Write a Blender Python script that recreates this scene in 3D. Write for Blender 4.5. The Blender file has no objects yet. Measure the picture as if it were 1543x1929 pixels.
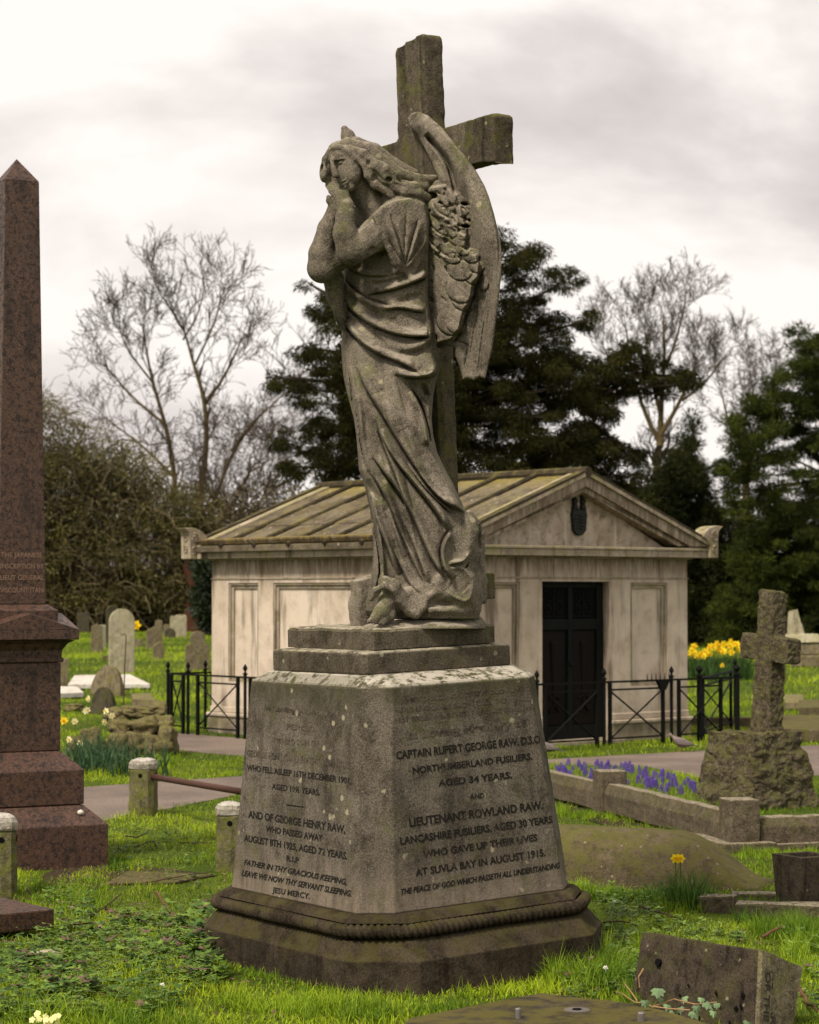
import bpy, math, random
import numpy as np
from mathutils import Vector, Matrix, Euler
R = math.radians
random.seed(7)
rng = np.random.default_rng(11)
scene = bpy.context.scene
COL = scene.collection

# ---------------------------------------------------------------- camera
FPX, CX, CY, HOR, EYE = 4300.0, 771.5, 964.5, 1114.0, 1.7
TH = math.atan((HOR - CY) / FPX)
cd = bpy.data.cameras.new('camera')
cam = bpy.data.objects.new('camera', cd)
COL.objects.link(cam)
cam.location = (0, 0, EYE)
cam.rotation_euler = (math.pi / 2 + TH, 0, 0)
cd.sensor_fit = 'VERTICAL'
cd.sensor_height = 36.0
cd.lens = 36.0 * FPX / 1929.0
cd.clip_start = 0.1
cd.clip_end = 3000
cd.dof.use_dof = True
cd.dof.focus_distance = 10.3
cd.dof.aperture_fstop = 6.3
scene.camera = cam

def G(px, py, z=0.0):
    """survey point: where the sight line through a photo pixel meets height z"""
    dx = (px - CX) / FPX; up = (CY - py) / FPX
    dy = math.cos(TH) - up * math.sin(TH); dz = math.sin(TH) + up * math.cos(TH)
    t = (z - EYE) / dz
    return Vector((dx * t, dy * t, z))

def W(px, py, Y):
    dx = (px - CX) / FPX; up = (CY - py) / FPX
    dy = math.cos(TH) - up * math.sin(TH); dz = math.sin(TH) + up * math.cos(TH)
    t = Y / dy
    return Vector((dx * t, Y, EYE + dz * t))

# ---------------------------------------------------------------- objects
def tag(o, label=None, cat=None, group=None, kind=None):
    if label: o['label'] = label
    if cat: o['category'] = cat
    if group: o['group'] = group
    if kind: o['kind'] = kind
    return o

def thing(name, label, cat, loc=(0, 0, 0), rz=0.0, group=None):
    o = bpy.data.objects.new(name, None)
    COL.objects.link(o)
    o.location = loc
    o.rotation_euler = (0, 0, rz)
    o.empty_display_size = .1
    return tag(o, label, cat, group)

def mesh_obj(name, V, Fc, mat, parent=None, smooth=False, bevel=0, loc=None, rz=None, segs=2):
    me = bpy.data.meshes.new(name)
    me.from_pydata([tuple(v) for v in V], [], [tuple(f) for f in Fc])
    me.validate()
    if mat is not None: me.materials.append(mat)
    if smooth:
        me.polygons.foreach_set('use_smooth', [True] * len(me.polygons))
    o = bpy.data.objects.new(name, me)
    COL.objects.link(o)
    if parent is not None: o.parent = parent
    if loc is not None: o.location = loc
    if rz is not None: o.rotation_euler = (0, 0, rz)
    if bevel:
        m = o.modifiers.new('bevel', 'BEVEL'); m.width = bevel; m.segments = segs
        m.limit_method = 'ANGLE'; m.angle_limit = R(25)
    return o

def np_mesh(name, V, F, mat, parent=None, smooth=False, col=None):
    """fast mesh from arrays; F is (n,3) or (n,4); col is per-vertex rgb"""
    V = np.asarray(V, np.float32); F = np.asarray(F, np.int32)
    me = bpy.data.meshes.new(name)
    k = F.shape[1]
    me.vertices.add(len(V)); me.vertices.foreach_set('co', V.ravel())
    me.loops.add(F.size); me.loops.foreach_set('vertex_index', F.ravel())
    me.polygons.add(len(F))
    me.polygons.foreach_set('loop_start', np.arange(0, F.size, k, dtype=np.int32))
    me.polygons.foreach_set('loop_total', np.full(len(F), k, np.int32))
    me.update(calc_edges=True)
    me.polygons.foreach_set('use_smooth', np.full(len(F), bool(smooth)))
    if col is not None:
        a = me.color_attributes.new('tint', 'FLOAT_COLOR', 'POINT')
        c = np.ones((len(V), 4), np.float32); c[:, :3] = col
        a.data.foreach_set('color', c.ravel())
    if mat is not None: me.materials.append(mat)
    o = bpy.data.objects.new(name, me)
    COL.objects.link(o)
    if parent is not None: o.parent = parent
    return o

class MB:
    def __init__(s): s.V = []; s.F = []
    def add(s, V, F):
        n = len(s.V); s.V += [tuple(v) for v in V]; s.F += [tuple(i + n for i in f) for f in F]
    def box(s, x0, x1, y0, y1, z0, z1):
        s.add([(x0,y0,z0),(x1,y0,z0),(x1,y1,z0),(x0,y1,z0),(x0,y0,z1),(x1,y0,z1),(x1,y1,z1),(x0,y1,z1)],
              [(0,3,2,1),(4,5,6,7),(0,1,5,4),(1,2,6,5),(2,3,7,6),(3,0,4,7)])
    def hexa(s, P):
        s.add(P, [(0,3,2,1),(4,5,6,7),(0,1,5,4),(1,2,6,5),(2,3,7,6),(3,0,4,7)])
    def loft(s, rings, cap=True):
        """rings: list of equal-length point loops, counter-clockwise seen from above, bottom first"""
        n = len(rings[0]); b = len(s.V)
        for r in rings: s.V += [tuple(p) for p in r]
        for i in range(len(rings) - 1):
            for j in range(n):
                k = (j + 1) % n
                s.F.append((b + i*n + j, b + i*n + k, b + (i+1)*n + k, b + (i+1)*n + j))
        if cap:
            s.F.append(tuple(b + j for j in reversed(range(n))))
            s.F.append(tuple(b + (len(rings)-1)*n + j for j in range(n)))
    def prism(s, poly, axis, a, b):
        """poly: 2-D outline in the two other axes"""
        def P(p, t):
            if axis == 'y': return (p[0], t, p[1])
            if axis == 'x': return (t, p[0], p[1])
            return (p[0], p[1], t)
        n = len(poly); k = len(s.V)
        s.V += [P(p, a) for p in poly] + [P(p, b) for p in poly]
        s.F.append(tuple(range(k, k + n))); s.F.append(tuple(k + n + i for i in reversed(range(n))))
        for i in range(n):
            j = (i + 1) % n
            s.F.append((k + i, k + n + i, k + n + j, k + j))
    def tube(s, pts, r, n=6, cap=True):
        pts = [Vector(p) for p in pts]
        if not hasattr(r, '__len__'): r = [r] * len(pts)
        rings = []
        up = Vector((0, 0, 1))
        for i, p in enumerate(pts):
            t = (pts[min(i+1, len(pts)-1)] - pts[max(i-1, 0)])
            t = t.normalized() if t.length > 1e-9 else Vector((0, 0, 1))
            if abs(t.dot(up)) > .95: a = t.cross(Vector((1, 0, 0)))
            else: a = t.cross(up)
            a.normalize(); b = a.cross(t)
            rings.append([p + (a * math.cos(q) + b * -math.sin(q)) * r[i] for q in [2*math.pi*j/n for j in range(n)]])
        s.loft(rings, cap)
    def lathe(s, prof, n=16, c=(0, 0)):
        s.loft([[(c[0] + r*math.cos(2*math.pi*j/n), c[1] + r*math.sin(2*math.pi*j/n), z) for j in range(n)] for r, z in prof])
    def obj(s, name, mat, parent=None, **k): return mesh_obj(name, s.V, s.F, mat, parent, **k)

def fix_normals(o):
    import bmesh
    bm = bmesh.new(); bm.from_mesh(o.data)
    bmesh.ops.recalc_face_normals(bm, faces=bm.faces)
    bm.to_mesh(o.data); bm.free(); return o

def roughen(o, amp, scale=6.0, cuts=0, seed=0):
    """weather a mesh: subdivide and push its vertices about with smooth noise"""
    import bmesh
    from mathutils import noise
    bm = bmesh.new(); bm.from_mesh(o.data)
    if cuts: bmesh.ops.subdivide_edges(bm, edges=bm.edges[:], cuts=cuts, use_grid_fill=True)
    bm.normal_update()
    off = Vector((seed * 3.1, seed * 1.7, seed * .9))
    for v in bm.verts:
        q = v.co * scale + off
        v.co += Vector((noise.noise(q), noise.noise(q + Vector((9, 3, 1))), noise.noise(q + Vector((4, 8, 5))))) * amp
        v.co += v.normal * amp * noise.noise(q * 3.1) * .5
    bm.to_mesh(o.data); bm.free(); return o

def copy_tree(o, parent=None):
    c = o.copy(); COL.objects.link(c)
    if parent is not None: c.parent = parent
    for ch in list(o.children): copy_tree(ch, c)
    return c

def text_mesh(name, body, mat, parent, origin, xdir, ydir, width, height, extrude=.0012, shear=0.0, bold=0.0, gothic=False):
    """raised letters: baseline starts at origin, runs along xdir for width metres"""
    cu = bpy.data.curves.new(name, 'FONT')
    cu.body = body; cu.size = 1.0; cu.shear = shear; cu.offset = bold; cu.resolution_u = 3
    cu.extrude = 0.0
    o = bpy.data.objects.new(name, cu); COL.objects.link(o)
    dg = bpy.context.evaluated_depsgraph_get()
    me = o.to_mesh()
    V = [v.co.copy() for v in me.vertices]; F = [tuple(p.vertices) for p in me.polygons]
    o.to_mesh_clear(); bpy.data.objects.remove(o); bpy.data.curves.remove(cu)
    if not V: return [], []
    x0 = min(v.x for v in V); x1 = max(v.x for v in V); H = .7
    n = xdir.cross(ydir).normalized()
    out = [origin + xdir * ((v.x - x0) / (x1 - x0) * width) + ydir * (v.y / H * height) + n * extrude for v in V]
    return out, F

def clean(o):
    return o
# ---------------------------------------------------------------- materials
class NT:
    def __init__(s, name):
        s.m = bpy.data.materials.new(name); s.m.use_nodes = True
        s.t = s.m.node_tree; s.b = s.t.nodes['Principled BSDF']
        s.tc = s.n('ShaderNodeTexCoord')
        s.pos = s.tc.outputs['Object']
    def n(s, ty, **k):
        x = s.t.nodes.new(ty)
        for a, v in k.items(): setattr(x, a, v)
        return x
    def l(s, a, b): s.t.links.new(a, b)
    def setin(s, node, key, v):
        if hasattr(v, 'is_linked') or isinstance(v, bpy.types.NodeSocket): s.l(v, node.inputs[key])
        else: node.inputs[key].default_value = v
    def mapp(s, scale=(1, 1, 1), loc=(0, 0, 0)):
        m = s.n('ShaderNodeMapping'); s.l(s.pos, m.inputs[0])
        m.inputs['Scale'].default_value = scale; m.inputs['Location'].default_value = loc
        return m.outputs[0]
    def noise(s, scale, detail=5, rough=.6, vec=None, dist=0.0):
        x = s.n('ShaderNodeTexNoise'); s.l(vec if vec is not None else s.pos, x.inputs['Vector'])
        x.inputs['Scale'].default_value = scale; x.inputs['Detail'].default_value = detail
        x.inputs['Roughness'].default_value = rough; x.inputs['Distortion'].default_value = dist
        return x.outputs['Fac']
    def vor(s, scale, vec=None, feature='F1', rand=1.0):
        x = s.n('ShaderNodeTexVoronoi', feature=feature); s.l(vec if vec is not None else s.pos, x.inputs['Vector'])
        x.inputs['Scale'].default_value = scale; x.inputs['Randomness'].default_value = rand
        return x.outputs['Distance']
    def ramp(s, f, a, b, lo=0.0, hi=1.0):
        x = s.n('ShaderNodeMapRange'); x.interpolation_type = 'SMOOTHSTEP'
        s.l(f, x.inputs[0]); x.inputs[1].default_value = a; x.inputs[2].default_value = b
        x.inputs[3].default_value = lo; x.inputs[4].default_value = hi
        return x.outputs[0]
    def mix(s, f, a, b, mode='MIX'):
        x = s.n('ShaderNodeMix', data_type='RGBA', blend_type=mode)
        s.setin(x, 0, f)
        for i, v in ((6, a), (7, b)):
            if isinstance(v, (tuple, list)): x.inputs[i].default_value = (*v[:3], 1)
            else: s.l(v, x.inputs[i])
        return x.outputs[2]
    def math(s, op, a, b=0.0):
        x = s.n('ShaderNodeMath', operation=op); s.setin(x, 0, a); s.setin(x, 1, b); return x.outputs[0]
    def upness(s, lo=.3, hi=.9):
        g = s.n('ShaderNodeNewGeometry'); sp = s.n('ShaderNodeSeparateXYZ'); s.l(g.outputs['Normal'], sp.inputs[0])
        return s.ramp(sp.outputs[2], lo, hi)
    def z(s):
        sp = s.n('ShaderNodeSeparateXYZ'); s.l(s.pos, sp.inputs[0]); return sp.outputs[2]
    def bump(s, h, dist=.01, strength=1.0):
        x = s.n('ShaderNodeBump'); s.l(h, x.inputs['Height']); x.inputs['Distance'].default_value = dist
        x.inputs['Strength'].default_value = strength
        s.l(x.outputs[0], s.b.inputs['Normal'])
    def done(s, col, rough=.9, spec=.25):
        if isinstance(col, (tuple, list)): s.b.inputs['Base Color'].default_value = (*col[:3], 1)
        else: s.l(col, s.b.inputs['Base Color'])
        s.setin(s.b, 'Roughness', rough)
        s.b.inputs['Specular IOR Level'].default_value = spec
        return s.m

def stone(name, c1, c2, dark, scale=1.0,  moss=None, moss_amt=.3, lichen=None, top=None, streak=.5,
          speck=.35, bump=.004, bscale=60, world=False, white=None, green_lo=.5, blotch=.7, zb=()):
    if c1[0] < .3: c1, c2, dark = tuple(x*.90 for x in c1), tuple(x*.84 for x in c2), tuple(x*.7 for x in dark)
    t = NT(name)
    if world:
        g = t.n('ShaderNodeNewGeometry'); t.pos = g.outputs['Position']
    big = t.noise(2.2 * scale, 6, .65)
    col = t.mix(t.ramp(big, .35, .65), c1, c2)
    mid = t.noise(9 * scale, 6, .7, dist=.3)
    col = t.mix(t.math('MULTIPLY', t.ramp(mid, .45, .7), blotch), col, dark)
    sv = t.mapp((7, 7, .9))
    st = t.noise(1.6 * scale, 5, .6, vec=sv)
    col = t.mix(t.math('MULTIPLY', t.ramp(st, .5, .72), streak), col, dark)
    if white:
        st2 = t.noise(1.3 * scale, 6, .62, vec=t.mapp((5, 5, .8), (4, 2, 7)))
        col = t.mix(t.math('MULTIPLY', t.ramp(st2, .54, .7), .6), col, white)
    fine = t.noise(bscale * 2.2, 3, .7)
    col = t.mix(t.ramp(fine, .36, .6, speck, 0), col, tuple(x * .35 for x in dark))
    fine2 = t.noise(bscale * 3.1, 2, .6, vec=t.mapp((1, 1, 1), (7, 1, 3)))
    col = t.mix(t.ramp(fine2, .56, .75, 0, speck), col, tuple(min(1, x * 1.7) for x in c1))
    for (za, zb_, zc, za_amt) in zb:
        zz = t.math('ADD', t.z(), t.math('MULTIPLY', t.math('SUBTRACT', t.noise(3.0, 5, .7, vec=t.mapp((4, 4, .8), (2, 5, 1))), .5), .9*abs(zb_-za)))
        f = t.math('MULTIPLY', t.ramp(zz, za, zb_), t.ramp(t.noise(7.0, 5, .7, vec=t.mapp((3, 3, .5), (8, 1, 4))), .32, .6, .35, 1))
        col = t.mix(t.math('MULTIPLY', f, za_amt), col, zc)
    if moss:
        mm = t.noise(4.5 * scale, 6, .7, vec=t.mapp((1, 1, 1), (3, 9, 2)))
        up = t.upness(-.3, .8)
        f = t.math('MULTIPLY', t.ramp(t.math('ADD', mm, t.math('MULTIPLY', up, .16)), green_lo, green_lo + .2), moss_amt)
        col = t.mix(f, col, moss)
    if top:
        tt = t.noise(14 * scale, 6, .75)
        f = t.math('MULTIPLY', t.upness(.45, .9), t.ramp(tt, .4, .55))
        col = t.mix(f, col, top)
    if lichen:
        v = t.vor(11 * scale, vec=None)
        nz = t.noise(6 * scale, 4, .6, vec=t.mapp((1, 1, 1), (1, 5, 8)))
        v2 = t.math('ADD', v, t.math('MULTIPLY', t.noise(50, 3, .7), .25))
        f = t.math('MULTIPLY', t.ramp(v2, .26, .34, 1, 0), t.ramp(nz, .53, .6))
        col = t.mix(t.math('MULTIPLY', f, .75), col, lichen)
    h = t.math('ADD', t.noise(bscale, 6, .75), t.math('MULTIPLY', mid, .8))
    t.bump(h, bump)
    return t.done(col, .95, .06)

def simple(name, c, rough=.8, spec=.3, metal=0.0, var=.35, scale=20, bump=0.0):
    t = NT(name)
    n = t.noise(scale, 5, .7)
    col = t.mix(t.ramp(n, .35, .65, 0, var), c, tuple(x * .45 for x in c))
    t.b.inputs['Metallic'].default_value = metal
    if bump: t.bump(n, bump)
    return t.done(col, rough, spec)

def tinted(name, rough=.6, spec=.25, trans=0.25):
    """leaf / blade: colour comes from the mesh's own tint attribute"""
    t = NT(name)
    a = t.n('ShaderNodeAttribute', attribute_name='tint')
    nz = t.noise(3.0, 4, .6)
    col = t.mix(t.ramp(nz, .35, .65, .0, .35), a.outputs['Color'], (.05, .06, .01), 'MULTIPLY')
    col = a.outputs['Color']
    t.done(col, rough, spec)
    if trans:
        tr = t.n('ShaderNodeBsdfTranslucent'); t.l(a.outputs['Color'], tr.inputs[0])
        ms = t.n('ShaderNodeMixShader'); ms.inputs[0].default_value = trans
        t.l(t.b.outputs[0], ms.inputs[1]); t.l(tr.outputs[0], ms.inputs[2])
        t.l(ms.outputs[0], t.t.nodes['Material Output'].inputs[0])
    return t.m

M = {}
M['angel'] = stone('weathered carved stone', (.285, .243, .188), (.18, .153, .118), (.048, .039, .028), 1.1,
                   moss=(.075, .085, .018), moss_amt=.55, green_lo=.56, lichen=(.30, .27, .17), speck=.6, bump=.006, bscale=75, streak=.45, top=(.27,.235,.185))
M['cross'] = stone('dark streaked cross stone', (.125, .103, .075), (.078, .063, .044), (.028, .023, .016), 1.6,
                   moss=(.10, .10, .022), moss_amt=.6, green_lo=.5, lichen=(.25, .24, .11), speck=.55, streak=.8, bump=.005, white=(.19, .165, .12))
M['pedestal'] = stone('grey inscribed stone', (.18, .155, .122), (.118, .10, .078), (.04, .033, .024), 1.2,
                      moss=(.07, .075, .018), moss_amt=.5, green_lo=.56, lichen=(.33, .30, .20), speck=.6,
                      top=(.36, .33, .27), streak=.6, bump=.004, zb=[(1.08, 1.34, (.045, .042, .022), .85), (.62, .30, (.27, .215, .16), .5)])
M['plinth'] = stone('dark mossy plinth stone', (.075, .058, .040), (.045, .035, .023), (.013, .010, .006), 1.3,
                    moss=(.06, .055, .014), moss_amt=.5, green_lo=.56, speck=.5, streak=.7, bump=.006)
M['slab'] = stone('statue slab stone', (.145, .122, .09), (.092, .076, .055), (.032, .026, .018), 1.4,
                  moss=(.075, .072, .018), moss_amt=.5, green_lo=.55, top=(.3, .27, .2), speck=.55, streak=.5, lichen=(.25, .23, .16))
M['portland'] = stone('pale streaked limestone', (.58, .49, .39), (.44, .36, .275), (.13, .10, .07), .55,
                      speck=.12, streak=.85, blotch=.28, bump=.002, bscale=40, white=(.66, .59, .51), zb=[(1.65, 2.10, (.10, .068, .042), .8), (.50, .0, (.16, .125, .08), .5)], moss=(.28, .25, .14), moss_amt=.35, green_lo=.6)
M['tympanum'] = stone('stained tympanum stone', (.50, .42, .335), (.34, .27, .205), (.13, .09, .06), 1.1,
                      speck=.15, streak=.15, blotch=.75, bump=.002, bscale=40, white=(.6, .53, .45))
M['portland_dirty'] = stone('stained cornice limestone', (.38, .32, .24), (.27, .22, .16), (.085, .066, .045), .8,
                            speck=.25, streak=.9, blotch=.5, bump=.003, bscale=40, white=(.5, .44, .36), moss=(.2, .19, .05), moss_amt=.5, green_lo=.5)
M['roof'] = stone('lichen covered stone roof', (.20, .165, .115), (.115, .093, .063), (.045, .034, .022), 1.2,
                  speck=.4, streak=.2, bump=.008, bscale=30, zb=[(2.80, 3.06, (.32, .26, .03), .5)], moss=(.20, .17, .045), moss_amt=.35, green_lo=.60, lichen=(.5, .47, .40))
M['roof_rib'] = stone('shadow toned stone roof rib', (.075, .06, .04), (.05, .04, .026), (.025, .02, .013), 1.5,  # brown stone, deepened so the colour carries the shadow lines at the ribs
                  speck=.3, streak=.2, bump=.008, bscale=30, moss=(.19, .17, .035), moss_amt=.35, green_lo=.58)
M['gutter'] = stone('stained gutter stone', (.20, .145, .085), (.11, .08, .05), (.03, .023, .016), 1.6,
                  speck=.3, streak=.8, bump=.004, bscale=30, moss=(.22, .17, .03), moss_amt=.6, green_lo=.5, white=(.35, .29, .21))
M['rough'] = stone('rock faced granite', (.18, .15, .10), (.115, .093, .06), (.045, .036, .022), 2.5,
                   speck=.5, streak=.3, bump=.03, bscale=22, moss=(.10, .10, .025), moss_amt=.6, green_lo=.5, lichen=(.28, .25, .16))
M['kerb'] = stone('brown kerb stone', (.18, .145, .10), (.13, .105, .07), (.055, .044, .03), 2.5,
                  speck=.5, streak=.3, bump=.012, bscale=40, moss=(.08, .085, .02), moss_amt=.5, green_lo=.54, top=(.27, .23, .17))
M['coped'] = stone('mossy coped stone', (.16, .125, .08), (.115, .09, .055), (.06, .048, .03), 2.0,
                   speck=.45, streak=.2, bump=.01, bscale=50, moss=(.10, .10, .02), moss_amt=.6, green_lo=.5, lichen=(.25, .22, .15))
M['bollard'] = stone('mossy bollard stone', (.20, .18, .10), (.13, .115, .06), (.05, .045, .022), 3.0,
                     speck=.4, streak=.6, bump=.008, bscale=50, moss=(.13, .14, .025), moss_amt=.8, green_lo=.45)
M['bollard_cap'] = stone('bleached bollard cap', (.42, .39, .33), (.30, .27, .21), (.09, .075, .05), 4.0,
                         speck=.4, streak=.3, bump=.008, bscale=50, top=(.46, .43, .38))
M['broken'] = stone('dark broken stone', (.085, .066, .048), (.055, .043, .032), (.02, .016, .012), 2.2,
                    speck=.5, streak=.9, bump=.008, bscale=50, lichen=(.26, .23, .15), moss=(.07, .07, .02), moss_amt=.4)
M['lettered'] = stone('lichened lettered stone', (.25, .21, .14), (.16, .135, .09), (.05, .04, .025), 3.0,
                    speck=.5, streak=.4, bump=.008, bscale=50, lichen=(.3, .28, .15), moss=(.12, .12, .03), moss_amt=.5)
M['ledger'] = stone('mossy ledger stone', (.075, .062, .044), (.05, .042, .03), (.03, .025, .018), 2.0,
                    speck=.45, streak=.1, bump=.004, bscale=60, moss=(.11, .095, .022), moss_amt=.6, green_lo=.52)
M['rock'] = stone('yellow brown rockery stone', (.24, .20, .11), (.17, .135, .075), (.05, .038, .02), 3.0,
                  speck=.4, streak=.1, bump=.03, bscale=14, moss=(.16, .15, .04), moss_amt=.55, green_lo=.5, lichen=(.4, .37, .25))
M['head_pale'] = stone('pale headstone', (.42, .38, .27), (.33, .29, .20), (.14, .12, .08), 1.0,
                       speck=.15, streak=.6, bump=.003, moss=(.2, .2, .07), moss_amt=.4, white=(.5, .46, .36))
M['head_mid'] = stone('brown headstone', (.24, .20, .13), (.17, .14, .09), (.07, .056, .034), 1.5,
                      speck=.3, streak=.7, bump=.004, moss=(.16, .15, .035), moss_amt=.5, green_lo=.5)
M['head_dark'] = stone('dark headstone', (.10, .085, .06), (.07, .058, .04), (.03, .025, .016), 1.5,
                       speck=.3, streak=.7, bump=.004, moss=(.08, .085, .025), moss_amt=.6, green_lo=.5)
M['ledger_white'] = stone('white ledger', (.62, .58, .52), (.5, .46, .40), (.2, .17, .13), 1.0, speck=.1, streak=.2, bump=.002)

def granite(name, base, hi, dark, rough=.35, scale=1.0):
    t = NT(name)
    f = t.noise(120 * scale, 3, .8)
    col = t.mix(t.ramp(f, .40, .60), base, hi)
    v = t.vor(150 * scale)
    col = t.mix(t.ramp(v, .15, .5, .55, 0), col, dark)
    st = t.noise(3.0, 7, .75, vec=t.mapp((2.2, 2.2, .5)))
    col = t.mix(t.ramp(st, .50, .68, 0, .75), col, dark)
    bl = t.noise(34.0, 5, .8)
    col = t.mix(t.ramp(bl, .48, .60, 0, .8), col, tuple(x * .6 for x in dark))
    t.bump(t.noise(90, 3, .6), .0015)
    r = t.ramp(bl, .4, .7, rough, rough + .35)
    return t.done(col, r, .4)
M['granite'] = granite('red granite', (.040, .021, .013), (.112, .058, .036), (.006, .004, .003), .45)
M['granite_pale'] = granite('pink granite', (.044, .022, .014), (.118, .060, .038), (.008, .005, .004), .40)
M['letter_dark'] = None
def lettering(name, c, stonec, lo=.45, hi=.6, amt=.6):
    t = NT(name)
    n = t.math('ADD', t.math('MULTIPLY', t.noise(70, 4, .8), .55), t.math('MULTIPLY', t.noise(7, 4, .7), .45))
    col = t.mix(t.ramp(n, lo, hi, 0, amt), c, stonec)
    return t.done(col, .8, .2)
M['lead'] = lettering('lead lettering', (.008, .007, .005), (.11, .09, .068), .52, .66, .6)
M['lead_worn'] = lettering('worn lettering', (.022, .018, .013), (.115, .092, .068), .40, .58, .9)
M['gilt'] = lettering('faded gilt lettering', (.21, .13, .09), (.07, .04, .026), .48, .66, .7)
M['carved'] = lettering('carved lettering', (.03, .025, .018), (.1, .085, .055), .5, .65, .5)
M['iron'] = simple('black painted iron', (.0035, .004, .003), .7, .12, 0, .4, 30)
M['bronze'] = simple('dark bronze door', (.0055, .0065, .0055), .7, .12, 0, .4, 12)
M['bronze_brown'] = simple('brown bronze panel', (.007, .0045, .003), .7, .12, 0, .4, 12)
M['void'] = simple('dark interior', (.004, .004, .004), .9, .1)
M['emblem'] = simple('green black bronze emblem', (.008, .010, .007), .6, .4, .2, .5, 25)
M['rust'] = simple('rusty iron', (.085, .035, .022), .7, .3, .2, .6, 40, .002)
M['metal'] = simple('grey steel pin', (.22, .2, .18), .5, .5, .6, .5, 60)
M['bark'] = simple('bark', (.12, .095, .05), .95, .1, 0, .6, 8, .01)
M['bark_green'] = simple('greenish bark', (.11, .082, .035), .95, .1, 0, .6, 4, .01)
M['bark_dark'] = simple('dark bark', (.035, .026, .017), .95, .1, 0, .6, 8, .01)
M['bark_grey'] = simple('grey twig bark', (.065, .048, .033), .95, .05, 0, .5, 4)
M['twig'] = simple('fallen twig', (.07, .045, .03), .9, .1, 0, .5, 30)
M['twig_red'] = simple('reddish stick', (.14, .07, .04), .9, .1, 0, .5, 30)
M['leaf'] = tinted('leaves', .55, .25, .2)
M['needle'] = tinted('evergreen needles', .8, .08, .10)
M['blade'] = tinted('grass blades', .6, .2, .35)
M['petal'] = tinted('petals', .6, .2, .3)
M['soil'] = simple('bare soil', (.05, .035, .022), 1, .1, 0, .6, 25, .02)
def ground_mat():
    t = NT('turf'); g = t.n('ShaderNodeNewGeometry'); t.pos = g.outputs['Position']
    a = t.noise(.55, 6, .7); b = t.noise(6, 6, .75); c = t.noise(45, 3, .8)
    col = t.mix(t.ramp(a, .35, .65), (.07, .115, .008), (.14, .19, .014))
    col = t.mix(t.ramp(b, .45, .7, 0, .75), col, (.035, .058, .008))
    col = t.mix(t.ramp(c, .42, .6, .6, 0), col, (.03, .045, .006))
    t.bump(t.math('ADD', b, t.math('MULTIPLY', c, .6)), .05)
    return t.done(col, .95, .1)
M['turf'] = ground_mat()
def path_mat():
    t = NT('worn asphalt'); g = t.n('ShaderNodeNewGeometry'); t.pos = g.outputs['Position']
    a = t.noise(.9, 6, .7); b = t.noise(70, 3, .8); v = t.vor(90)
    col = t.mix(t.ramp(a, .35, .65), (.20, .155, .125), (.13, .10, .082))
    col = t.mix(t.ramp(b, .45, .6, 0, .45), col, (.05, .04, .032))
    col = t.mix(t.ramp(v, .1, .35, .3, 0), col, (.3, .25, .2))
    t.bump(b, .006)
    return t.done(col, .9, .2)
M['path'] = path_mat()
# ---------------------------------------------------------------- angel monument
MX, MY = -0.0414, 10.587
mon = thing('angel_monument', 'tall weathered stone angel leaning on a cross above a grey inscribed pedestal', 'monument', (MX, MY, 0))
MROT = (Matrix.Rotation(0.0202, 4, 'X') @ Matrix.Rotation(-0.0330, 4, 'Y') @ Matrix.Rotation(R(90 - 56.03), 4, 'Z'))
mon.matrix_world = Matrix.Translation((MX, MY, 0)) @ MROT
MW = Matrix.Translation((MX, MY, 0)) @ MROT
MWI = MW.inverted()

def oct_ring(a, b, c, z):
    return [(-a+c, -b, z), (a-c, -b, z), (a, -b+c, z), (a, b-c, z), (a-c, b, z), (-a+c, b, z), (-a, b-c, z), (-a, -b+c, z)]

m = MB()
m.loft([oct_ring(*q) for q in [(.705,.855,.236,-.12), (.70,.852,.236,.166), (.684,.822,.224,.186), (.668,.795,.212,.214),
                                (.652,.772,.203,.240), (.630,.745,.196,.248), (.61,.72,.188,.250)]])
pl = m.obj('plinth', M['plinth'], mon, bevel=.004)
# fallen chips along the plinth edge
m = MB()
m.loft([oct_ring(*q) for q in [(.63,.735,.19,.252), (.625,.73,.185,.305), (.635,.735,.18,.309), (.625,.72,.17,.326), (.60,.688,.14,.3425)]])
m.obj('fillet', M['plinth'], mon, bevel=.005)

def rope():
    a, b, c, z, r = .650, .760, .19, .280, .029
    base = [Vector(p) for p in oct_ring(a, b, c, z)]
    pts = []
    n = len(base)
    for i in range(n):                         # rounded corners
        p0, p1, p2 = base[i-1], base[i], base[(i+1) % n]
        d0 = (p0 - p1).normalized() * .05; d1 = (p2 - p1).normalized() * .05
        for t in (0, .33, .66, 1):
            pts.append((p1 + d0) * (1-t)**2 + p1 * 2*t*(1-t) + (p1 + d1) * t*t)
    dense = []
    for i in range(len(pts)):
        p, q = pts[i], pts[(i+1) % len(pts)]
        k = max(1, int((q-p).length / .004))
        for j in range(k): dense.append(p.lerp(q, j / k))
    N = len(dense); S = 0; V = []; nn = 12
    for i, p in enumerate(dense):
        q = dense[(i+1) % N]; t = (q - dense[i-1]).normalized(); out = t.cross(Vector((0, 0, 1))); up = Vector((0, 0, 1))
        for j in range(nn):
            th = 2*math.pi*j/nn
            ph = S / .030 * 2*math.pi + th * 1.0
            rr = r * (.60 + .46 * abs(math.sin(ph / 2)) ** .55) * (1 + .06 * math.sin(S * 9))
            V.append(p + (out * math.cos(th) + up * math.sin(th)) * rr)
        S += (q - p).length
    F = [(i*nn + j, i*nn + (j+1) % nn, ((i+1) % N)*nn + (j+1) % nn, ((i+1) % N)*nn + j) for i in range(N) for j in range(nn)]
    o = np_mesh('rope_moulding', V, F, M['plinth'], mon, smooth=True); fix_normals(o)
rope()

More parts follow.
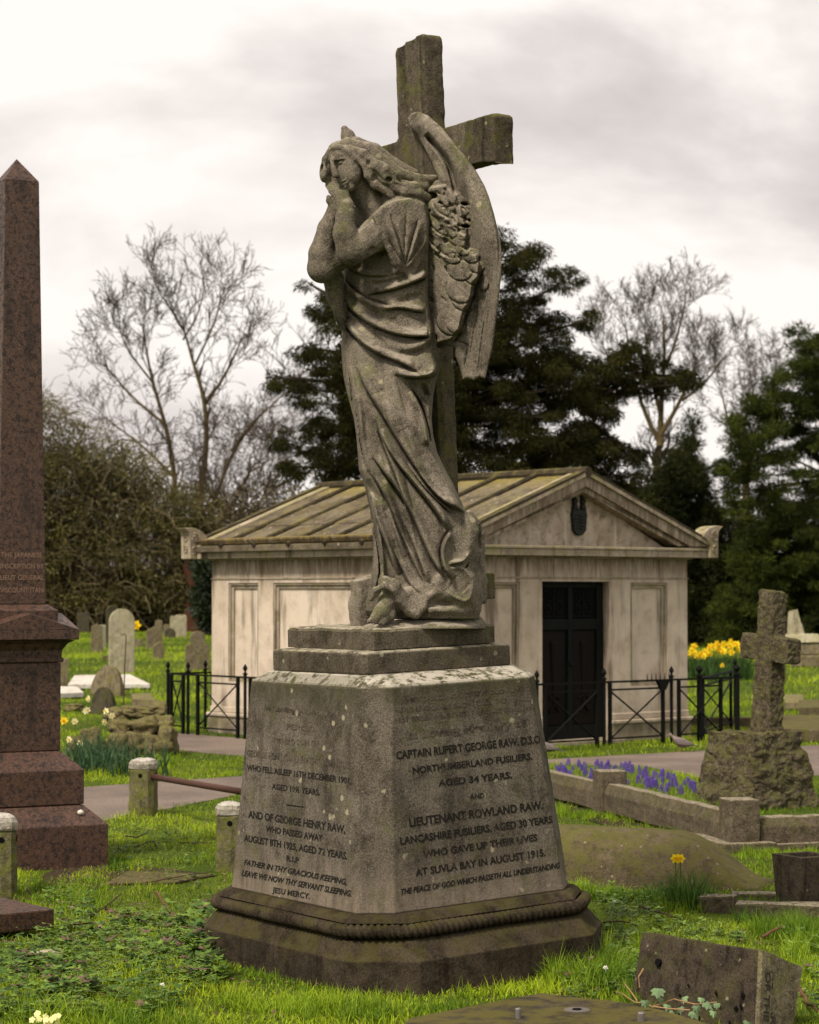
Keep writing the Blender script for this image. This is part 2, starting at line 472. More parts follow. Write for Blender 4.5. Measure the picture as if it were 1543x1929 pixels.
B0 = (.578, .657, .123, .3425); B1 = (.480, .569, .108, 1.2975)
m = MB()
rings = []
for i in range(9):
    t = i / 8
    rings.append(oct_ring(*[B0[k]*(1-t) + B1[k]*t for k in range(3)], B0[3]*(1-t) + B1[3]*t))
rings += [oct_ring(.470,.556,.105,1.309), oct_ring(.428,.455,.07,1.3485)]
m.loft(rings)
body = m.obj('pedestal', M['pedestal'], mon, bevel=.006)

m = MB(); m.loft([oct_ring(.400,.398,.02,1.3475), oct_ring(.404,.401,.02,1.355), oct_ring(.404,.401,.02,1.438), oct_ring(.396,.392,.02,1.447), oct_ring(.30,.32,.02,1.4545)])
m.obj('lower_slab', M['slab'], mon, bevel=.006)
def slab_top():
    nu, nv = 34, 36
    a, b = .3275, .370
    V = []; F = []
    # blocky slab with a worn, uneven edge and top
    prof = [(0, 1.4545), (0, 1.50), (0, 1.532), (.008, 1.543), (.03, 1.549)]
    per = []
    for i in range(nu): per.append((-a + 2*a*i/nu, -b))
    for i in range(nv): per.append((a, -b + 2*b*i/nv))
    for i in range(nu): per.append((a - 2*a*i/nu, b))
    for i in range(nv): per.append((-a, b - 2*b*i/nv))
    rs = []
    from mathutils import noise
    for ins, z in prof:
        ring = []
        for (x, y) in per:
            k = 1 - ins / .35
            w = noise.noise(Vector((x*9, y*9, z*6))) * .006
            ring.append((x*k*(1+w), y*k*(1+w), z + (noise.noise(Vector((x*14, y*14, 2))) * .005 if z > 1.53 else 0)))
        rs.append(ring)
    mm = MB(); mm.loft(rs); return mm
slab_top().obj('upper_slab', M['slab'], mon, bevel=0, smooth=False)

# cross: shaft and arms as one carved piece, leaning back against the angel
def cross_part():
    u0, u1 = .208, .315
    vl, vr = .108, -.139
    AR, AL = -.660, .625
    zb, zt, top = 3.600, 3.818, 4.285
    # outline in (v, z)
    out = [(vr-.012, 1.548), (vr-.006, 2.6), (vr, zb-.004), (vr-.07, zb-.002)]
    for i in range(9):
        t = i / 8; v = vr - .10 + (AR + .10 - vr + .0) * t
        out.append((v, zb + .018 * math.sin(math.pi * min(1, t*1.0)) - .0))
    out += [(AR, zb - .012), (AR - .004, zt - .01), (AR + .02, zt + .006), (vr - .004, zt + .0), (vr + .002, top - .02), (vr + .02, top),
            ((vl+vr)/2, top - .012), (vl - .015, top - .028), (vl, top - .05), (vl + .002, zt + .01), (vl + .03, zt), (AL, zt), (AL, zb), (vl + .02, zb), (vl, zb - .02), (vl + .006, 2.6), (vl + .012, 1.548)]
    mm = MB()
    mm.prism(out, 'x', u0, u1)
    o = mm.obj('cross', M['cross'], mon)
    fix_normals(o)
    md = o.modifiers.new('bevel', 'BEVEL'); md.width = .010; md.segments = 3; md.limit_method = 'ANGLE'; md.angle_limit = R(30)
    rm = o.modifiers.new('remesh', 'REMESH'); rm.mode = 'VOXEL'; rm.voxel_size = .011; rm.use_smooth_shade = True
    tx = bpy.data.textures.new('weathering', 'CLOUDS'); tx.noise_scale = .05; tx.noise_depth = 3
    dm = o.modifiers.new('wear', 'DISPLACE'); dm.texture = tx; dm.strength = .009; dm.mid_level = .5; dm.texture_coords = 'LOCAL'
    return o
cross_part()
m = MB(); m.box(.205, .318, -.405, .30, 1.655, 1.772)
o = m.obj('footing_beam', M['cross'], mon, bevel=.008)

# ---- inscriptions, cut into the two faces that show
def face_basis(side):
    if side == 'left':
        P = [Vector((-B0[0], B0[1]-B0[2], B0[3])), Vector((-B0[0], -B0[1]+B0[2], B0[3])), Vector((-B1[0], -B1[1]+B1[2], B1[3]))]
    else:
        P = [Vector((-B0[0]+B0[2], -B0[1], B0[3])), Vector((B0[0]-B0[2], -B0[1], B0[3])), Vector((B1[0]-B1[2], -B1[1], B1[3]))]
    n = (P[1]-P[0]).cross(P[2]-P[0]).normalized()
    return P[0], n
def on_plane(px, py, P, n):
    o = MWI @ Vector((0, 0, EYE)); w = MWI @ W(px, py, 10.0); d = (w - o).normalized()
    t = (P - o).dot(n) / d.dot(n)
    return o + d * t

LEFT_LINES = [
 ('In Loving Memory of', 498.6,1337.7,638.4,1350.4,10,0,1,0.042), ('PERCY.', 540.5,1373.8,591.4,1378.3,11,0,1,0.022),
 ('THIRD SON OF', 524,1401.2,600.3,1405.5,10.5,0,1,0.022), ('GEORGE HENRY AND EDITH SARAH RAW.', 465.6,1424,661.3,1448.2,12,0,1,0.027),
 ('WHO FELL ASLEEP 16TH DECEMBER 1901.', 465.6,1450.8,661.3,1476.7,11,0,0,0.027), ('AGED 19\u00bd YEARS.', 512.6,1486.3,602.8,1498.5,11,0,0,0.027),
 ('AND OF GEORGE HENRY RAW,', 468,1539.7,651,1569,13.5,0,0,0.032), ('WHO PASSED AWAY', 501,1566.4,608,1585,12,0,0,0.032),
 ('AUGUST 8TH 1925, AGED 72 YEARS.', 460,1584,655,1619,12.5,0,0,0.032), ('R.I.P', 539.8,1621.5,563.4,1625.6,10.5,0,0,0.027),
 ('FATHER IN THY GRACIOUS KEEPING,', 460,1628.7,653.6,1666.8,10.5,.3,0,0.032), ('LEAVE WE NOW THY SERVANT SLEEPING.', 455.4,1649,662.5,1689,10.5,.3,0,0.032),
 ('JESU MERCY.', 513,1680.8,583.8,1693.5,10.5,.1,0,0.027)]
RIGHT_LINES = [
 ('THEY SHALL NOT GROW OLD AS WE', 757,1323.9,993,1300.6,9,0,1,0.032), ('WHO LIVE SHALL GROW OLD. THEY SHALL', 744,1343.3,1000,1318.7,9.5,0,1,0.032),
 ('NOT GROW WEARY NOR THE YEARS CONDEMN', 744,1361.5,1006,1335.6,9,.15,1,0.032), ('In Loving Memory of', 766,1392,993,1366.7,14,0,1,0.052),
 ('CAPTAIN RUPERT GEORGE RAW. D.S.O', 746.7,1430.2,1018,1399,15,0,0,0.032), ('NORTHUMBERLAND FUSILIERS.', 777.8,1457.4,1003,1430.2,12.5,0,0,0.032),
 ('AGED 34 YEARS.', 825.7,1481.3,964.5,1465.7,12.5,0,0,0.032), ('AND', 885.4,1505.4,912.6,1502.8,10,0,0,0.022),
 ('LIEUTENANT ROWLAND RAW.', 771.3,1557.2,1022.8,1523.5,16,0,0,0.032), ('LANCASHIRE FUSILIERS, AGED 30 YEARS', 754.4,1591,1041,1549.5,14,0,0,0.032),
 ('WHO GAVE UP THEIR LIVES', 797.2,1615.6,1012.4,1583.2,13,0,0,0.032), ('AT SUVLA BAY IN AUGUST 1915.', 783,1650.6,1028,1611.7,14,0,0,0.032),
 ('THE PEACE OF GOD WHICH PASSETH ALL UNDERSTANDING', 755.7,1685.6,1056,1634.5,11,.3,0,0.032)]
def inscribe(side, lines):
    P, n = face_basis(side)
    if n.dot(Vector((0, 0, EYE)) - Vector((0, 0, 0))) < -9: n = -n
    for body_, x0, y0, x1, y1, h, sh, worn, bold in lines:
        a = on_plane(x0, y0, P, n); b = on_plane(x1, y1, P, n)
        xd = (b - a).normalized(); nn = n if n.dot(MWI @ Vector((0, 0, EYE)) - a) > 0 else -n
        yd = nn.cross(xd).normalized()
        if yd.z < 0: yd = -yd
        c = on_plane(x0, y0 - h, P, n); hh = (c - a).length * .98
        V, F = text_mesh('letters', body_, None, None, a, xd, yd, (b-a).length, hh, .0016, sh, bold)
        mesh_obj('inscription_line', V, F, M['lead_worn' if worn else 'lead'], mon)
    if side == 'left':
        a = on_plane(539.3, 1517, P, n); b = on_plane(573.6, 1521.5, P, n); xd = (b-a).normalized(); yd = Vector((0, 0, 1)); q = n if n.x < 0 else -n
        mesh_obj('inscription_rule', [a + q*.0016, b + q*.0016, b + yd*.005 + q*.0016, a + yd*.005 + q*.0016], [(0, 1, 2, 3)], M['lead'], mon)
inscribe('left', LEFT_LINES)
inscribe('right', RIGHT_LINES)
# ---------------------------------------------------------------- the carved angel
# Sculpted as a distance field in a block of "stone" sampled every 5 mm, then skinned.
# The block is measured in carving units of 1/408 m: x to the right, y downwards, d towards the front.
YS = 10.54; SC = FPX / YS
def carve_to_world(x, y, d):
    Y = YS - d / SC
    up = (CY - y) / FPX
    dy = math.cos(TH) - up * math.sin(TH); dz = math.sin(TH) + up * math.cos(TH)
    t = Y / dy
    return np.stack([(x - CX) / FPX * t, Y, EYE + dz * t], 1)

class Block:
    def __init__(s, x0, x1, y0, y1, d0, d1, h=1.5, hd=2.0):
        s.x = np.arange(x0, x1, h, dtype=np.float32); s.y = np.arange(y0, y1, h, dtype=np.float32); s.d = np.arange(d0, d1, hd, dtype=np.float32)
        s.f = np.full((len(s.x), len(s.y), len(s.d)), 30, np.float32)
    def reg(s, lo, hi):
        i = [max(0, int(np.searchsorted(g, a))) for g, a in zip((s.x, s.y, s.d), lo)]
        j = [int(np.searchsorted(g, b)) for g, b in zip((s.x, s.y, s.d), hi)]
        sl = tuple(slice(a, max(a, b)) for a, b in zip(i, j))
        X = s.x[sl[0]][:, None, None]; Y = s.y[sl[1]][None, :, None]; D = s.d[sl[2]][None, None, :]
        return sl, X, Y, D
    def _comb(s, sl, v, k, op):
        f = s.f[sl]
        if op == 'add':
            if k <= 0: s.f[sl] = np.minimum(f, v); return
            h = np.maximum(k - np.abs(f - v), 0) / k
            s.f[sl] = np.minimum(f, v) - h*h*k*.25
        else:
            v = -v
            if k <= 0: s.f[sl] = np.maximum(f, v); return
            h = np.maximum(k - np.abs(f - v), 0) / k
            s.f[sl] = np.maximum(f, v) + h*h*k*.25
    def cap(s, p, q, r0, r1=None, k=6, op='add', flat=1.0):
        """tapered limb from p to q; flat<1 squashes it in depth"""
        if r1 is None: r1 = r0
        p = np.array(p, np.float32); q = np.array(q, np.float32); r = max(r0, r1) + k + 4
        sl, X, Y, D = s.reg(np.minimum(p, q) - r, np.maximum(p, q) + r)
        v = q - p; L = float(v @ v) + 1e-6
        t = np.clip(((X-p[0])*v[0] + (Y-p[1])*v[1] + (D-p[2])*v[2]) / L, 0, 1)
        dd = np.sqrt((X-p[0]-t*v[0])**2 + (Y-p[1]-t*v[1])**2 + ((D-p[2]-t*v[2])/flat)**2)
        s._comb(sl, dd - (r0 + (r1-r0)*t), k, op)
    def chain(s, pts, k=6, op='add', flat=1.0):
        """pts: (x, y, d, r)"""
        for a, b in zip(pts[:-1], pts[1:]): s.cap(a[:3], b[:3], a[3], b[3], k, op, flat)
    def ell(s, c, r, rot=0.0, k=6, op='add', shear=0.0):
        R_ = max(r) + k + 6 + abs(shear) * r[0]
        sl, X, Y, D = s.reg(np.array(c) - R_, np.array(c) + R_)
        ca, sa = math.cos(rot), math.sin(rot)
        x = (X-c[0])*ca + (Y-c[1])*sa; y = -(X-c[0])*sa + (Y-c[1])*ca; d = D - c[2] - shear*(X-c[0])
        q = np.sqrt((x/r[0])**2 + (y/r[1])**2 + (d/r[2])**2)
        s._comb(sl, (q - 1) * min(r), k, op)
    def slab(s, poly, base, th, H=None, k=5, kk=6, slope=.8):
        P = np.array(poly); lo = [P[:, 0].min()-12, P[:, 1].min()-12, -999]; hi = [P[:, 0].max()+12, P[:, 1].max()+12, 999]
        sl, X, Y, D = s.reg(lo, hi)
        p2 = poly_sdf(s.x[sl[0]], s.y[sl[1]], poly)[:, :, None]
        dd = D - base(X, Y); rel = 0 if H is None else H.h[sl[0], sl[1]][:, :, None]
        fz = np.where(dd > 0, dd*slope - th - rel, -dd*slope - th)
        h = np.maximum(kk - np.abs(p2 - fz), 0)/kk
        s._comb(sl, np.maximum(p2, fz) + h*h*kk*.25, k, 'add')
    def mesh(s):
        f = s.f; g = (s.x, s.y, s.d)
        ins = f < 0
        nx, ny, nd = f.shape
        cnt = np.zeros((nx-1, ny-1, nd-1), np.uint8)
        for a in (0, 1):
            for b in (0, 1):
                for c in (0, 1): cnt += ins[a:nx-1+a, b:ny-1+b, c:nd-1+c]
        act = (cnt > 0) & (cnt < 8)
        I = np.argwhere(act); idx = np.full(cnt.shape, -1, np.int32); idx[act] = np.arange(len(I))
        acc = np.zeros((len(I), 3), np.float32); n = np.zeros(len(I), np.float32)
        cr = [(a, b, c) for a in (0, 1) for b in (0, 1) for c in (0, 1)]
        val = {c: f[I[:, 0]+c[0], I[:, 1]+c[1], I[:, 2]+c[2]] for c in cr}
        for c in cr:
            for ax in range(3):
                if c[ax] == 0:
                    e = list(c); e[ax] = 1; e = tuple(e)
                    v0, v1 = val[c], val[e]; x = (v0 < 0) != (v1 < 0)
                    t = np.where(x, v0 / np.where(x, v0 - v1, 1), 0)
                    P = np.tile(np.array(c, np.float32), (len(I), 1)); P[:, ax] = t
                    acc += np.where(x[:, None], P, 0); n += x
        P = I + acc / n[:, None]
        h = [a[1]-a[0] for a in g]
        co = np.stack([g[i][0] + P[:, i]*h[i] for i in range(3)], 1)
        Q = []
        for ax in range(3):
            o1, o2 = [a for a in range(3) if a != ax]
            sh = [slice(None)]*3; a0 = list(sh); a1 = list(sh); a0[ax] = slice(0, -1); a1[ax] = slice(1, None)
            ch = ins[tuple(a0)] != ins[tuple(a1)]
            E = np.argwhere(ch)
            E = E[(E[:, o1] > 0) & (E[:, o2] > 0) & (E[:, o1] < f.shape[o1]-1) & (E[:, o2] < f.shape[o2]-1)]
            def cell(da, db):
                c = E.copy(); c[:, o1] -= da; c[:, o2] -= db; return idx[c[:, 0], c[:, 1], c[:, 2]]
            q = np.stack([cell(1, 1), cell(0, 1), cell(0, 0), cell(1, 0)], 1)
            fl = ins[E[:, 0], E[:, 1], E[:, 2]]
            if ax == 1: fl = ~fl
            q[~fl] = q[~fl][:, ::-1]
            Q.append(q)
        return co, np.concatenate(Q)

class Relief:
    """depth map of folds / feathers, in the same units, laid on the front of the block"""
    def __init__(s, x, y):
        s.x = x; s.y = y; s.h = np.zeros((len(x), len(y)), np.float32)
    def seg(s, pts, pad):
        pts = np.array(pts, np.float32)
        # smooth the polyline
        for _ in range(2):
            q = [pts[0]]
            for a, b in zip(pts[:-1], pts[1:]): q += [a*.75 + b*.25, a*.25 + b*.75]
            q.append(pts[-1]); pts = np.array(q)
        lo = pts[:, :2].min(0) - pad; hi = pts[:, :2].max(0) + pad
        i0, i1 = np.searchsorted(s.x, [lo[0], hi[0]]); j0, j1 = np.searchsorted(s.y, [lo[1], hi[1]])
        X = s.x[i0:i1][:, None]; Y = s.y[j0:j1][None, :]
        best = np.full((i1-i0, j1-j0), 1e9, np.float32); side = np.zeros_like(best); T = np.zeros_like(best)
        L = np.concatenate([[0], np.cumsum(np.hypot(*(pts[1:, :2]-pts[:-1, :2]).T))]); tot = L[-1]
        for k in range(len(pts)-1):
            a, b = pts[k], pts[k+1]; v = b - a; l2 = float(v @ v) + 1e-6
            t = np.clip(((X-a[0])*v[0] + (Y-a[1])*v[1]) / l2, 0, 1)
            dx = X - a[0] - t*v[0]; dy = Y - a[1] - t*v[1]; d = np.hypot(dx, dy)
            sd = np.sign(v[0]*(Y-a[1]) - v[1]*(X-a[0]))
            u = d < best
            best[u] = d[u]; side[u] = sd[u]; T[u] = ((L[k] + t*math.sqrt(l2)) / tot)[u]
        return (slice(i0, i1), slice(j0, j1)), best, side, T
    def taper(s, T, a, b):
        return np.clip(T/max(a, 1e-3), 0, 1)**.7 * np.clip((1-T)/max(b, 1e-3), 0, 1)**.7
    def valley(s, pts, w, a, ta=.25, tb=.25):
        sl, d, sd, T = s.seg(pts, 3*w); s.h[sl] -= a * np.exp(-(d/w)**2) * s.taper(T, ta, tb)
    def ridge(s, pts, w, a, ta=.25, tb=.25):
        sl, d, sd, T = s.seg(pts, 3*w); s.h[sl] += a * np.exp(-(d/w)**2) * s.taper(T, ta, tb)
    def fold(s, pts, w, a, hi=1, ta=.2, tb=.2, lip=3.0):
        """a sharp crease with a rounded roll on one side (hi=1: on the right of travel, -1: left)"""
        sl, d, sd, T = s.seg(pts, 4*w)
        tp = s.taper(T, ta, tb); hs = (sd == hi)
        s.h[sl] += np.where(hs, a * (np.exp(-((d-lip-1.5)/(w))**2)) , -a * 1.0 * np.exp(-(d/(w*.36))**1.2)) * tp
        s.h[sl] -= np.where(hs, a * .6 * np.exp(-(d/1.6)**2), 0) * tp
    def lobe(s, cx, cy, rx, ry, a, rot=0.0, under=0.6):
        ca, sa = math.cos(rot), math.sin(rot); X = s.x[:, None]; Y = s.y[None, :]
        x = ((X-cx)*ca + (Y-cy)*sa)/rx; y = (-(X-cx)*sa + (Y-cy)*ca)/ry; q = x*x + y*y
        s.h += np.where(q < 1, a*np.sqrt(np.clip(1-q, 0, 1))*(.55 + .45*np.clip(.5+.5*y, 0, 1)), 0)
        s.h -= np.where((q >= 1) & (y > -.2), a*under*np.exp(-((np.sqrt(q)-1)*min(rx, ry)/2.2)**2), 0)

def smooth01(a): a = np.clip(a, 0, 1); return a*a*(3-2*a)

def poly_sdf(x, y, poly):
    X = x[:, None]; Y = y[None, :]; P = np.array(poly, np.float32)
    d = np.full((len(x), len(y)), 1e9, np.float32); ins = np.zeros_like(d, bool)
    for i in range(len(P)):
        a = P[i]; b = P[(i+1) % len(P)]; v = b - a
        t = np.clip(((X-a[0])*v[0] + (Y-a[1])*v[1]) / (v @ v + 1e-6), 0, 1)
        d = np.minimum(d, np.hypot(X-a[0]-t*v[0], Y-a[1]-t*v[1]))
        c = (a[1] > Y) != (b[1] > Y)
        with np.errstate(divide='ignore', invalid='ignore'):
            ins ^= c & (X < (b[0]-a[0])*(Y-a[1])/(b[1]-a[1] + 1e-9) + a[0])
    return np.where(ins, -d, d)

def carve_wobble(co, amp):
    x, y, d = co.T
    w = np.sin(x*.31+1)*np.sin(y*.27+2)*np.sin(d*.29) + .6*np.sin(x*.71+y*.2)*np.sin(y*.63+d*.3)
    return amp * w

# ---- robed body
def build_body():
    B = Block(566, 930, 226, 1186, -125, 235)
    x, y, D = B.x, B.y, B.d[None, None, :]
    rows = np.array([
     #  y    xL   xR   dc  hd
     (372, 742, 790, 15, 22), (392, 706, 804, 20, 40), (415, 688, 808, 22, 50), (440, 668, 808, 25, 58), (485, 637, 807, 26, 62),
     (520, 639, 807, 24, 62), (560, 642, 807, 22, 62), (600, 647, 812, 22, 62), (628, 644, 820, 22, 66), (655, 643, 824, 24, 70),
     (690, 645, 831, 26, 72), (715, 648, 823, 28, 72), (745, 655, 816, 32, 70), (790, 667, 813, 38, 68), (820, 671, 816, 42, 66),
     (853, 674, 824, 46, 66), (885, 676, 839, 50, 66), (908, 685, 852, 52, 66), (930, 690, 862, 53, 66), (960, 697, 876, 55, 66),
     (985, 700, 898, 56, 66), (1005, 702, 906, 56, 66), (1030, 703, 908, 56, 66), (1060, 702, 905, 56, 66), (1085, 699, 907, 56, 66),
     (1120, 693, 909, 56, 64), (1150, 688, 907, 56, 60), (1166, 700, 900, 56, 50)], np.float32)
    I = [np.interp(y, rows[:, 0], rows[:, k]) for k in range(1, 5)]
    xc = ((I[0]+I[1])/2)[None, :, None]; hw = ((I[1]-I[0])/2)[None, :, None]; dc = I[2][None, :, None]; hd = I[3][None, :, None]
    X = x[:, None, None]
    sh = np.interp(y, [380, 700, 900, 1170], [.55, .5, .35, .25])[None, :, None]
    u = np.clip((X-xc)/hw, -1.6, 1.6)
    # relief of folds
    H = Relief(x, y)
    # torso
    H.fold([(640,478),(660,508),(690,522),(735,520)], 6, 6, -1)
    H.fold([(692,557),(720,551),(750,544),(780,533),(807,521)], 7, 9, -1, .25, .02)
    H.fold([(648,527),(662,542),(680,556),(701,567),(742,578)], 7, 8, 1, .15, .15)
    H.fold([(722,586),(750,580),(778,586),(800,590)], 6, 8, -1)
    H.valley([(740,575),(770,560),(800,556)], 6, 4)
    H.fold([(650,566),(660,584),(680,601),(707,617),(745,631),(780,636),(808,634)], 9, 13, -1, .15, .02)
    H.fold([(647,606),(660,627),(680,647),(705,664),(735,677),(767,690),(788,702)], 9, 12, -1, .12, .12)
    H.ridge([(806,560),(812,590),(818,612),(808,640),(780,655),(745,660)], 8, 9, .3, .4)
    H.valley([(668,585),(690,622),(725,648)], 5, 3)
    H.ridge([(655,505),(652,545),(650,590)], 7, 5)
    H.valley([(644,500),(645,545),(650,590)], 3.5, 5)
    H.ridge([(735,692),(765,706),(800,708),(828,696)], 9, 9, .3, .1)
    H.fold([(742,706),(775,714),(806,712),(826,702)], 6, 8, -1, .3, .1)
    H.lobe(808, 686, 26, 26, 7, 0, .2)
    H.valley([(722,655),(760,668),(800,662)], 6, 4)
    # skirt: long diagonal folds swinging to the right
    H.fold([(672,690),(685,725),(700,752),(722,785),(750,832),(778,876),(809,920),(838,948),(870,962),(895,985)], 12, 15, -1, .18, .10, 5)
    H.ridge([(735,735),(757,765),(785,802),(812,850),(838,893),(860,930),(880,962)], 13, 10, .3, .2)
    H.fold([(776,735),(792,762),(804,795),(811,838)], 8, 13, 1, .2, .1)
    H.fold([(822,712),(818,745),(814,790),(820,830)], 6, 8, 1, .3, .2)
    H.valley([(795,722),(803,742),(812,745)], 5, 6)
    H.fold([(712,812),(735,856),(761,890),(790,925),(812,952),(830,978),(841,1000)], 9, 12, -1, .2, .08)
    H.ridge([(765,880),(792,915),(818,945),(840,975),(846,1000)], 6, 6)
    H.fold([(702,862),(728,897),(751,928),(774,968),(792,1008),(808,1046),(826,1077),(842,1092)], 10, 14, -1, .15, .1, 4)
    H.fold([(760,985),(778,1025),(792,1062),(806,1100)], 7, 8, -1, .3, .2)
    H.fold([(742,1035),(758,1078),(775,1108),(800,1124)], 7, 8, -1, .3, .2)
    H.ridge([(695,930),(706,975),(730,1030),(745,1085)], 16, 8, .3, .3)
    H.valley([(690,905),(710,935),(730,945)], 8, 4)
    H.fold([(690,928),(703,975),(710,1020),(717,1062),(716,1092),(704,1122)], 6, 11, -1, .2, .2)
    H.ridge([(698,1010),(700,1050),(697,1100)], 5, 6)
    H.fold([(845,1000),(832,1026),(829,1048),(838,1078),(852,1092)], 7, 12, -1, .1, .2)
    H.fold([(846,1066),(862,1064),(878,1060),(890,1040)], 5, 8, -1, .2, .2)
    H.valley([(878,960),(892,985),(899,1010),(900,1040)], 4, 7)
    H.valley([(655,720),(664,770),(672,830),(680,880)], 6, 4)
    H.ridge([(668,720),(678,770),(684,830)], 9, 4)
    H.valley([(735,900),(750,945),(765,990),(770,1040)], 10, 5)
    H.ridge([(720,700),(735,760),(760,810)], 16, 6)
    H.ridge([(712,740),(738,775),(764,815),(788,860)], 10, 7, .3, .3)
    H.fold([(767,872),(793,912),(819,940),(850,968)], 7, 9, -1, .3, .15)
    H.fold([(706,790),(722,840),(740,885),(756,925),(764,960)], 7, 8, -1, .3, .3)
    H.fold([(668,745),(675,800),(682,850),(690,890)], 6, 7, -1, .3, .3)
    H.fold([(697,890),(722,930),(741,972),(761,1020),(782,1070),(798,1100)], 8, 10, -1, .2, .2)
    H.fold([(708,975),(722,1015),(735,1050),(748,1085)], 6, 8, -1, .3, .3)
    H.valley([(720,940),(736,985),(750,1030),(762,1080)], 5, 6)
    H.ridge([(730,960),(748,1010),(762,1050)], 7, 6)
    H.valley([(790,880),(815,915),(840,940)], 4, 5)
    H.ridge([(680,560),(700,575),(725,590)], 7, 5); H.ridge([(665,620),(690,648),(715,668)], 7, 6); H.valley([(700,535),(730,532),(770,520)], 4, 5)
    H.fold([(655,690),(662,730),(666,780)], 5, 5, -1, .3, .3); H.ridge([(690,690),(702,712),(720,735)], 9, 5)
    # small incidental creases everywhere cloth bends
    rr = np.random.default_rng(5)
    for k in range(34):
        yy = rr.uniform(520, 1120); cx_ = np.interp(yy, y, (I[0]+I[1])/2) + rr.uniform(-55, 55)
        if yy < 680: dx, dy = rr.uniform(18, 32), rr.uniform(6, 16)
        else: dx, dy = rr.uniform(8, 18), rr.uniform(28, 48)
        H.valley([(cx_-dx, yy-dy), (cx_, yy+2), (cx_+dx, yy+dy)], rr.uniform(3, 5), rr.uniform(1.2, 2.6))
    Hh = H.h[:, :, None]
    dd = D - dc - sh*(X-xc)
    q = np.sqrt(np.abs(u)**2.3 + np.abs(dd/hd)**2.1)
    front = smooth01((dd + 8) / 25)
    edge = smooth01((1.02 - np.abs(u)) * 5)
    B.f = ((q - 1) * np.minimum(hw, hd) - Hh*front*edge*1.6).astype(np.float32)
    B.f[:, (y < 374) | (y > 1166), :] = 30
    np.minimum(B.f, 30, out=B.f)
    # cut the scoop neck and the gap between neck, chest and forearm
    B.ell((700, 405, 95), (26, 34, 42), .5, 8, 'sub')
    B.ell((700, 490, 118), (30, 20, 38), 0, 8, 'sub')
    # shoulders and neck
    B.cap((672, 345, 62), (716, 405, 42), 24, 33, 12)
    B.chain([(700, 402, 18, 32), (664, 438, 34, 30), (625, 485, 66, 28)], 12)
    B.cap((718, 402, 40), (765, 392, 52), 32, 34, 14)
    # near arm: shoulder, elbow, wrist
    B.chain([(752, 405, 72, 36), (712, 440, 100, 31), (662, 472, 125, 27)], 10)
    B.chain([(660, 474, 125, 26), (650, 440, 128, 22.5), (651, 408, 124, 18), (652, 392, 120, 15.5)], 6)
    # its hand under the cheek: palm, back of hand, four bent fingers and thumb
    B.cap((651, 388, 116), (644, 370, 108), 16, 14, 6, 'add', .75)
    for (a, b, c) in [((634,370,106),(624,360,98),(617,350,86)), ((638,367,110),(628,357,102),(620,346,88)), ((644,366,112),(634,358,106),(625,350,94)), ((652,368,108),(646,362,106),(638,358,102))]:
        B.chain([(*a, 6), (*b, 5), (*c, 4)], 3)
    
    # far arm
    B.chain([(650, 470, 50, 28), (607, 505, 80, 27.5)], 10)
    B.chain([(607, 505, 80, 27.5), (606, 478, 84, 24), (617, 430, 90, 18), (629, 396, 96, 12.5)], 6)
    B.cap((629, 396, 96), (633, 378, 98), 12, 11, 5, 'add', .7)
    B.chain([(626, 388, 100, 6.5), (620, 378, 102, 5.5), (619, 371, 104, 4.2)], 3)
    for k, (fx, fy) in enumerate([(627,362),(631,358),(636,356),(640,357)]):
        B.chain([(632+k*1.5, 374, 98, 6), (fx, fy, 96, 5), (fx-5, fy-12, 88, 4)], 3)
    # sleeve cloth hanging from the near shoulder to a point
    B.ell((765, 398, 62), (44, 32, 40), .35, 12)
    HS = Relief(B.x, B.y)
    for tgt, w_, a_, e_ in (((712,424),9,5,.5),((735,404),6,8,.3),((768,392),10,5,.5),((789,412),6,9,.25),((801,446),6,8,.4)):
        tx_, ty_ = tgt; HS.fold([(764,505),((764+tx_)/2+(4 if tx_ < 760 else -3),(505+ty_)/2+6),tgt], w_, a_, -1 if tx_ < 760 else 1, .25, e_)
    HS.ridge([(764,495),(757,450),(748,408)], 8, 6, .2, .5); HS.ridge([(772,490),(784,450),(793,425)], 6, 5, .2, .4); HS.valley([(716,440),(735,470),(748,496)], 5, 4)
    B.slab([(703,404),(718,388),(745,376),(775,372),(800,384),(808,420),(806,462),(790,486),(776,500),(762,508),(744,515),(740,494),(730,464),(716,434)],
           lambda X, Y: 114 - .42*(X-705) - .02*(Y-400), 19, HS, 5, 9, .85)
    B.chain([(706,408,130,5),(718,436,130,5),(732,466,124,5),(742,496,116,5),(746,511,108,5),(762,505,100,5)], 5)
    B.chain([(700,470,132,6),(716,482,130,9),(730,496,124,8),(738,506,116,5)], 4, 'sub')
    for i in range(4):
        B.chain([(792+i*5, 512-i*3, 88-i*2, 3.5), (800+i*3, 476, 86, 3), (805, 436, 80, 2.5)], 3, 'sub')
    # strap and neckline edge
    B.chain([(700,432,112,4), (722,408,104,5), (748,384,84,5)], 4)
    # cloth hanging behind the far elbow
    B.chain([(628, 525, 40, 20), (632, 560, 28, 16), (642, 598, 22, 10), (648, 620, 20, 5)], 8)
    B.chain([(616, 535, 60, 3), (624, 570, 46, 3), (638, 600, 36, 2)], 3, 'sub'); B.chain([(630, 530, 66, 2.5), (634, 570, 50, 2.5)], 3, 'sub')
    # ---- head: skull, jaw, face
    hr = math.radians(24)
    B.ell((654, 312, 72), (34, 42, 40), -hr, 6)
    B.ell((648, 333, 84), (21, 26, 26), -hr, 8)
    B.ell((659, 353, 100), (9, 8, 10), 0, 6)                                   # chin
    B.ell((662, 330, 96), (16, 18, 15), 0, 8)                                  # cheek
    B.ell((636, 292, 100), (19, 12, 12), -hr, 8)                               # brow
    B.cap((627, 300, 112), (653, 289, 104), 3.0, 3.5, 5)
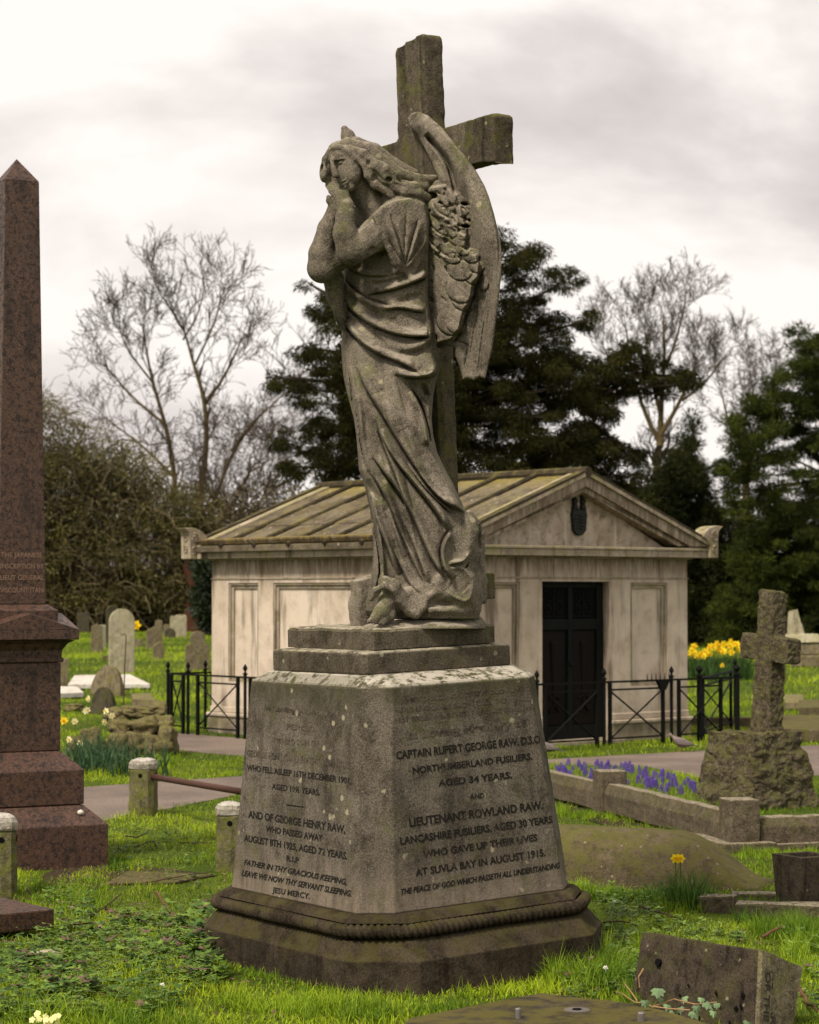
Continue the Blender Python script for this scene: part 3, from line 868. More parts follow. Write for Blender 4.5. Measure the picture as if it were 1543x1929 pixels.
    B.cap((625, 304, 112), (633, 330, 123), 3.6, 5.5, 5)                       # nose
    B.ell((634, 332, 120), (6.5, 4, 6), .3, 3); B.ell((621, 331, 112), (5, 9, 12), -.3, 3, 'sub')
    B.ell((641, 305, 117), (10, 6.5, 10), -.35, 3, 'sub'); B.ell((617, 316, 110), (5, 6, 6), -.2, 3, 'sub')
    B.ell((641, 306, 107), (5.5, 3.4, 5), -.35, 2); B.ell((612, 322, 82), (10, 22, 22), .1, 6)
    B.cap((634, 301, 113), (648, 298, 111), 1.6, 1.6, 2)
    B.cap((641, 349, 113), (654, 344, 113), 2.6, 2.6, 3); B.cap((641, 343, 115), (651, 339, 115), 2.2, 2.2, 3)
    B.cap((640, 346.5, 118), (654, 341.5, 117), 1.9, 1.9, 1, 'sub')
    B.cap((630, 337, 122), (638, 335, 122), 1.9, 1.9, 1, 'sub')
    # ---- hair: waves from the parting back over the shoulder
    B.ell((662, 292, 60), (46, 27, 48), .25, 6)
    hair = [[(630,278,96,7),(655,268,92,9),(690,280,86,12),(722,305,80,12),(752,326,76,10),(788,337,66,9),(818,336,50,7)],
            [(655,276,104,6),(684,290,104,9),(704,312,102,11),(722,334,94,11),(748,345,88,10),(776,352,80,9),(800,350,62,9)],
            [(672,296,106,5),(688,312,106,7),(694,330,104,8),(706,348,98,8),(722,356,92,7),(738,368,90,6)],
            [(640,270,84,6),(672,268,72,10),(706,282,62,12),(740,308,58,12),(780,328,48,10)],
            [(622,284,98,6),(613,300,92,6),(611,318,86,6.5),(617,336,84,6),(626,348,88,5)],
            [(628,279,104,4),(640,277,108,5),(656,284,108,6),(668,298,106,5)],
            [(740,350,88,9),(762,362,88,9),(788,364,76,9),(806,372,60,8)], [(700,300,98,7),(726,318,96,8),(744,330,92,7)]]
    for s_ in hair: B.chain(s_, 4)
    for s_ in [[(648,270,106),(684,282,100),(712,304,98),(740,326,92)], [(676,300,116),(692,322,114),(712,342,108),(742,354,104)],
               [(664,274,94),(704,290,86),(740,316,80),(790,336,70)], [(619,292,104),(616,312,98),(622,334,96)], [(706,322,108),(724,342,104),(756,350,98)]]:
        B.chain([(*q_, 2.6) for q_ in s_], 2, 'sub')
    for c, r in [((706,334,108),(6,9,9)), ((733,338,100),(7,5,9)), ((756,340,92),(9,4,9)), ((694,308,116),(5,7,8)), ((748,366,98),(10,4,8)), ((606,318,92),(4,9,8)), ((627,345,112),(4,6,6)), ((778,372,92),(8,4,8))]:
        B.ell(c, r, .3, 2, 'sub')
    # ---- trailing cloth and hem at the foot
    hem = [(700,1128,150),(706,1112,152),(724,1104,156),(742,1112,154),(752,1132,146),(768,1150,138),(783,1157,132),(797,1145,128),(808,1126,126),(824,1114,124),(840,1116,122),(858,1131,122),(876,1144,118),(890,1133,112),(894,1110,106)]
    H0 = [(*p, 5.2) for p in hem]
    B.chain(H0[:7], 5)
    for p, q_ in zip(hem[2:7], hem[3:8]):
        B.cap((p[0], p[1]-8, p[2]-14), (q_[0], q_[1]-8, q_[2]-14), 12, 12, 8)
    B.chain([(808,1160,118,3.5), (812,1150,124,4.5), (845,1148,122,5.5), (872,1150,116,6), (892,1140,106,6)], 5)
    HF = Relief(B.x, B.y)
    HF.valley([(842,985),(858,1010),(866,1045)], 6, 6); HF.ridge([(880,975),(888,1005),(880,1045)], 7, 6); HF.ridge([(834,1010),(842,1040),(850,1062)], 4, 4)
    B.slab([(800,918),(838,948),(873,957),(897,980),(903,1001),(896,1030),(884,1060),(866,1060),(845,1068),(832,1048),(828,1027),(838,1003),(818,962)], lambda X, Y: 112 + .04*(X-850) + .06*(Y-1000), 10, HF, 7, 9, .85)
    HC = Relief(B.x, B.y)
    HC.valley([(850,1092),(868,1098),(880,1110)], 11, 17, .1, .1); HC.ridge([(845,1072),(870,1068),(888,1086),(891,1112),(882,1134),(860,1128),(840,1112)], 4, 6, .1, .1)
    HC.ridge([(806,1126),(793,1146),(783,1156)], 4, 4); HC.valley([(775,1120),(782,1140)], 6, 8)
    B.slab([(830,1080),(856,1066),(878,1064),(893,1085),(896,1110),(889,1134),(872,1141),(850,1128),(836,1116),(822,1112),(816,1098)], lambda X, Y: 122 - .08*(X-820) + .03*(Y-1100), 9, HC, 10, 8, .85)
    B.chain([(745,1118,140,5),(756,1138,136,6),(770,1153,132,6),(784,1158,130,5.5),(797,1145,128,5),(808,1124,126,4.5),(824,1114,124,4.5),(842,1118,122,4.5)], 8)
    B.chain([(770,1120,116,16),(784,1138,114,14),(800,1112,108,14)], 12)
    B.ell((836, 1137, 142), (25, 9, 30), .05, 5, 'sub')
    B.ell((903, 1018, 92), (5, 20, 20), 0, 3, 'sub')
    B.ell((878, 1063, 124), (5, 9, 12), .3, 2, 'sub')
    B.chain([(884,968,86,7),(899,985,84,6),(908,1004,76,5),(909,1035,70,5),(906,1065,70,7),(911,1095,70,7),(910,1130,70,8)], 5)
    B.chain([(860,1070,122,6),(872,1062,124,5),(884,1050,118,6),(890,1020,108,6)], 6)
    # foot standing on the rocky ground
    B.chain([(733, 1112, 122, 13), (729, 1132, 132, 16), (719, 1152, 144, 15), (706, 1165, 154, 10)], 6)
    B.chain([(738, 1140, 126, 11), (734, 1160, 138, 10), (722, 1170, 150, 7)], 6)
    for i in range(5):
        B.cap((706+i*6, 1162+i*1.0, 154-i*2), (695+i*6.5, 1171+i*1.0, 164-i*2.5), 4.4, 3.4 if i else 4.4, 1.5)
    B.ell((790, 1187, 66), (122, 22, 70), -.03, 8); B.ell((868, 1172, 62), (44, 18, 26), 0, 8); B.ell((735, 1186, 96), (46, 14, 50), 0, 8)
    
    co, q = B.mesh()
    co[:, 2] += carve_wobble(co, .5)
    w = carve_to_world(co[:, 0], co[:, 1], co[:, 2])
    return w, q

def build_wing():
    B = Block(752, 960, 200, 730, -60, 260)
    out = [(768,224),(774,214),(788,210),(806,217),(833,241),(863,277),(884,303),(899,325),(913,350),(921,370),(930,400),(937,428),(943,455),(945.5,480),(944,520),(941,552),(936,588),(930,640),(925,668),(917,700),(914,714),(903,711),(893,717),(882,713),(872,716),(868,700),(863.5,684),(858,672),(857,655),(845,652),(828,656),(812,650),(800,640),(796,560),(796,420),(798,360),(812,345),(826,338),(812,303),(788,256),(771,236)]
    x, y = B.x, B.y
    P = poly_sdf(x, y, out)[:, :, None]
    X = x[:, None, None]; Y = y[None, :, None]; D = B.d[None, None, :]
    H = Relief(x, y)
    H.ridge([(782,222),(806,244),(834,276),(862,316),(886,356),(904,405),(914,455),(916,500)], 17, 17, .05, .35)
    H.ridge([(800,222),(836,254),(868,292),(896,332),(914,372),(926,420),(931,470)], 8, 5, .1, .2)
    H.valley([(803,252),(814,268),(830,286),(842,304),(852,326),(857,348),(859,366)], 4.5, 26, .1, .1)
    H.ridge([(790,262),(808,296),(826,330),(844,350)], 8, 6, .2, .2)
    H.valley([(926,380),(938,430),(941,480),(938,530)], 2.2, 5, .1, .3)
    # inner covert mass
    mass = poly_sdf(x, y, [(798,350),(840,345),(862,368),(874,400),(884,430),(880,470),(900,478),(908,500),(903,525),(893,535),(889,562),(874,592),(867,622),(850,644),(820,652),(798,640)])
    H.h += 14*smooth01(-mass/7)
    for l in [(844,372,15,15,9),(872,395,11,13,8),(828,392,20,17,10),(858,418,20,14,9),(838,430,24,17,10),(872,440,13,11,8),(862,450,18,11,8),(832,462,22,14,7),(850,482,20,14,9),(872,470,14,11,8),
              (866,508,24,20,10),(887,481,17,14,11),(898,502,14,12,10),(890,524,15,11,10),(868,546,28,24,12),(873,572,22,13,9),(850,606,28,25,13),(858,618,17,10,7),(913,536,8,13,6)]:
        up_ = l[1] < 470
        H.lobe(l[0], l[1], l[2]*(1.1 if up_ else 1), l[3]*(1.1 if up_ else 1), l[4]*(.55 if up_ else .9), .35, .28 if up_ else .32)
    H.fold([(909,512),(897,533),(893,560),(878,592),(870,622),(854,646)], 6, 9, 1, .05, .05)
    H.fold([(815,380),(826,402),(850,412)], 5, 6, 1); H.fold([(805,415),(822,438),(846,448)], 5, 7, 1); H.fold([(806,450),(830,476),(852,488)], 5, 7, 1)
    H.valley([(858,640),(872,646),(884,652)], 1.8, 7); H.valley([(926,560),(921,610),(914,660)], 3, 2); H.valley([(900,560),(896,620),(886,690)], 4, 3.0); H.valley([(914,600),(906,650),(900,705)], 3, 3.0); H.valley([(884,610),(880,660),(876,700)], 4, 2.5)
    H.valley([(800,370),(812,372),(824,366)], 6, 16, .1, .2)
    hole = Relief(x, y)
    rr = np.random.default_rng(9)
    for k in range(70):
        b = rr.uniform(356, 640) if k > 35 else rr.uniform(356, 480); a = rr.uniform(803, 876)
        H.valley([(a, b), (a+rr.uniform(2, 10), b+rr.uniform(-4, 9)), (a+rr.uniform(2, 14), b+rr.uniform(4, 14))], rr.uniform(1.6, 3.4), rr.uniform(2, 8))
    for k in range(7):
        f_ = k/6; H.valley([(908+f_*24, 420+f_*40), (902+f_*30, 540), (884+f_*36, 640), (874+f_*40, 706)], 2.2, 3.6, .3, .05)
    sl = 1.2
    base = 26 + sl*(X-805) - 12*smooth01((Y-300)/400)
    th = 13 + H.h[:, :, None]*.9
    dd = (D - base)
    fz = np.where(dd > 0, dd*.64 - th, -dd*.64 - 9)
    k = 7.0
    h = np.maximum(k - np.abs(P - fz), 0)/k
    B.f = (np.maximum(P, fz) + h*h*k*.25).astype(np.float32)
    np.minimum(B.f, 30, out=B.f)
    B.ell((875, 384, 130), (8, 4, 26), .1, 2, 'sub'); B.ell((877, 426, 134), (9, 4, 26), .1, 2, 'sub'); B.ell((850, 330, 100), (4, 22, 22), -.35, 2, 'sub')
    B.ell((815, 368, 66), (10, 6, 22), .1, 3, 'sub'); B.ell((884, 415, 140), (4, 3, 18), 0, 2, 'sub')
    co, q = B.mesh()
    co[:, 2] += carve_wobble(co, .6)
    return carve_to_world(co[:, 0], co[:, 1], co[:, 2]), q

def build_far_wing():
    B = Block(628, 720, 222, 420, -90, 20)
    B.chain([(649, 243, -40, 7), (655, 256, -40, 13), (664, 278, -38, 17), (676, 310, -34, 20), (690, 360, -30, 24)], 4, 'add', .6)
    B.ell((640, 262, -20), (5, 22, 12), -.2, 3, 'sub')
    co, q = B.mesh()
    return carve_to_world(co[:, 0], co[:, 1], co[:, 2]), q

def stump():
    c = MWI @ W(694, 1120, YS - .02); m = MB()
    m.loft([[(c.x-.075, c.y-.03, 1.545), (c.x+.08, c.y-.05, 1.545), (c.x+.09, c.y+.085, 1.545), (c.x-.07, c.y+.08, 1.545)],
            [(c.x-.07, c.y-.028, c.z+.07), (c.x+.07, c.y-.045, c.z+.095), (c.x+.08, c.y+.08, c.z+.10), (c.x-.06, c.y+.07, c.z+.06)]])
    o = m.obj('stone_stump', M['angel'], mon, bevel=.01); roughen(o, .010, 12, 8, 4)
stump()
def to_local(w):
    A = np.array(MWI)
    return w @ A[:3, :3].T + A[:3, 3]
_w, _q = build_body(); angel = np_mesh('angel_figure', to_local(_w), _q, M['angel'], mon, smooth=True)
_w, _q = build_wing(); np_mesh('wing', to_local(_w), _q, M['angel'], angel, smooth=True)
_w, _q = build_far_wing(); np_mesh('wing', to_local(_w), _q, M['angel'], angel, smooth=True)
# ---------------------------------------------------------------- mausoleum
MA = R(40.5)
mau = thing('mausoleum', 'small pale stone mausoleum with pediment, dark bronze doors and mossy ribbed stone roof', 'mausoleum', (1.86, 25.5, 0), MA)
HW, DP = 1.82, 4.42
DW = .525
def xf_front(P): return [(x, y, z) for x, y, z in P]
def side_box(m, t0, t1, d0, d1, z0, z1):
    """box on the left flank: t along the wall from the front corner, d inward from the face"""
    m.box(-HW + d0, -HW + d1, t0, t1, z0, z1)
core = MB()
ZW = 2.07
# front wall around the doorway and the panels (face y = 0)
def flank(mb, putbox, spans, length, z_lo, z_hi):
    """putbox(a0, a1, depth0, depth1, z0, z1): wall with sunk panels"""
    e = [0.0]
    for a, b in spans:
        putbox(e[-1], a, 0, .3, 0.0, ZW); e[-1] = b
        putbox(a, b, 0, .3, 0.0, z_lo); putbox(a, b, 0, .3, z_hi, ZW)
        putbox(a, b, .055, .3, z_lo, z_hi)
    putbox(e[-1], length, 0, .3, 0.0, ZW)
f = lambda a0, a1, d0, d1, z0, z1: core.box(a0, a1, d0, d1, z0, z1)
for sgn in (1, -1):
    g = (lambda a0, a1, d0, d1, z0, z1: core.box(min(sgn*(DW+a0), sgn*(DW+a1)), max(sgn*(DW+a0), sgn*(DW+a1)), d0, d1, z0, z1))
    flank(core, g, [(.34, .959)], HW - DW, .62, 1.80)
core.box(-DW, DW, 0, .3, 1.81, ZW)
core.box(-DW, DW, 0.0, .3, 0, .05)
h = lambda a0, a1, d0, d1, z0, z1: core.box(-HW + d0, -HW + d1, .3 + a0, .3 + a1, z0, z1)
flank(core, h, [(.06, .64), (.93, 2.89), (3.18, 3.78)], DP - .3, .62, 1.80)
k = lambda a0, a1, d0, d1, z0, z1: core.box(HW - d1, HW - d0, .3 + a0, .3 + a1, z0, z1)
flank(core, k, [(.06, .64), (.93, 2.89), (3.18, 3.78)], DP - .3, .62, 1.80)
core.box(-HW + .3, HW - .3, DP - .3, DP, 0, ZW)
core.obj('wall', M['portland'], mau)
# moulded frames round each sunk panel
def frame(a0, a1, z0, z1, put):
    m = MB()
    for (d, w) in ((.012, .022), (.034, .040)):
        put(m, a0, a0 + w, d, .056, z0, z1); put(m, a1 - w, a1, d, .056, z0, z1)
        put(m, a0 + w, a1 - w, d, .056, z1 - w, z1); put(m, a0 + w, a1 - w, d, .056, z0, z0 + w)
        a0 += w; a1 -= w; z1 -= w; z0 += w
    return m
pf = lambda m, a0, a1, d0, d1, z0, z1: m.box(a0, a1, d0, d1, z0, z1)
pl_ = lambda m, a0, a1, d0, d1, z0, z1: m.box(-HW + d0, -HW + d1, .3 + a0, .3 + a1, z0, z1)
frame(.867, 1.482, .622, 1.798, pf).obj('panel_moulding', M['portland_dirty'], mau)
frame(-1.482, -.867, .622, 1.798, pf).obj('panel_moulding', M['portland_dirty'], mau)
for a, b in ((.062, .638), (.932, 2.888), (3.182, 3.778)): frame(a, b, .622, 1.798, pl_).obj('panel_moulding', M['portland_dirty'], mau)
# plinth
def band(e, z0, z1, m=None):
    m = m or MB()
    m.box(-HW - e, -DW-.005, -e, .2, z0, z1); m.box(DW+.005, HW + e, -e, .2, z0, z1)
    m.box(-HW - e, -HW + .2, .2, DP + e, z0, z1); m.box(HW - .2, HW + e, .2, DP + e, z0, z1)
    m.box(-HW + .2, HW - .2, DP - .2, DP + e, z0, z1)
    return m
band(.05, .20, .245).obj('plinth_ledge', M['portland'], mau, bevel=.012)
band(.028, -.05, .198).obj('plinth', M['portland_dirty'], mau)
band(.014, .247, .32).obj('dado_course', M['portland'], mau, bevel=.01)
m = MB(); m.box(-.62, .62, -.16, -.002, -.05, .045); m.obj('door_step', M['portland_dirty'], mau, bevel=.01)
# thin frieze line
m = MB()
for (e, z0, z1) in ((.012, 1.845, 1.86),): 
    m.box(-HW - e, HW + e, -e, -.001, z0, z1); m.box(-HW - e, -HW - .001, 0, DP + e, z0, z1)
m.obj('frieze_bead', M['portland_dirty'], mau)
# joints between the frieze and cornice blocks
m = MB()
for x in (-1.4, -.92, -.36, .30, .88, 1.33): m.box(x, x+.005, -.0135, -.0128, 1.862, 2.066)
for y in (.5, 1.1, 1.75, 2.4, 3.0, 3.7): m.box(-HW-.0015, -HW-.0008, y, y+.005, 1.862, 2.068)
for x in (-1.3, -.5, .35, 1.15, 1.75): m.box(x, x+.006, -.1665, -.1656, 2.09, 2.164)
for y in (.4, 1.3, 2.2, 3.1, 4.0): m.box(-HW-.1665, -HW-.1656, y, y+.006, 2.09, 2.164)
m.obj('mortar_joints', M['head_dark'], mau)
# cornice
def ring(e, z0, z1, m):
    m.box(-HW - e, HW + e, -e, DP + e, z0, z1)
m = MB()
ring(.05, 2.07, 2.088, m); ring(.165, 2.089, 2.165, m); ring(.178, 2.166, 2.20, m); ring(.155, 2.201, 2.112, m)
m.obj('cornice', M['portland_dirty'], mau, bevel=.008)
for sgn in (-1, 1):
    m = MB()
    prof = [(HW + .10, 2.223), (HW + .172, 2.223), (HW + .178, 2.245), (HW + .215, 2.262), (HW + .235, 2.30), (HW + .235, 2.318), (HW + .0, 2.34)]
    prof = [(sgn * a, b) for a, b in prof]
    m.prism(prof, 'y', -.12, DP + .12); o = m.obj('gutter_moulding', M['gutter'], mau); fix_normals(o)
# pediment
SL = (3.04 - 2.27) / 2.02
def rake(dz0, dz1, y0, y1, xe=2.03, x_in=None):
    m = MB()
    for s in (-1, 1):
        lo0 = 3.04 - dz1; hi0 = 3.04 - dz0
        pts = [(0, hi0), (s*xe, hi0 - SL*xe), (s*xe, max(2.223, lo0 - SL*xe))]
        xi = (lo0 - 2.223) / SL
        if xi < xe: pts[-1] = (s*xe, 2.223) if hi0 - SL*xe > 2.23 else pts[-1]; pts += [(s*xi, 2.223)]
        pts += [(0, lo0)]
        k0 = len(m.V)
        m.prism(pts, 'y', y0, y1)
    return m
for (a, b, y0, nm) in ((.0, .05, -.20, 'raking_cornice'), (.052, .17, -.165, 'raking_cornice'), (.172, .235, -.125, 'raking_cornice')):
    o = rake(a, b, y0, .06).obj(nm, M['portland'] if a > .01 else M['portland_dirty'], mau); fix_normals(o)
    o = rake(a, b, DP - .06, DP - y0).obj(nm, M['portland_dirty'], mau); fix_normals(o)
m = MB(); m.prism([(-1.66, 2.112), (1.66, 2.112), (0, 2.86)], 'y', .02, .058); o = m.obj('tympanum', M['tympanum'], mau); fix_normals(o)
# roof: stone slabs between ribs
ribs = [-.13, .6, 1.27, 1.93, 2.6, 3.26, 3.92, 4.55]
for s in (-1, 1):
    m = MB()
    for a, b in zip(ribs[:-1], ribs[1:]):
        for c in range(3):
            x0, x1 = .0 + c*.70, .0 + (c+1)*.70 - .004
            x1 = min(x1, 2.05)
            z0, z1 = 3.015 - SL*x0, 3.015 - SL*x1
            lift = .012 * (c % 2)
            m.hexa([(s*x0, a+.002, z0-.06+lift), (s*x1, a+.002, z1-.06+lift), (s*x1, b-.002, z1-.06+lift), (s*x0, b-.002, z0-.06+lift),
                    (s*x0, a+.002, z0+lift), (s*x1, a+.002, z1+lift), (s*x1, b-.002, z1+lift), (s*x0, b-.002, z0+lift)])
    o = m.obj('roof', M['roof'], mau); fix_normals(o)
    for y in ribs[1:-1]:
        m = MB(); m.tube([(s*.02, y, 3.03), (s*1.0, y, 3.03-SL*1.0), (s*2.07, y, 3.03 - SL*2.07)], .030, 8)
        o = m.obj('roof_rib', M['roof_rib'], mau, smooth=False)
m = MB(); m.tube([(0, -.205, 3.03), (0, 2.2, 3.035), (0, DP + .205, 3.03)], .058, 8); m.obj('ridge_roll', M['roof_rib'], mau)
for y0, y1 in ((-.2, -.09), (DP + .09, DP + .2)):
    m = MB()
    for s in (-1, 1):
        m.hexa([(0, y0, 3.03), (s*2.06, y0, 3.03-SL*2.06), (s*2.06, y1, 3.03-SL*2.06), (0, y1, 3.03), (0, y0, 3.065), (s*2.06, y0, 3.065-SL*2.06), (s*2.06, y1, 3.065-SL*2.06), (0, y1, 3.065)])
    o = m.obj('rake_coping', M['roof_rib'], mau); fix_normals(o)
# scrolled corner ears
def ear(s, y0, y1):
    P = [(1.86,2.335),(1.90,2.385),(1.96,2.43),(2.03,2.458),(2.10,2.468),(2.215,2.462),(2.18,2.435),(2.145,2.41),(2.13,2.37),(2.125,2.09),(1.99,2.09),(1.99,2.22),(1.93,2.30)]
    m = MB(); m.prism([(s*a, b) for a, b in P], 'y', y0, y1)
    o = m.obj('acroterion', M['portland_dirty'], mau, bevel=.008); fix_normals(o)
    for yy in (y0 - .004, y1 + .004):
        t = MB()
        for (cx_, cz, r0, turn, d) in ((2.06, 2.34, .062, 1.6, 1), (2.065, 2.20, .05, 1.4, -1)):
            pts = []
            for i in range(22):
                q = i/21; r = r0*(1-q*.8); an = d*(1.2 + q*turn*2*math.pi)
                pts.append((s*(cx_ + r*math.cos(an)), yy, cz + r*math.sin(an)))
            t.tube(pts, .011, 5)
        t.obj('scroll', M['portland'], o)
    for i in range(1):
        t = MB(); xx = s*2.128
        for (cy_, cz, r0) in ((.5, 2.34, .06), (.5, 2.2, .05)):
            cyy = y0 + (y1-y0)*cy_
            pts = [(xx, cyy + r0*(1-j/21*.8)*math.cos(1+j/21*9), cz + r0*(1-j/21*.8)*math.sin(1+j/21*9)) for j in range(22)]
            t.tube(pts, .011, 5)
        t.obj('scroll', M['portland'], o)
for s in (-1, 1):
    ear(s, -.215, -.02); ear(s, DP + .02, DP + .215)
# doors
dr = MB(); dr.box(-DW+.002, DW-.002, .125, .16, .052, 1.808)
door = dr.obj('door', M['bronze'], mau)
m = MB()
for x0, x1 in ((-DW+.004, -.44), (-.035, .035), (.42, DW-.004)): m.box(x0, x1, .09, .124, .055, 1.80)
for z0, z1 in ((1.27, 1.39), (1.74, 1.803), (.058, .20)):
    for x0, x1 in ((-.439, -.036), (.036, .419)): m.box(x0, x1, .093, .124, z0, z1)
m.obj('door_frame', M['bronze'], door, bevel=.006)
for x0, x1 in ((-.435, -.04), (.04, .415)):
    t = MB(); xc = (x0+x1)/2
    t.box(x0, x1, .1245, .1248, 1.395, 1.735); t.obj('grille_backing', M['void'], door)
    t = MB()
    for cx_, cz, d in ((-.08, 1.50, 1), (.08, 1.50, -1), (-.08, 1.63, -1), (.08, 1.63, 1)):
        t.tube([(xc + cx_ + .055*(1-j/17*.75)*math.cos(d*(j/17*8)+1.5), .112, cz + .06*(1-j/17*.75)*math.sin(d*(j/17*8)+1.5)) for j in range(18)], .007, 5)
    t.tube([(xc, .112, 1.4), (xc, .112, 1.73)], .007, 5); t.tube([(xc-.18, .112, 1.415), (xc+.18, .112, 1.415)], .006, 5)
    t.tube([(xc-.15, .112, 1.71), (xc, .112, 1.57), (xc+.15, .112, 1.71)], .006, 5)
    t.obj('grille', M['bronze'], door)
    t = MB(); t.box(x0+.02, x1-.02, .116, .1242, .21, 1.26); pn = t.obj('door_panel', M['bronze_brown'], door, bevel=.006)
    t = MB()
    prof = [(.012,.42),(.02,.50),(.03,.75),(.045,1.0),(.06,1.12),(.045,1.15)]
    t.loft([[(xc + r*math.cos(2*math.pi*j/10), .108 + r*.35*math.sin(2*math.pi*j/10), z) for j in range(10)] for r, z in prof])
    t.tube([(xc-.09, .108, .50), (xc, .108, .54), (xc+.09, .108, .50)], .010, 5)
    t.tube([(xc-.07, .108, .36), (xc, .108, .44), (xc+.07, .108, .36)], .016, 5)
    t.obj('torch_relief', M['bronze_brown'], door)
t = MB(); t.lathe([(.012, .86), (.02, .875), (.02, .90), (.012, .915)], 8); o = t.obj('door_knob', M['bronze'], door); o.location = (-.0, .08, 0)
# bronze shield with two plumed crests on the tympanum
def shield():
    xc = .04
    P = [(-.115, 2.56), (-.10, 2.60), (-.10, 2.635), (-.04, 2.60), (0, 2.625), (.04, 2.60), (.10, 2.635), (.10, 2.60), (.115, 2.56), (.10, 2.44), (.095, 2.38), (.05, 2.335), (0, 2.32), (-.05, 2.335), (-.095, 2.38), (-.10, 2.44)]
    m = MB(); m.prism([(xc + a, b) for a, b in P], 'y', -.03, .018)
    o = m.obj('shield_emblem', M['emblem'], mau, bevel=.008); fix_normals(o)
    t = MB()
    for dx in (-.062, .062):
        c = (xc + dx, -.006)
        t.lathe([(.028, 2.60), (.04, 2.63), (.034, 2.66), (.026, 2.675), (.034, 2.69), (.036, 2.72), (.022, 2.745), (.012, 2.755)], 8, c)
        t.tube([(c[0]-.012, c[1], 2.735), (c[0]-.02, c[1], 2.77), (c[0]+.005, c[1], 2.79), (c[0]+.028, c[1], 2.775)], [.014, .017, .014, .005], 6)
    t.obj('crest', M['emblem'], o)
    t = MB()
    for i in range(5):
        z = 2.40 + i*.036; w = .085 if i else .06
        t.tube([(xc - w, -.034, z), (xc - w*.3, -.036, z + .012), (xc + w*.3, -.036, z - .008), (xc + w, -.034, z + .004)], .006, 5)
    t.obj('relief', M['emblem'], o)
shield()

# ---------------------------------------------------------------- railings round the mausoleum
def rail_run(name, label, p0, p1, layout, spikes=None, gr='black iron railings round the mausoleum'):
    """layout: list of ('post', t) / ('panel', t0, t1) along the run, t in metres"""
    p0 = Vector(p0); p1 = Vector(p1); d = (p1-p0); L = d.length; an = math.atan2(d.y, d.x)
    t_ = thing(name, label, 'railing', (p0.x, p0.y, 0), an, gr)
    m = MB(); m.box(0, L, -.012, .012, .70, .722); m.obj('top_rail', M['iron'], t_)
    for it in layout:
        if it[0] == 'post':
            r = .019 if len(it) < 3 else it[2]
            m = MB(); m.lathe([(r, -.02), (r, .735), (r*1.5, .74), (r*1.5, .755), (r*.7, .765), (r*.7, .785), (r*1.25, .80), (r*1.45, .818), (r*1.1, .835), (.003, .865)], 8, (it[1], 0))
            m.obj('post', M['iron'], t_)
        else:
            a, b = it[1], it[2]
            pn = MB()
            for x in (a, b): pn.box(x-.017, x+.017, -.017, .017, -.02, .699)
            pn.box(a+.018, b-.018, -.008, .008, .615, .635); pn.box(a+.018, b-.018, -.008, .008, .085, .103)
            o = pn.obj('panel', M['iron'], t_)
            x = MB(); x.tube([(a+.02, .012, .61), (b-.02, .012, .108)], .011, 4); x.tube([(a+.02, -.012, .108), (b-.02, -.012, .61)], .011, 4)
            x.obj('cross_brace', M['iron'], o)
    if spikes is not None:
        m = MB()
        m.loft([[(spikes-.03, -.02, .60), (spikes+.03, -.02, .60), (spikes+.03, .02, .60), (spikes-.03, .02, .60)],
                [(spikes-.11, -.02, .72), (spikes+.11, -.02, .72), (spikes+.11, .02, .72), (spikes-.11, .02, .72)]])
        for i in range(6):
            xx = spikes - .25 + i*.07
            m.tube([(xx, 0, .72), (xx, 0, .79)], [.008, .003], 5)
        m.obj('spiked_bracket', M['iron'], t_)
    return t_
def ml(x, y): 
    c, s = math.cos(MA), math.sin(MA); return (1.86 + c*x - s*y, 25.5 + s*x + c*y)
FX = HW + .5
fl = 2*FX
rail_run('railing', 'black iron railing with crossed braces in front of the mausoleum doors', ml(-FX, -.62), ml(FX - .26, -.62),
         [('post', 0), ('panel', .1, .95), ('panel', 1.02, 1.75), ('post', 1.98, .022), ('panel', 2.06, 2.86), ('post', 3.02), ('panel', 3.11, 3.70)][:0] +
         [('post', 0), ('panel', .12, .98), ('post', 1.12), ('panel', 1.24, 2.02), ('post', 2.13), ('panel', 2.22, 3.06), ('post', 3.20), ('panel', 3.32, 4.02), ('post', 4.30, .03)], spikes=3.06)
rail_run('railing', 'black iron railing with crossed braces along the left flank of the mausoleum', ml(-FX, 4.62), ml(-FX, -.62),
         [('post', 0), ('panel', .07, .32), ('post', .42), ('panel', .62, 1.42), ('post', 1.56), ('panel', 1.66, 2.5), ('post', 2.64), ('panel', 2.75, 3.6), ('post', 3.75), ('panel', 3.86, 4.7), ('post', 4.82)])
rail_run('railing', 'black iron railing behind the left rear corner of the mausoleum', ml(-FX, 4.62), ml(-FX + 1.4, 4.62), [('post', .55), ('panel', .66, 1.3)])
a = G(1318, 1397); b = G(1385, 1371)
rail_run('railing', 'short black iron railing panel at the right corner of the mausoleum', (a.x, a.y), (b.x, b.y), [('post', 0, .03), ('panel', .25, (b-a).length-.35), ('panel', .12, (b-a).length-.2)][:2] + [('post', (b-a).length)])
c = G(1300, 1375)
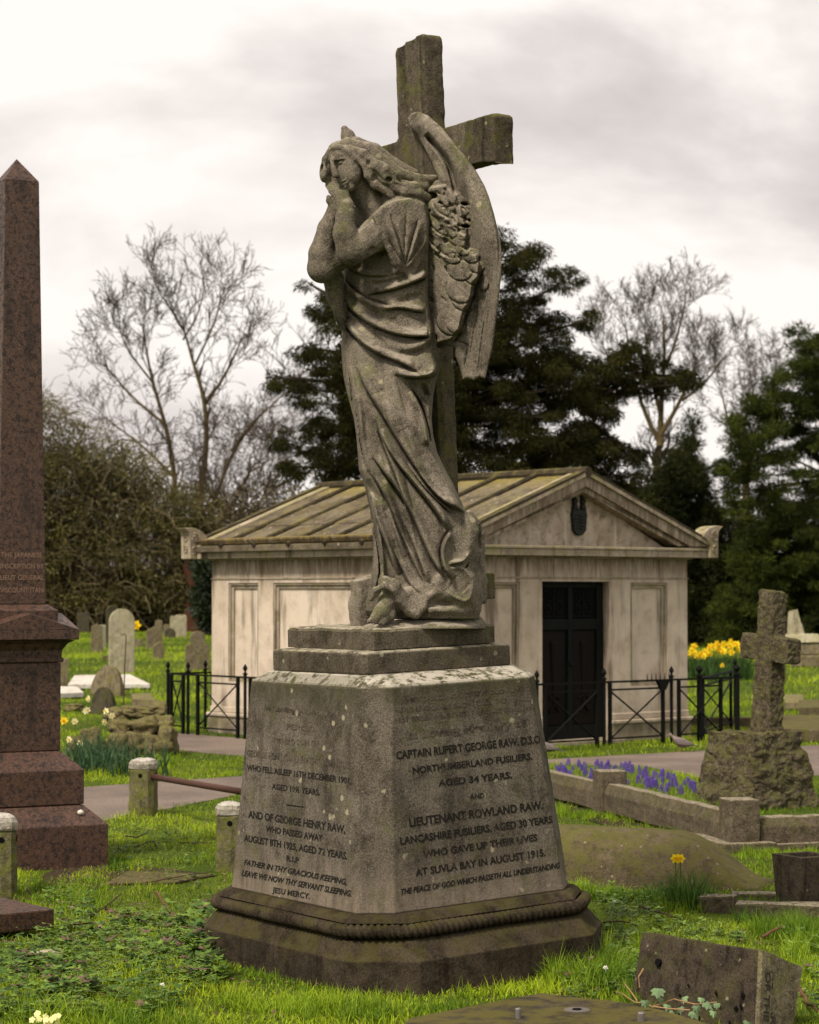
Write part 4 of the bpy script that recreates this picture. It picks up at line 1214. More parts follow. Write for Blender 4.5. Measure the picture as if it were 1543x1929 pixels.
# ---------------------------------------------------------------- obelisk
OB = (-2.488, 14.37); OA = R(28.7)
obk = thing('obelisk', 'tall polished red granite obelisk on stepped base at the left edge', 'obelisk', (OB[0], OB[1], 0), OA)
def sq(h, z): return [(-h, -h, z), (h, -h, z), (h, h, z), (-h, h, z)]
def ob(name, rings, mat, bevel=.006):
    m = MB(); m.loft([sq(h, z) for h, z in rings]); return m.obj(name, mat, obk, bevel=bevel)
ob('lower_step', [(.46, -.1), (.46, .262), (.345, .372), (.34, .376)], M['granite_pale'])
ob('upper_step', [(.344, .38), (.344, .593), (.236, .702), (.232, .706)], M['granite_pale'])
ob('die', [(.230, .708), (.230, 1.255)], M['granite'])
ob('astragal', [(.232, 1.257), (.243, 1.262), (.243, 1.285), (.232, 1.290), (.236, 1.333), (.262, 1.375), (.300, 1.397)], M['granite'], .003)
m = MB()
m.loft([sq(.318, 1.40), sq(.318, 1.462)])
o = m.obj('cap', M['granite'], obk, bevel=.005)
m = MB()
h = .318
# cap top: a low gable over each face meeting in a pyramid
V = [(-h,-h,1.463),(h,-h,1.463),(h,h,1.463),(-h,h,1.463),(0,-h,1.56),(h,0,1.56),(0,h,1.56),(-h,0,1.56),(0,0,1.60)]
m.add(V, [(0,1,4),(1,2,5),(2,3,6),(3,0,7),(0,4,8),(4,1,8),(1,5,8),(5,2,8),(2,6,8),(6,3,8),(3,7,8),(7,0,8)])
m.obj('cap_gable', M['granite_pale'], obk)
ob('upper_plinth', [(.215, 1.50), (.215, 1.583), (.165, 1.618)], M['granite_pale'])
ob('shaft', [(.155, 1.62), (.111, 4.28)], M['granite'], .004)
ob('pyramid_top', [(.111, 4.282), (.0015, 4.435)], M['granite'], .0)
obm = Matrix.Translation((OB[0], OB[1], 0)) @ Matrix.Rotation(OA, 4, 'Z'); obi = obm.inverted()
mt = MB()
for txt, y in (('THE JAPANESE', 1050), ('INSCRIPTION BY', 1071), ('LIEUT GENERAL', 1092.5), ('VISCOUNT ITANI', 1116)):
    z = 1.7 + (HOR - y) / 301.5
    half = .155 - (z - 1.62) * (.155-.111) / 2.66
    n = Vector((0, -1, -.0165)); a = Vector((-half*.93, -half - .0005, z)); 
    yd = Vector((0, (.155-.111)/2.66, 1)).normalized()
    V, F = text_mesh('t', txt, None, None, a, Vector((1, 0, 0)), yd, half*(1.86 if len(txt) > 12 else 1.8), .030, .002, 0, .015)
    mesh_obj('inscription_line', V, F, M['gilt'], obk)
tag(mesh_obj('snail_shell', *(lambda m: (m.V, m.F))((lambda m: (m.lathe([(.001, 0), (.016, .004), (.022, .016), (.016, .028), (.002, .034)], 8), m)[1])(MB())), simple('pale shell', (.6, .55, .45)), None, smooth=True, loc=(*(obm @ Vector((.30, -.40, 0))).xy, .318)), 'small pale snail shell lying on the sloping lower step of the obelisk', 'shell')

# ---------------------------------------------------------------- bollards and rail
def bollard(px, py, ytop, label, wpx=None, rz=0.0, seed=0, holes=True):
    g = G(px, py); ppm = FPX / g.y; h = (py - ytop) / ppm; w = (wpx or 50) / ppm / 2
    t = thing('bollard', label, 'bollard', (g.x, g.y, 0), rz, 'stone bollards by the path')
    ch = w * .35
    rr = lambda s, z: oct_ring(w*s, w*s, ch*s, z)
    m = MB(); m.loft([rr(1.06, -.1), rr(1.04, h*.3), rr(1.0, h*.78), rr(.97, h*.80)])
    o = m.obj('shaft', M['bollard'], t); roughen(o, .007, 9, 3, seed)
    m = MB(); m.loft([rr(.99, h*.80), rr(1.06, h*.82), rr(1.06, h*.90), rr(.9, h*.955), rr(.45, h*.995), rr(.1, h)])
    o = m.obj('cap', M['bollard_cap'], t, smooth=False); roughen(o, .007, 12, 2, seed+5)
    if holes:
        for a in (0, math.pi/2):
            m = MB(); m.tube([(0, -w-.004, h*.70), (0, -w+.02, h*.70)], .017, 10)
            o = m.obj('rail_hole', M['void'], t); o.rotation_euler = (0, 0, a)
    return g, h, w
b1 = bollard(270, 1535, 1428, 'mossy square bollard with pale cap standing in the path, rusty rail fixed to it', 46, R(-8), 1)
b2 = bollard(432, 1640, 1511, 'mossy square bollard with pale cap against the left edge of the inscribed pedestal', 48, R(6), 2)
b3 = bollard(2, 1692, 1533, 'mossy square bollard with pale cap cut off by the left edge of the photo', 56, R(10), 3)
p = W(286, 1463, 17.38); q = W(560, 1509, 15.4)
m = MB(); m.tube([p, (p+q)/2, q], .024, 10)
tag(m.obj('iron_rail', M['rust'], smooth=True), 'rusty round iron rail running from the path bollard towards the pedestal', 'rail')

# ---------------------------------------------------------------- granite ledger, lower left
def hull_slab(name, pts, z0, z1, mat, label, cat, bevel=.008, taper=0.0, group=None):
    c = sum((Vector((p[0], p[1], 0)) for p in pts), Vector()) / len(pts)
    t = thing(name, label, cat, (c.x, c.y, 0), 0, group)
    lo = [(p[0]-c.x, p[1]-c.y, z0) for p in pts]; hi = [((p[0]-c.x)*(1-taper), (p[1]-c.y)*(1-taper), z1) for p in pts]
    m = MB(); m.loft([lo, hi]); o = m.obj('slab', mat, t, bevel=bevel); fix_normals(o)
    return t, o
z_ = .14
A = G(103, 1712, z_); B = G(-60, 1668, z_); Bn = G(-120, 1712, z_); Cn = G(-20, 1724, z_)
t, o = hull_slab('ledger_slab', [(A.x, A.y), (A.x-.48, A.y+.62), (A.x-1.1, A.y+.15), (A.x-.62, A.y-.47)], .045, z_, M['granite_pale'], 'polished pink granite ledger slab on a kerb in the lower left corner', 'ledger slab')
m = MB(); m.loft([[( .43, .25, -.05), (-.12, .92, -.05), (-.6, .4, -.05), (-.05, -.27, -.05)], [(.38, .22, .03), (-.12, .84, .03), (-.55, .37, .03), (-.05, -.2, .03)]])
o = m.obj('kerb', M['kerb'], t, bevel=.02, segs=3); fix_normals(o); o.location = (-.03 + .08, -.02, .015); roughen(o, .006, 10, 4, 3)

# ---------------------------------------------------------------- grave with rough granite cross, right
gz = R(0)
base_c = G(1437, 1529); 
GA = R(34)
cg = thing('cross_grave_marker', 'rough hewn granite cross on a tapered rock faced block behind the kerbed grave', 'grave cross', (base_c.x + .02, base_c.y + .47, 0), GA)
m = MB(); rg = lambda a, z, b=None: [(-a, -(b or a), z), (a, -(b or a), z), (a, (b or a), z), (-a, (b or a), z)]
m.loft([rg(.345, -.06), rg(.335, .1), rg(.285, .40), rg(.255, .585)])
o = m.obj('base_block', M['rough'], cg, bevel=.012); roughen(o, .030, 10, 16, 4)
m = MB()
# shaft and arms in one outline, in (y,z); arms run along the local y like the big cross
sw0, sw1 = .115, .088
out = [(-sw0, .58), (-sw1-.004, 1.15), (-.275, 1.135), (-.275, 1.335), (-sw1, 1.345), (-sw1, 1.70), (sw1, 1.715), (sw1, 1.355), (.275, 1.36), (.275, 1.16), (sw1+.004, 1.16), (sw0, .58)]
m.prism(out, 'x', -.075, .075); o = m.obj('cross', M['rough'], cg); fix_normals(o)
rm = o.modifiers.new('remesh', 'REMESH'); rm.mode = 'VOXEL'; rm.voxel_size = .014
tx = bpy.data.textures.new('tooling', 'CLOUDS'); tx.noise_scale = .035; tx.noise_depth = 2
dm = o.modifiers.new('rough', 'DISPLACE'); dm.texture = tx; dm.strength = .028; dm.mid_level = .5; dm.texture_coords = 'LOCAL'
o.rotation_euler = (R(1.7), R(2.5), 0); o.location = (.045, -.03, 0); 

# kerbed grave: pillars and kerbs
KD = R(14.7)     # the grave runs away to the left of straight ahead
P0 = Vector((2.175, 15.12, 0)); dirL = Vector((-math.sin(KD+R(1.5)), math.cos(KD+R(1.5)), 0)); dirR = Vector((math.cos(KD), math.sin(KD), 0))
kg = thing('grave_kerb', 'low brown stone kerb with square corner posts round the grave with the purple flowers', 'grave kerb', P0, KD)
def kb(name, x0, x1, y0, y1, z0, z1, bev=.015, seed=0, mat='kerb', rings=None):
    m = MB(); m.box(x0, x1, y0, y1, z0, z1); o = m.obj(name, M[mat], kg, bevel=bev); roughen(o, .005, 10, 5, seed); return o
for k, (x, y) in enumerate([(0, 0), (-.02, 2.47), (.86, 0)]):
    kb('corner_post', x-.105, x+.105, y-.105, y+.105, .0, .335 if k < 2 else .33, .012, k)
def kerb_bar(p, q, w, h):
    p = Vector(p); q = Vector(q); d = (q-p).normalized(); n = Vector((-d.y, d.x, 0))
    prof = [(-w, 0), (-w, h*.62), (-w*.62, h*.97), (w*.62, h), (w, h*.62), (w, 0)]
    m = MB(); m.loft([[a + n*u + Vector((0, 0, v)) for u, v in prof[::-1]] for a in (p, (p+q)/2, q)])
    o = m.obj('kerb', M['kerb'], kg, bevel=.006); fix_normals(o); roughen(o, .007, 8, 4, int(p.y*10) % 7)
kerb_bar((-.01, .12, .03), (-.02, 2.36, .03), .085, .215); kerb_bar((-.02, 2.58, .03), (-.05, 4.6, .03), .085, .20)
kerb_bar((.12, 0, .03), (.75, 0, .03), .075, .185); kerb_bar((.97, 0, .03), (2.2, 0, .03), .075, .185)
m = MB(); m.box(-.19, .19, -.19, .5, -.04, .06); o = m.obj('footing', M['kerb'], kg, bevel=.01); roughen(o, .006, 8, 4, 9)
m = MB(); m.box(.20, 2.3, -.13, .13, -.04, .045); o = m.obj('footing', M['kerb'], kg, bevel=.01); roughen(o, .006, 8, 4, 8)

# coped (hog-backed) body stone
def coped():
    a = G(1030, 1665); b = G(1478, 1694)
    ax = Vector((b.x - a.x, b.y - a.y + .25, 0)); L = ax.length; an = math.atan2(ax.y, ax.x)
    t = thing('coped_gravestone', 'long mossy hump backed body stone lying in the grass right of the pedestal', 'gravestone', (a.x, a.y + .30, 0), an)
    m = MB(); rings = []
    N = 26
    for i in range(N+1):
        s = i/N
        hh = .315 * (1 - .05*s) * (1 - smooth01(np.array((s-.60)/.42))*.93); w = .36*(1 - .30*float(smooth01(np.array((s-.7)/.3))))
        ring_ = []
        for j in range(17):
            q = math.pi * j/16
            ring_.append((s*L, -w*math.copysign(abs(math.cos(q))**.75, math.cos(q)), max(.0, float(hh))*math.sin(q)**.8 + .0))
        ring_ = [(s*L, -w, -.08)] + ring_ + [(s*L, w, -.08)]
        rings.append([(x, y, z) for x, y, z in ring_])
    m.loft(rings); o = m.obj('stone', M['coped'], t, smooth=True); fix_normals(o); roughen(o, .008, 5, 0, 3)
coped()

# flower vase of dark granite, kerb and block beside it
g = G(1503, 1716)
t = thing('grave_vase', 'square tapered dark stone flower vase with open top at the right edge', 'vase', (g.x+.06, g.y+.12, 0), R(30))
h = .285
m = MB()
m.loft([rg(.105, -.02), rg(.125, h)], cap=False); k = len(m.V)
m.loft([rg(.125, h), rg(.085, h)], cap=False); m.loft([rg(.085, h), rg(.08, h-.10)], cap=False)
m.add([(-.08, -.08, h-.10), (.08, -.08, h-.10), (.08, .08, h-.10), (-.08, .08, h-.10)], [(0, 1, 2, 3)])
o = m.obj('vase_body', M['broken'], t); 
g1 = G(1318, 1722); g2 = G(1395, 1722)
m = MB(); m.box(-.10, .10, -.09, .09, -.04, .085); o = m.obj('footstone', M['kerb'], None, bevel=.012, loc=(g1.x+.11, g1.y+.12, 0), rz=R(-12)); roughen(o, .012, 10, 5, 2)
tag(o, 'low square pale topped stone block beside the single daffodil clump', 'stone block')
m = MB(); L = 1.0
m.box(0, 1.3, -.07, .07, -.04, .065); o = m.obj('grave_kerb_stone', M['kerb'], None, bevel=.012, loc=(g2.x-.02, g2.y+.02, 0), rz=R(-14)); roughen(o, .008, 8, 6, 6)
tag(o, 'low mossy kerb stone running under the dark square vase to the right edge', 'kerb stone')
m = MB(); m.box(0, 1.3, -.05, .05, -.04, .05); o = m.obj('grave_kerb_stone', M['kerb'], None, bevel=.012, loc=(g2.x+.02, g2.y+.50, 0), rz=R(-6)); roughen(o, .008, 8, 6, 7)
tag(o, 'thin kerb stone behind the dark square vase', 'kerb stone')

# broken inscribed block leaning in the grass
def broken_block():
    zt = .38
    nb = G(1430, 1960)                       # foot of the corner nearest the camera, just out of frame
    nb = Vector((1.325, 8.72, 0))
    NT_ = W(1433, 1789, 8.80); LT = W(1210, 1755, 9.35); RT = W(1508, 1822, 8.95)
    NBm = W(1424, 1990, 8.72); LB = W(1182, 1925, 9.30); RB = W(1478, 2000, 8.86)
    back = Vector((.06, .30, .0))
    P = [LB, NBm, RB, RB + back*.5 + Vector((-.2,.25,0)), LT, NT_, RT, LT + Vector((.26, .22, -.02))]
    P[3] = Vector((LB.x + RB.x - NBm.x, LB.y + RB.y - NBm.y, LB.z)); P[7] = Vector((LT.x + RT.x - NT_.x, LT.y + RT.y - NT_.y, (LT.z + RT.z)/2 - .01))
    c = Vector((NBm.x, NBm.y, 0))
    t = thing('broken_headstone', 'dark broken stone block with round hole and carved letters, lower right corner', 'broken headstone', c)
    m = MB(); m.hexa([p - c for p in P]); o = m.obj('block', M['broken'], t, bevel=.006); fix_normals(o); roughen(o, .008, 7, 10, 12)
    # lettered face: a thin weathered skin on the right side
    a, b, cc, d = (NBm - c, RB - c, RT - c, NT_ - c)
    n = (b - a).cross(d - a).normalized()
    if n.dot(Vector((0, -1, 0))) < 0: n = -n
    m = MB(); k = n * .010
    m.hexa([a + k*1.0, b + k*1.0, b + k*-1, a - k, d + k*1.0, cc + k*1.0, cc - k, d - k])
    o = m.obj('lettered_face', M['lettered'], t); fix_normals(o); roughen(o, .003, 9, 6, 2)
    up = (d - a).normalized(); side = (b - a).normalized(); side = (side - up*side.dot(up)).normalized()
    H = (d-a).length; acc = MB()
    for i, (txt, f0, f1) in enumerate((('OF THE', .33, .80), ('ME CAR', .30, .82), ('IN GAR', .22, .62))):
        base = a + side * (.022 + i*.046) + n*.0145
        # letters run downwards, turned on their side
        o_ = base + up*H*f1
        V, F = text_mesh('t', txt, None, None, o_ , -up, side, H*(f1-f0), .033, 0.0, 0, .03)
        mesh_obj('carved_line', V, F, M['carved'], t)
    # drilled hole and gouges on the dark face
    a2, b2, c2, d2 = (LB - c, NBm - c, NT_ - c, LT - c); n2 = (b2-a2).cross(d2-a2).normalized()
    if n2.dot(Vector((0, -1, 0))) < 0: n2 = -n2
    def pt(u, v): return (a2*(1-u) + b2*u)*(1-v) + (d2*(1-u) + c2*u)*v
    m = MB(); q = pt(.19, .70); m.tube([q + n2*.014, q - n2*.03], [.015, .013], 12); m.obj('drilled_hole', M['void'], t)
    m = MB()
    rr = random.Random(4)
    for i in range(16):
        u, v = rr.uniform(.25, .95), rr.uniform(.15, .6); l = rr.uniform(.01, .03)
        q = pt(u, v) + n2*.008; r_ = pt(u-.012, v+l*2) + n2*.008
        m.tube([q, (q+r_)/2, r_], [.002, .006, .002], 5)
    m.obj('gouge', M['void'], t)
broken_block()

# flat ledger with pins in the foreground
zt = .13
pts = [G(770, 1917, zt), G(1020, 1869, zt), G(1210, 1893, zt), G(1470, 1965, zt), G(1300, 2080, zt), G(700, 2000, zt)]
t, o = hull_slab('ledger_stone', [(p.x, p.y) for p in pts], -.05, zt, M['ledger'], 'flat mossy ledger stone with iron pins at the bottom edge', 'ledger stone', .008)
roughen(o, .004, 5, 6, 5)
cL = Vector(t.location)
for px, py, r, hh in ((976, 1918, .011, .034), (1208, 1924, .014, .030)):
    q = G(px, py, zt) - cL
    m = MB(); m.lathe([(r, zt-.01), (r, zt+hh), (r*.8, zt+hh+.003)], 10, (q.x, q.y)); m.obj('iron_pin', M['metal'], t)
q = G(1087, 1903, zt) - cL
m = MB(); m.lathe([(.052, zt-.01), (.05, zt+.003), (.04, zt+.005), (.02, zt+.003), (.018, zt-.004)], 20, (q.x, q.y)); m.obj('socket_ring', M['ledger_white'] if False else simple('grey cement', (.12, .105, .09)), t, smooth=False)
m = MB(); m.lathe([(.017, zt), (.017, zt+.0062)], 12, (q.x, q.y)); m.obj('socket_hole', M['void'], t)

# ---------------------------------------------------------------- headstones in the distance
def outline(style, w, h):
    if style == 'round':
        return [(-w, 0), (w, 0)] + [(w*math.cos(a), h - w + w*math.sin(a)) for a in np.linspace(0, math.pi, 13)]
    if style == 'segment':
        return [(-w, 0), (w, 0), (w, h*.86)] + [(w*math.cos(a), h*.86 + h*.14*math.sin(a)) for a in np.linspace(.2, math.pi-.2, 9)] + [(-w, h*.86)]
    if style == 'gable': return [(-w, 0), (w, 0), (w, h*.78), (w*.1, h), (-w, h*.80)]
    if style == 'peak': return [(-w, 0), (w, 0), (w, h*.88), (w*.25, h*.92), (0, h), (-w*.25, h*.92), (-w, h*.88)]
    if style == 'flat': return [(-w, 0), (w, 0), (w, h), (-w, h*.98)]
    if style == 'lobed': return [(-w, 0), (w, 0), (w, h*.95), (w*.8, h), (w*.5, h*.95), (w*.2, h*.985), (-w*.2, h*.985), (-w*.5, h*.93), (-w*.8, h*.96), (-w, h*.9)]
    if style == 'shoulder':
        r = w*.62
        return [(-w, 0), (w, 0), (w, h*.62), (r, h*.70), (r, h*.8)] + [(r*math.cos(a), h - r*.75 + r*.75*math.sin(a)) for a in np.linspace(.2, math.pi-.2, 9)] + [(-r, h*.8), (-r, h*.70), (-w, h*.62)]
    if style == 'half': return [(w*math.cos(a), h*math.sin(a)) for a in np.linspace(0, math.pi, 15)]
def headstone(x0, x1, yt, yb, style, mat, label, rz=0.0, tilt=0.0, th=.10, lean=0.0, seed=0):
    g = G((x0+x1)/2, yb); ppm = FPX/g.y; w = (x1-x0)/2/ppm/max(.6, math.cos(rz)); h = (yb-yt)/ppm
    m = MB(); m.prism([(a, b if b > 0 else -.1) for a, b in outline(style, w, h)], 'y', -th/2, th/2)
    o = m.obj('headstone', M[mat], None, bevel=.012); fix_normals(o)
    o.location = (g.x, g.y, 0); o.rotation_euler = (tilt, lean, rz)
    return tag(o, label, 'headstone', 'headstones in the grass')
hs = [(206,252,1147,1269,'round','head_pale','tall pale round topped headstone, the brightest on the left lawn', R(18)),
 (201,224,1140,1212,'round','head_dark','mossy dark round topped headstone just behind the tall pale one', R(25)),
 (172,193,1173,1230,'peak','head_mid','brown headstone with a small peak left of the tall pale one', R(12)),
 (188,198,1177,1222,'flat','head_pale','narrow pale headstone edge behind the peaked brown one', R(30)),
 (145,168,1153,1192,'flat','head_dark','dark headstone in the shade under the thicket', R(10)),
 (276,305,1180,1222,'gable','head_mid','leaning brown gabled headstone in the middle of the left lawn', R(20)),
 (289,309,1209,1243,'gable','head_mid','small pointed headstone in front of the leaning gabled one', R(15)),
 (321,351,1158,1200,'lobed','head_pale','pale headstone with a lobed broken top under the thicket', R(14)),
 (310,331,1183,1203,'round','head_dark','small dark rounded headstone in front of the lobed pale one', R(0)),
 (292,306,1166,1193,'peak','head_mid','thin brown headstone far back between the gabled and lobed ones', R(0)),
 (308,320,1176,1198,'flat','head_mid','small square brown headstone left of the lobed pale one', R(0)),
 (350,394,1189,1263,'shoulder','head_mid','shouldered brown headstone behind the left railing', R(15)),
 (382,402,1150,1196,'gable','head_pale','pale gabled headstone beside the left rear corner of the mausoleum', R(20)),
 (254,269,1204,1219,'flat','head_mid','low square stone stump right of the tall pale headstone', R(0)),
 (1376,1398,1181,1218,'segment','head_mid','brown headstone behind the yellow daffodils, left of the rough cross', R(-10)),
 (1262,1290,1186,1216,'peak','head_mid','headstone under the dark conifers just right of the mausoleum', R(-10))]
for a in hs:
    headstone(*a[:7], rz=a[7])
headstone(170,231,1253,1310,'half','head_mid','large leaning half round headstone behind the rockery', R(-22), R(-6), .12, R(5))
headstone(171,218,1294,1345,'half','head_dark','smaller half round headstone in front of the large one', R(-18), R(-4), .12)
headstone(100,128,1240,1294,'flat','head_mid','square pale stone post right beside the obelisk shaft base', R(10), 0, .14)
# flat ledgers on the left lawn
def flat_stone(px, label, z, mat, cat='ledger slab', name='flat_grave_slab', z0=0.0):
    pts = [G(a, b, z) for a, b in px]; t, o = hull_slab(name, [(p.x, p.y) for p in pts], z0, z, M[mat], label, cat, .01); return t
flat_stone([(128,1289),(283,1288),(245,1270),(140,1272)], 'wide white ledger slab lying on the left lawn', .10, 'ledger_white', z0=.02)
flat_stone([(110,1306),(158,1304),(146,1293),(110,1293)], 'small pinkish ledger slab beside the obelisk', .10, 'ledger_white', z0=.02)
flat_stone([(250,1316),(292,1318),(284,1306),(247,1307)], 'dark low flat stone in the grass behind the rockery', .12, 'head_mid')
flat_stone([(30,1803),(122,1797),(118,1785),(60,1790)], 'pale flat stone fragment in the weeds at lower left', .03, 'head_pale', 'stone fragment', 'stone_fragment')
flat_stone([(200,1662),(330,1660),(400,1646),(240,1640)], 'flat mossy slab sunk in the grass beside the obelisk step', .02, 'coped', 'slab', 'sunken_slab')
# shepherd's hook
g = G(233, 1336)
m = MB(); m.tube([(0,0,-.05),(.01,0,.5),(.03,0,1.02),(.028,0,1.07),(.0,0,1.09),(-.03,0,1.06),(-.045,0,1.10)], [.010,.010,.009,.009,.008,.008,.006], 6)
tag(m.obj('hook_rod', M['rust'], None, loc=g), 'rusty iron hook rod standing in the grass before the tall pale headstone', 'hook rod')
# stepped ruin and rubble at the right edge
def steps_monument():
    g = G(1520, 1258); ppm = FPX/g.y
    t = thing('stepped_monument', 'worn stepped stone monument with a lump on top at the right edge', 'monument', (g.x, g.y+.6, 0), R(-8))
    u = 1/ppm
    for i, (w, z0, z1, dx) in enumerate(((62, 0, 23, 18), (52, 24, 46, 16))):
        m = MB(); m.box((-w/2+dx-8)*u, (w+dx+40)*u, (-w*.35)*u, (w*.35)*u, z0*u, z1*u); o = m.obj('step', M['head_mid'], t, bevel=.03); roughen(o, .02, 3, 4, i)
    m = MB(); m.loft([[( -36*u, -.25, 47*u), (55*u, -.25, 47*u), (55*u, .25, 47*u), (-36*u, .25, 47*u)], [(-36*u, -.2, 60*u), (30*u, -.2, 62*u), (30*u, .2, 62*u), (-36*u, .2, 60*u)],
                     [(-28*u, -.15, 62*u), (5*u, -.15, 64*u), (5*u, .15, 64*u), (-28*u, .15, 62*u)], [(-26*u, -.15, 105*u), (-10*u, -.15, 108*u), (-10*u, .15, 108*u), (-26*u, .15, 105*u)]])
    o = m.obj('broken_top', M['head_pale'], t, bevel=.03); fix_normals(o); roughen(o, .03, 3, 3, 5)
steps_monument()
headstone(1524,1575,1158,1222,'flat','head_dark','dark block behind the stepped monument at the right edge', R(-6), 0, .3)
flat_stone([(1478,1323),(1515,1324),(1513,1308),(1478,1308)], 'square pale block in the grass right of the rough cross', .10, 'head_mid', 'stone block', 'low_stone_block')
flat_stone([(1470,1372),(1560,1376),(1560,1348),(1470,1346)], 'mossy low kerb wall right of the rough cross', .14, 'coped', 'kerb wall', 'low_kerb_wall')
flat_stone([(1505,1332),(1570,1332),(1570,1318),(1505,1318)], 'mossy broken kerb far right above the low kerb wall', .14, 'coped', 'kerb wall', 'low_kerb_wall')
a, b = G(1303, 1372), G(1432, 1372)
m = MB(); m.box(0, b.x - a.x, 0, .22, -.03, .13); o = m.obj('low_stone_wall', M['coped'], None, bevel=.01, loc=(a.x, a.y, 0)); roughen(o, .006, 5, 5, 3)
tag(o, 'low mossy stone edging between the right railing and the rough cross', 'stone edging')
m = MB(); g = G(1478, 1292); m.tube([(0,0,0),(.0,0,1.0)], .02, 6); tag(m.obj('garden_cane', M['bark_grey'], None, loc=g), 'thin upright wooden cane behind the rough cross', 'cane')

# ---------------------------------------------------------------- rockery
import bmesh
from mathutils import noise as mnoise
def boulder(px, py, rx, ry, label, z=None, seed=0, mat='rock', name='rock', sy=.8, angle=0.0):
    g = G(px, py); ppm = FPX/g.y
    return boulder_at(g.x, g.y, 0, rx/ppm, ry/ppm, label, seed, mat, name, sy, angle)
def boulder_at(x, y, z0, rx, rz, label, seed, mat='rock', name='rock', sy=.8, angle=0.0):
    bm = bmesh.new(); bmesh.ops.create_icosphere(bm, subdivisions=4, radius=1.0)
    off = Vector((seed*3.7, seed*1.3, seed*2.1))
    for v in bm.verts:
        c = v.co.copy()
        # blocky rather than round
        mx = max(abs(c.x), abs(c.y), abs(c.z)); c = c.lerp(c/mx*.82, .62)
        c += c.normalized() * (mnoise.noise(c*1.1 + off)*.34 + mnoise.noise(c*2.6 + off)*.16 + mnoise.noise(c*7 + off)*.05)
        v.co = Vector((c.x*rx, c.y*rx*sy, c.z*rz))
    me = bpy.data.meshes.new(name); bm.to_mesh(me); bm.free(); me.materials.append(M[mat])
    me.polygons.foreach_set('use_smooth', [True]*len(me.polygons))
    o = bpy.data.objects.new(name, me); COL.objects.link(o); o.location = (x, y, z0 + rz*.9); o.rotation_euler = (0, angle, seed*1.1)
    return tag(o, label, 'rock', 'stones of the rockery heap')
RB_ = G(270, 1425); ppm = FPX/RB_.y; u = 1/ppm
rocks = [(232,1398,26,20,0),(262,1402,30,22,0),(300,1410,28,22,0),(318,1398,22,30,.1),(236,1372,30,15,.35),(272,1372,30,17,.3),(312,1368,22,18,.45),
         (222,1350,24,14,.7),(262,1346,36,12,.75),(300,1338,22,12,.8),(240,1388,18,15,.1),(283,1388,20,15,.2),(170,1400,28,26,0),(150,1412,22,20,0),(190,1418,18,16,0)]
nm = ['at the left foot','at the front foot','at the right foot','standing on end at the right','at mid height on the left','in the middle','at mid height on the right','at the top left','lying long and flat across the top','at the top right','wedged low on the left','wedged low on the right']
for i, (px, pyc, rx, ry, up) in enumerate(rocks):
    zc = (1425 - pyc)/ppm - ry/ppm*.9
    if i < 12: lb = 'yellow brown weathered rock ' + nm[i] + ' of the rockery heap'
    else: lb = ['brown rock among the white daffodils', 'leftmost brown rock below the white daffodils', 'small brown rock between daffodils and rockery'][i-12]
    X = (px - CX)/FPX * (RB_.y + up*.35)
    boulder_at(X, RB_.y + .35*up + (.1 if i in (10, 11) else 0), max(-.02, zc), rx/ppm*1.02, ry/ppm*1.05, lb, i+1, 'rock', 'rock', .8, .3*math.sin(i*2.3))
boulder(140, 1340, 20, 8, 'flat rounded boulder behind the white daffodils', seed=21)
boulder(205, 1225+20, 12, 6, 'small mossy rock at the foot of the tall pale headstone', seed=22, mat='coped')
# ---------------------------------------------------------------- trees
def tubes_np(segs, sides=4):
    """segs: list of (polyline pts (n,3), radii (n,)) -> arrays for one mesh"""
    V = []; F = []; base = 0
    ang = np.arange(sides) * 2*np.pi/sides; ca, sa = np.cos(ang), np.sin(ang)
    for P, Rr in segs:
        P = np.asarray(P, float); n = len(P)
        T = np.gradient(P, axis=0); T /= np.linalg.norm(T, axis=1)[:, None] + 1e-9
        ref = np.tile([0.3, 1.0, 0.1], (n, 1)); A = np.cross(T, ref); A /= np.linalg.norm(A, axis=1)[:, None] + 1e-9
        B_ = np.cross(T, A)
        ring = P[:, None, :] + (A[:, None, :]*ca[None, :, None] + B_[:, None, :]*sa[None, :, None]) * np.asarray(Rr)[:, None, None]
        V.append(ring.reshape(-1, 3))
        i = np.arange(n-1)[:, None]*sides; j = np.arange(sides)[None, :]; k = (j+1) % sides
        F.append(np.stack([base+i+j, base+i+k, base+i+sides+k, base+i+sides+j], -1).reshape(-1, 4))
        base += n*sides
    return np.concatenate(V), np.concatenate(F)

def grow(out, p, d, L, r, lvl, rg, up=.25, spread=.6, nkids=(2, 4), rmin=.006, wander=.22, decay=.68):
    n = 4 if lvl > 1 else 3
    P = [p.copy()]; q = p.copy(); dd = d.copy()
    for i in range(n):
        dd = dd + rg.normal(0, wander, 3) + np.array([0, 0, up*.25]); dd /= np.linalg.norm(dd)
        q = q + dd*L/n; P.append(q.copy())
    r1 = max(rmin, r*.55)
    out.append((np.array(P), np.linspace(r, r1, n+1)))
    if lvl <= 0: return
    k = rg.integers(nkids[0], nkids[1]+1)
    for i in range(k):
        f = 1.0 if i < 2 else rg.uniform(.3, .95)
        pos = P[-1] if f == 1.0 else P[int(f*n)]
        nd = dd + rg.normal(0, spread, 3); nd[2] += up; nd /= np.linalg.norm(nd)
        grow(out, pos.copy(), nd, L*rg.uniform(decay-.1, decay+.12), max(rmin, r1*rg.uniform(.6, .85)), lvl-1, rg, up, spread, nkids, rmin, wander, decay)

def smooth_poly(P, it=2):
    P = np.array(P, float)
    for _ in range(it):
        Q = [P[0]]
        for a, b in zip(P[:-1], P[1:]): Q += [a*.75+b*.25, a*.25+b*.75]
        Q.append(P[-1]); P = np.array(Q)
    return P

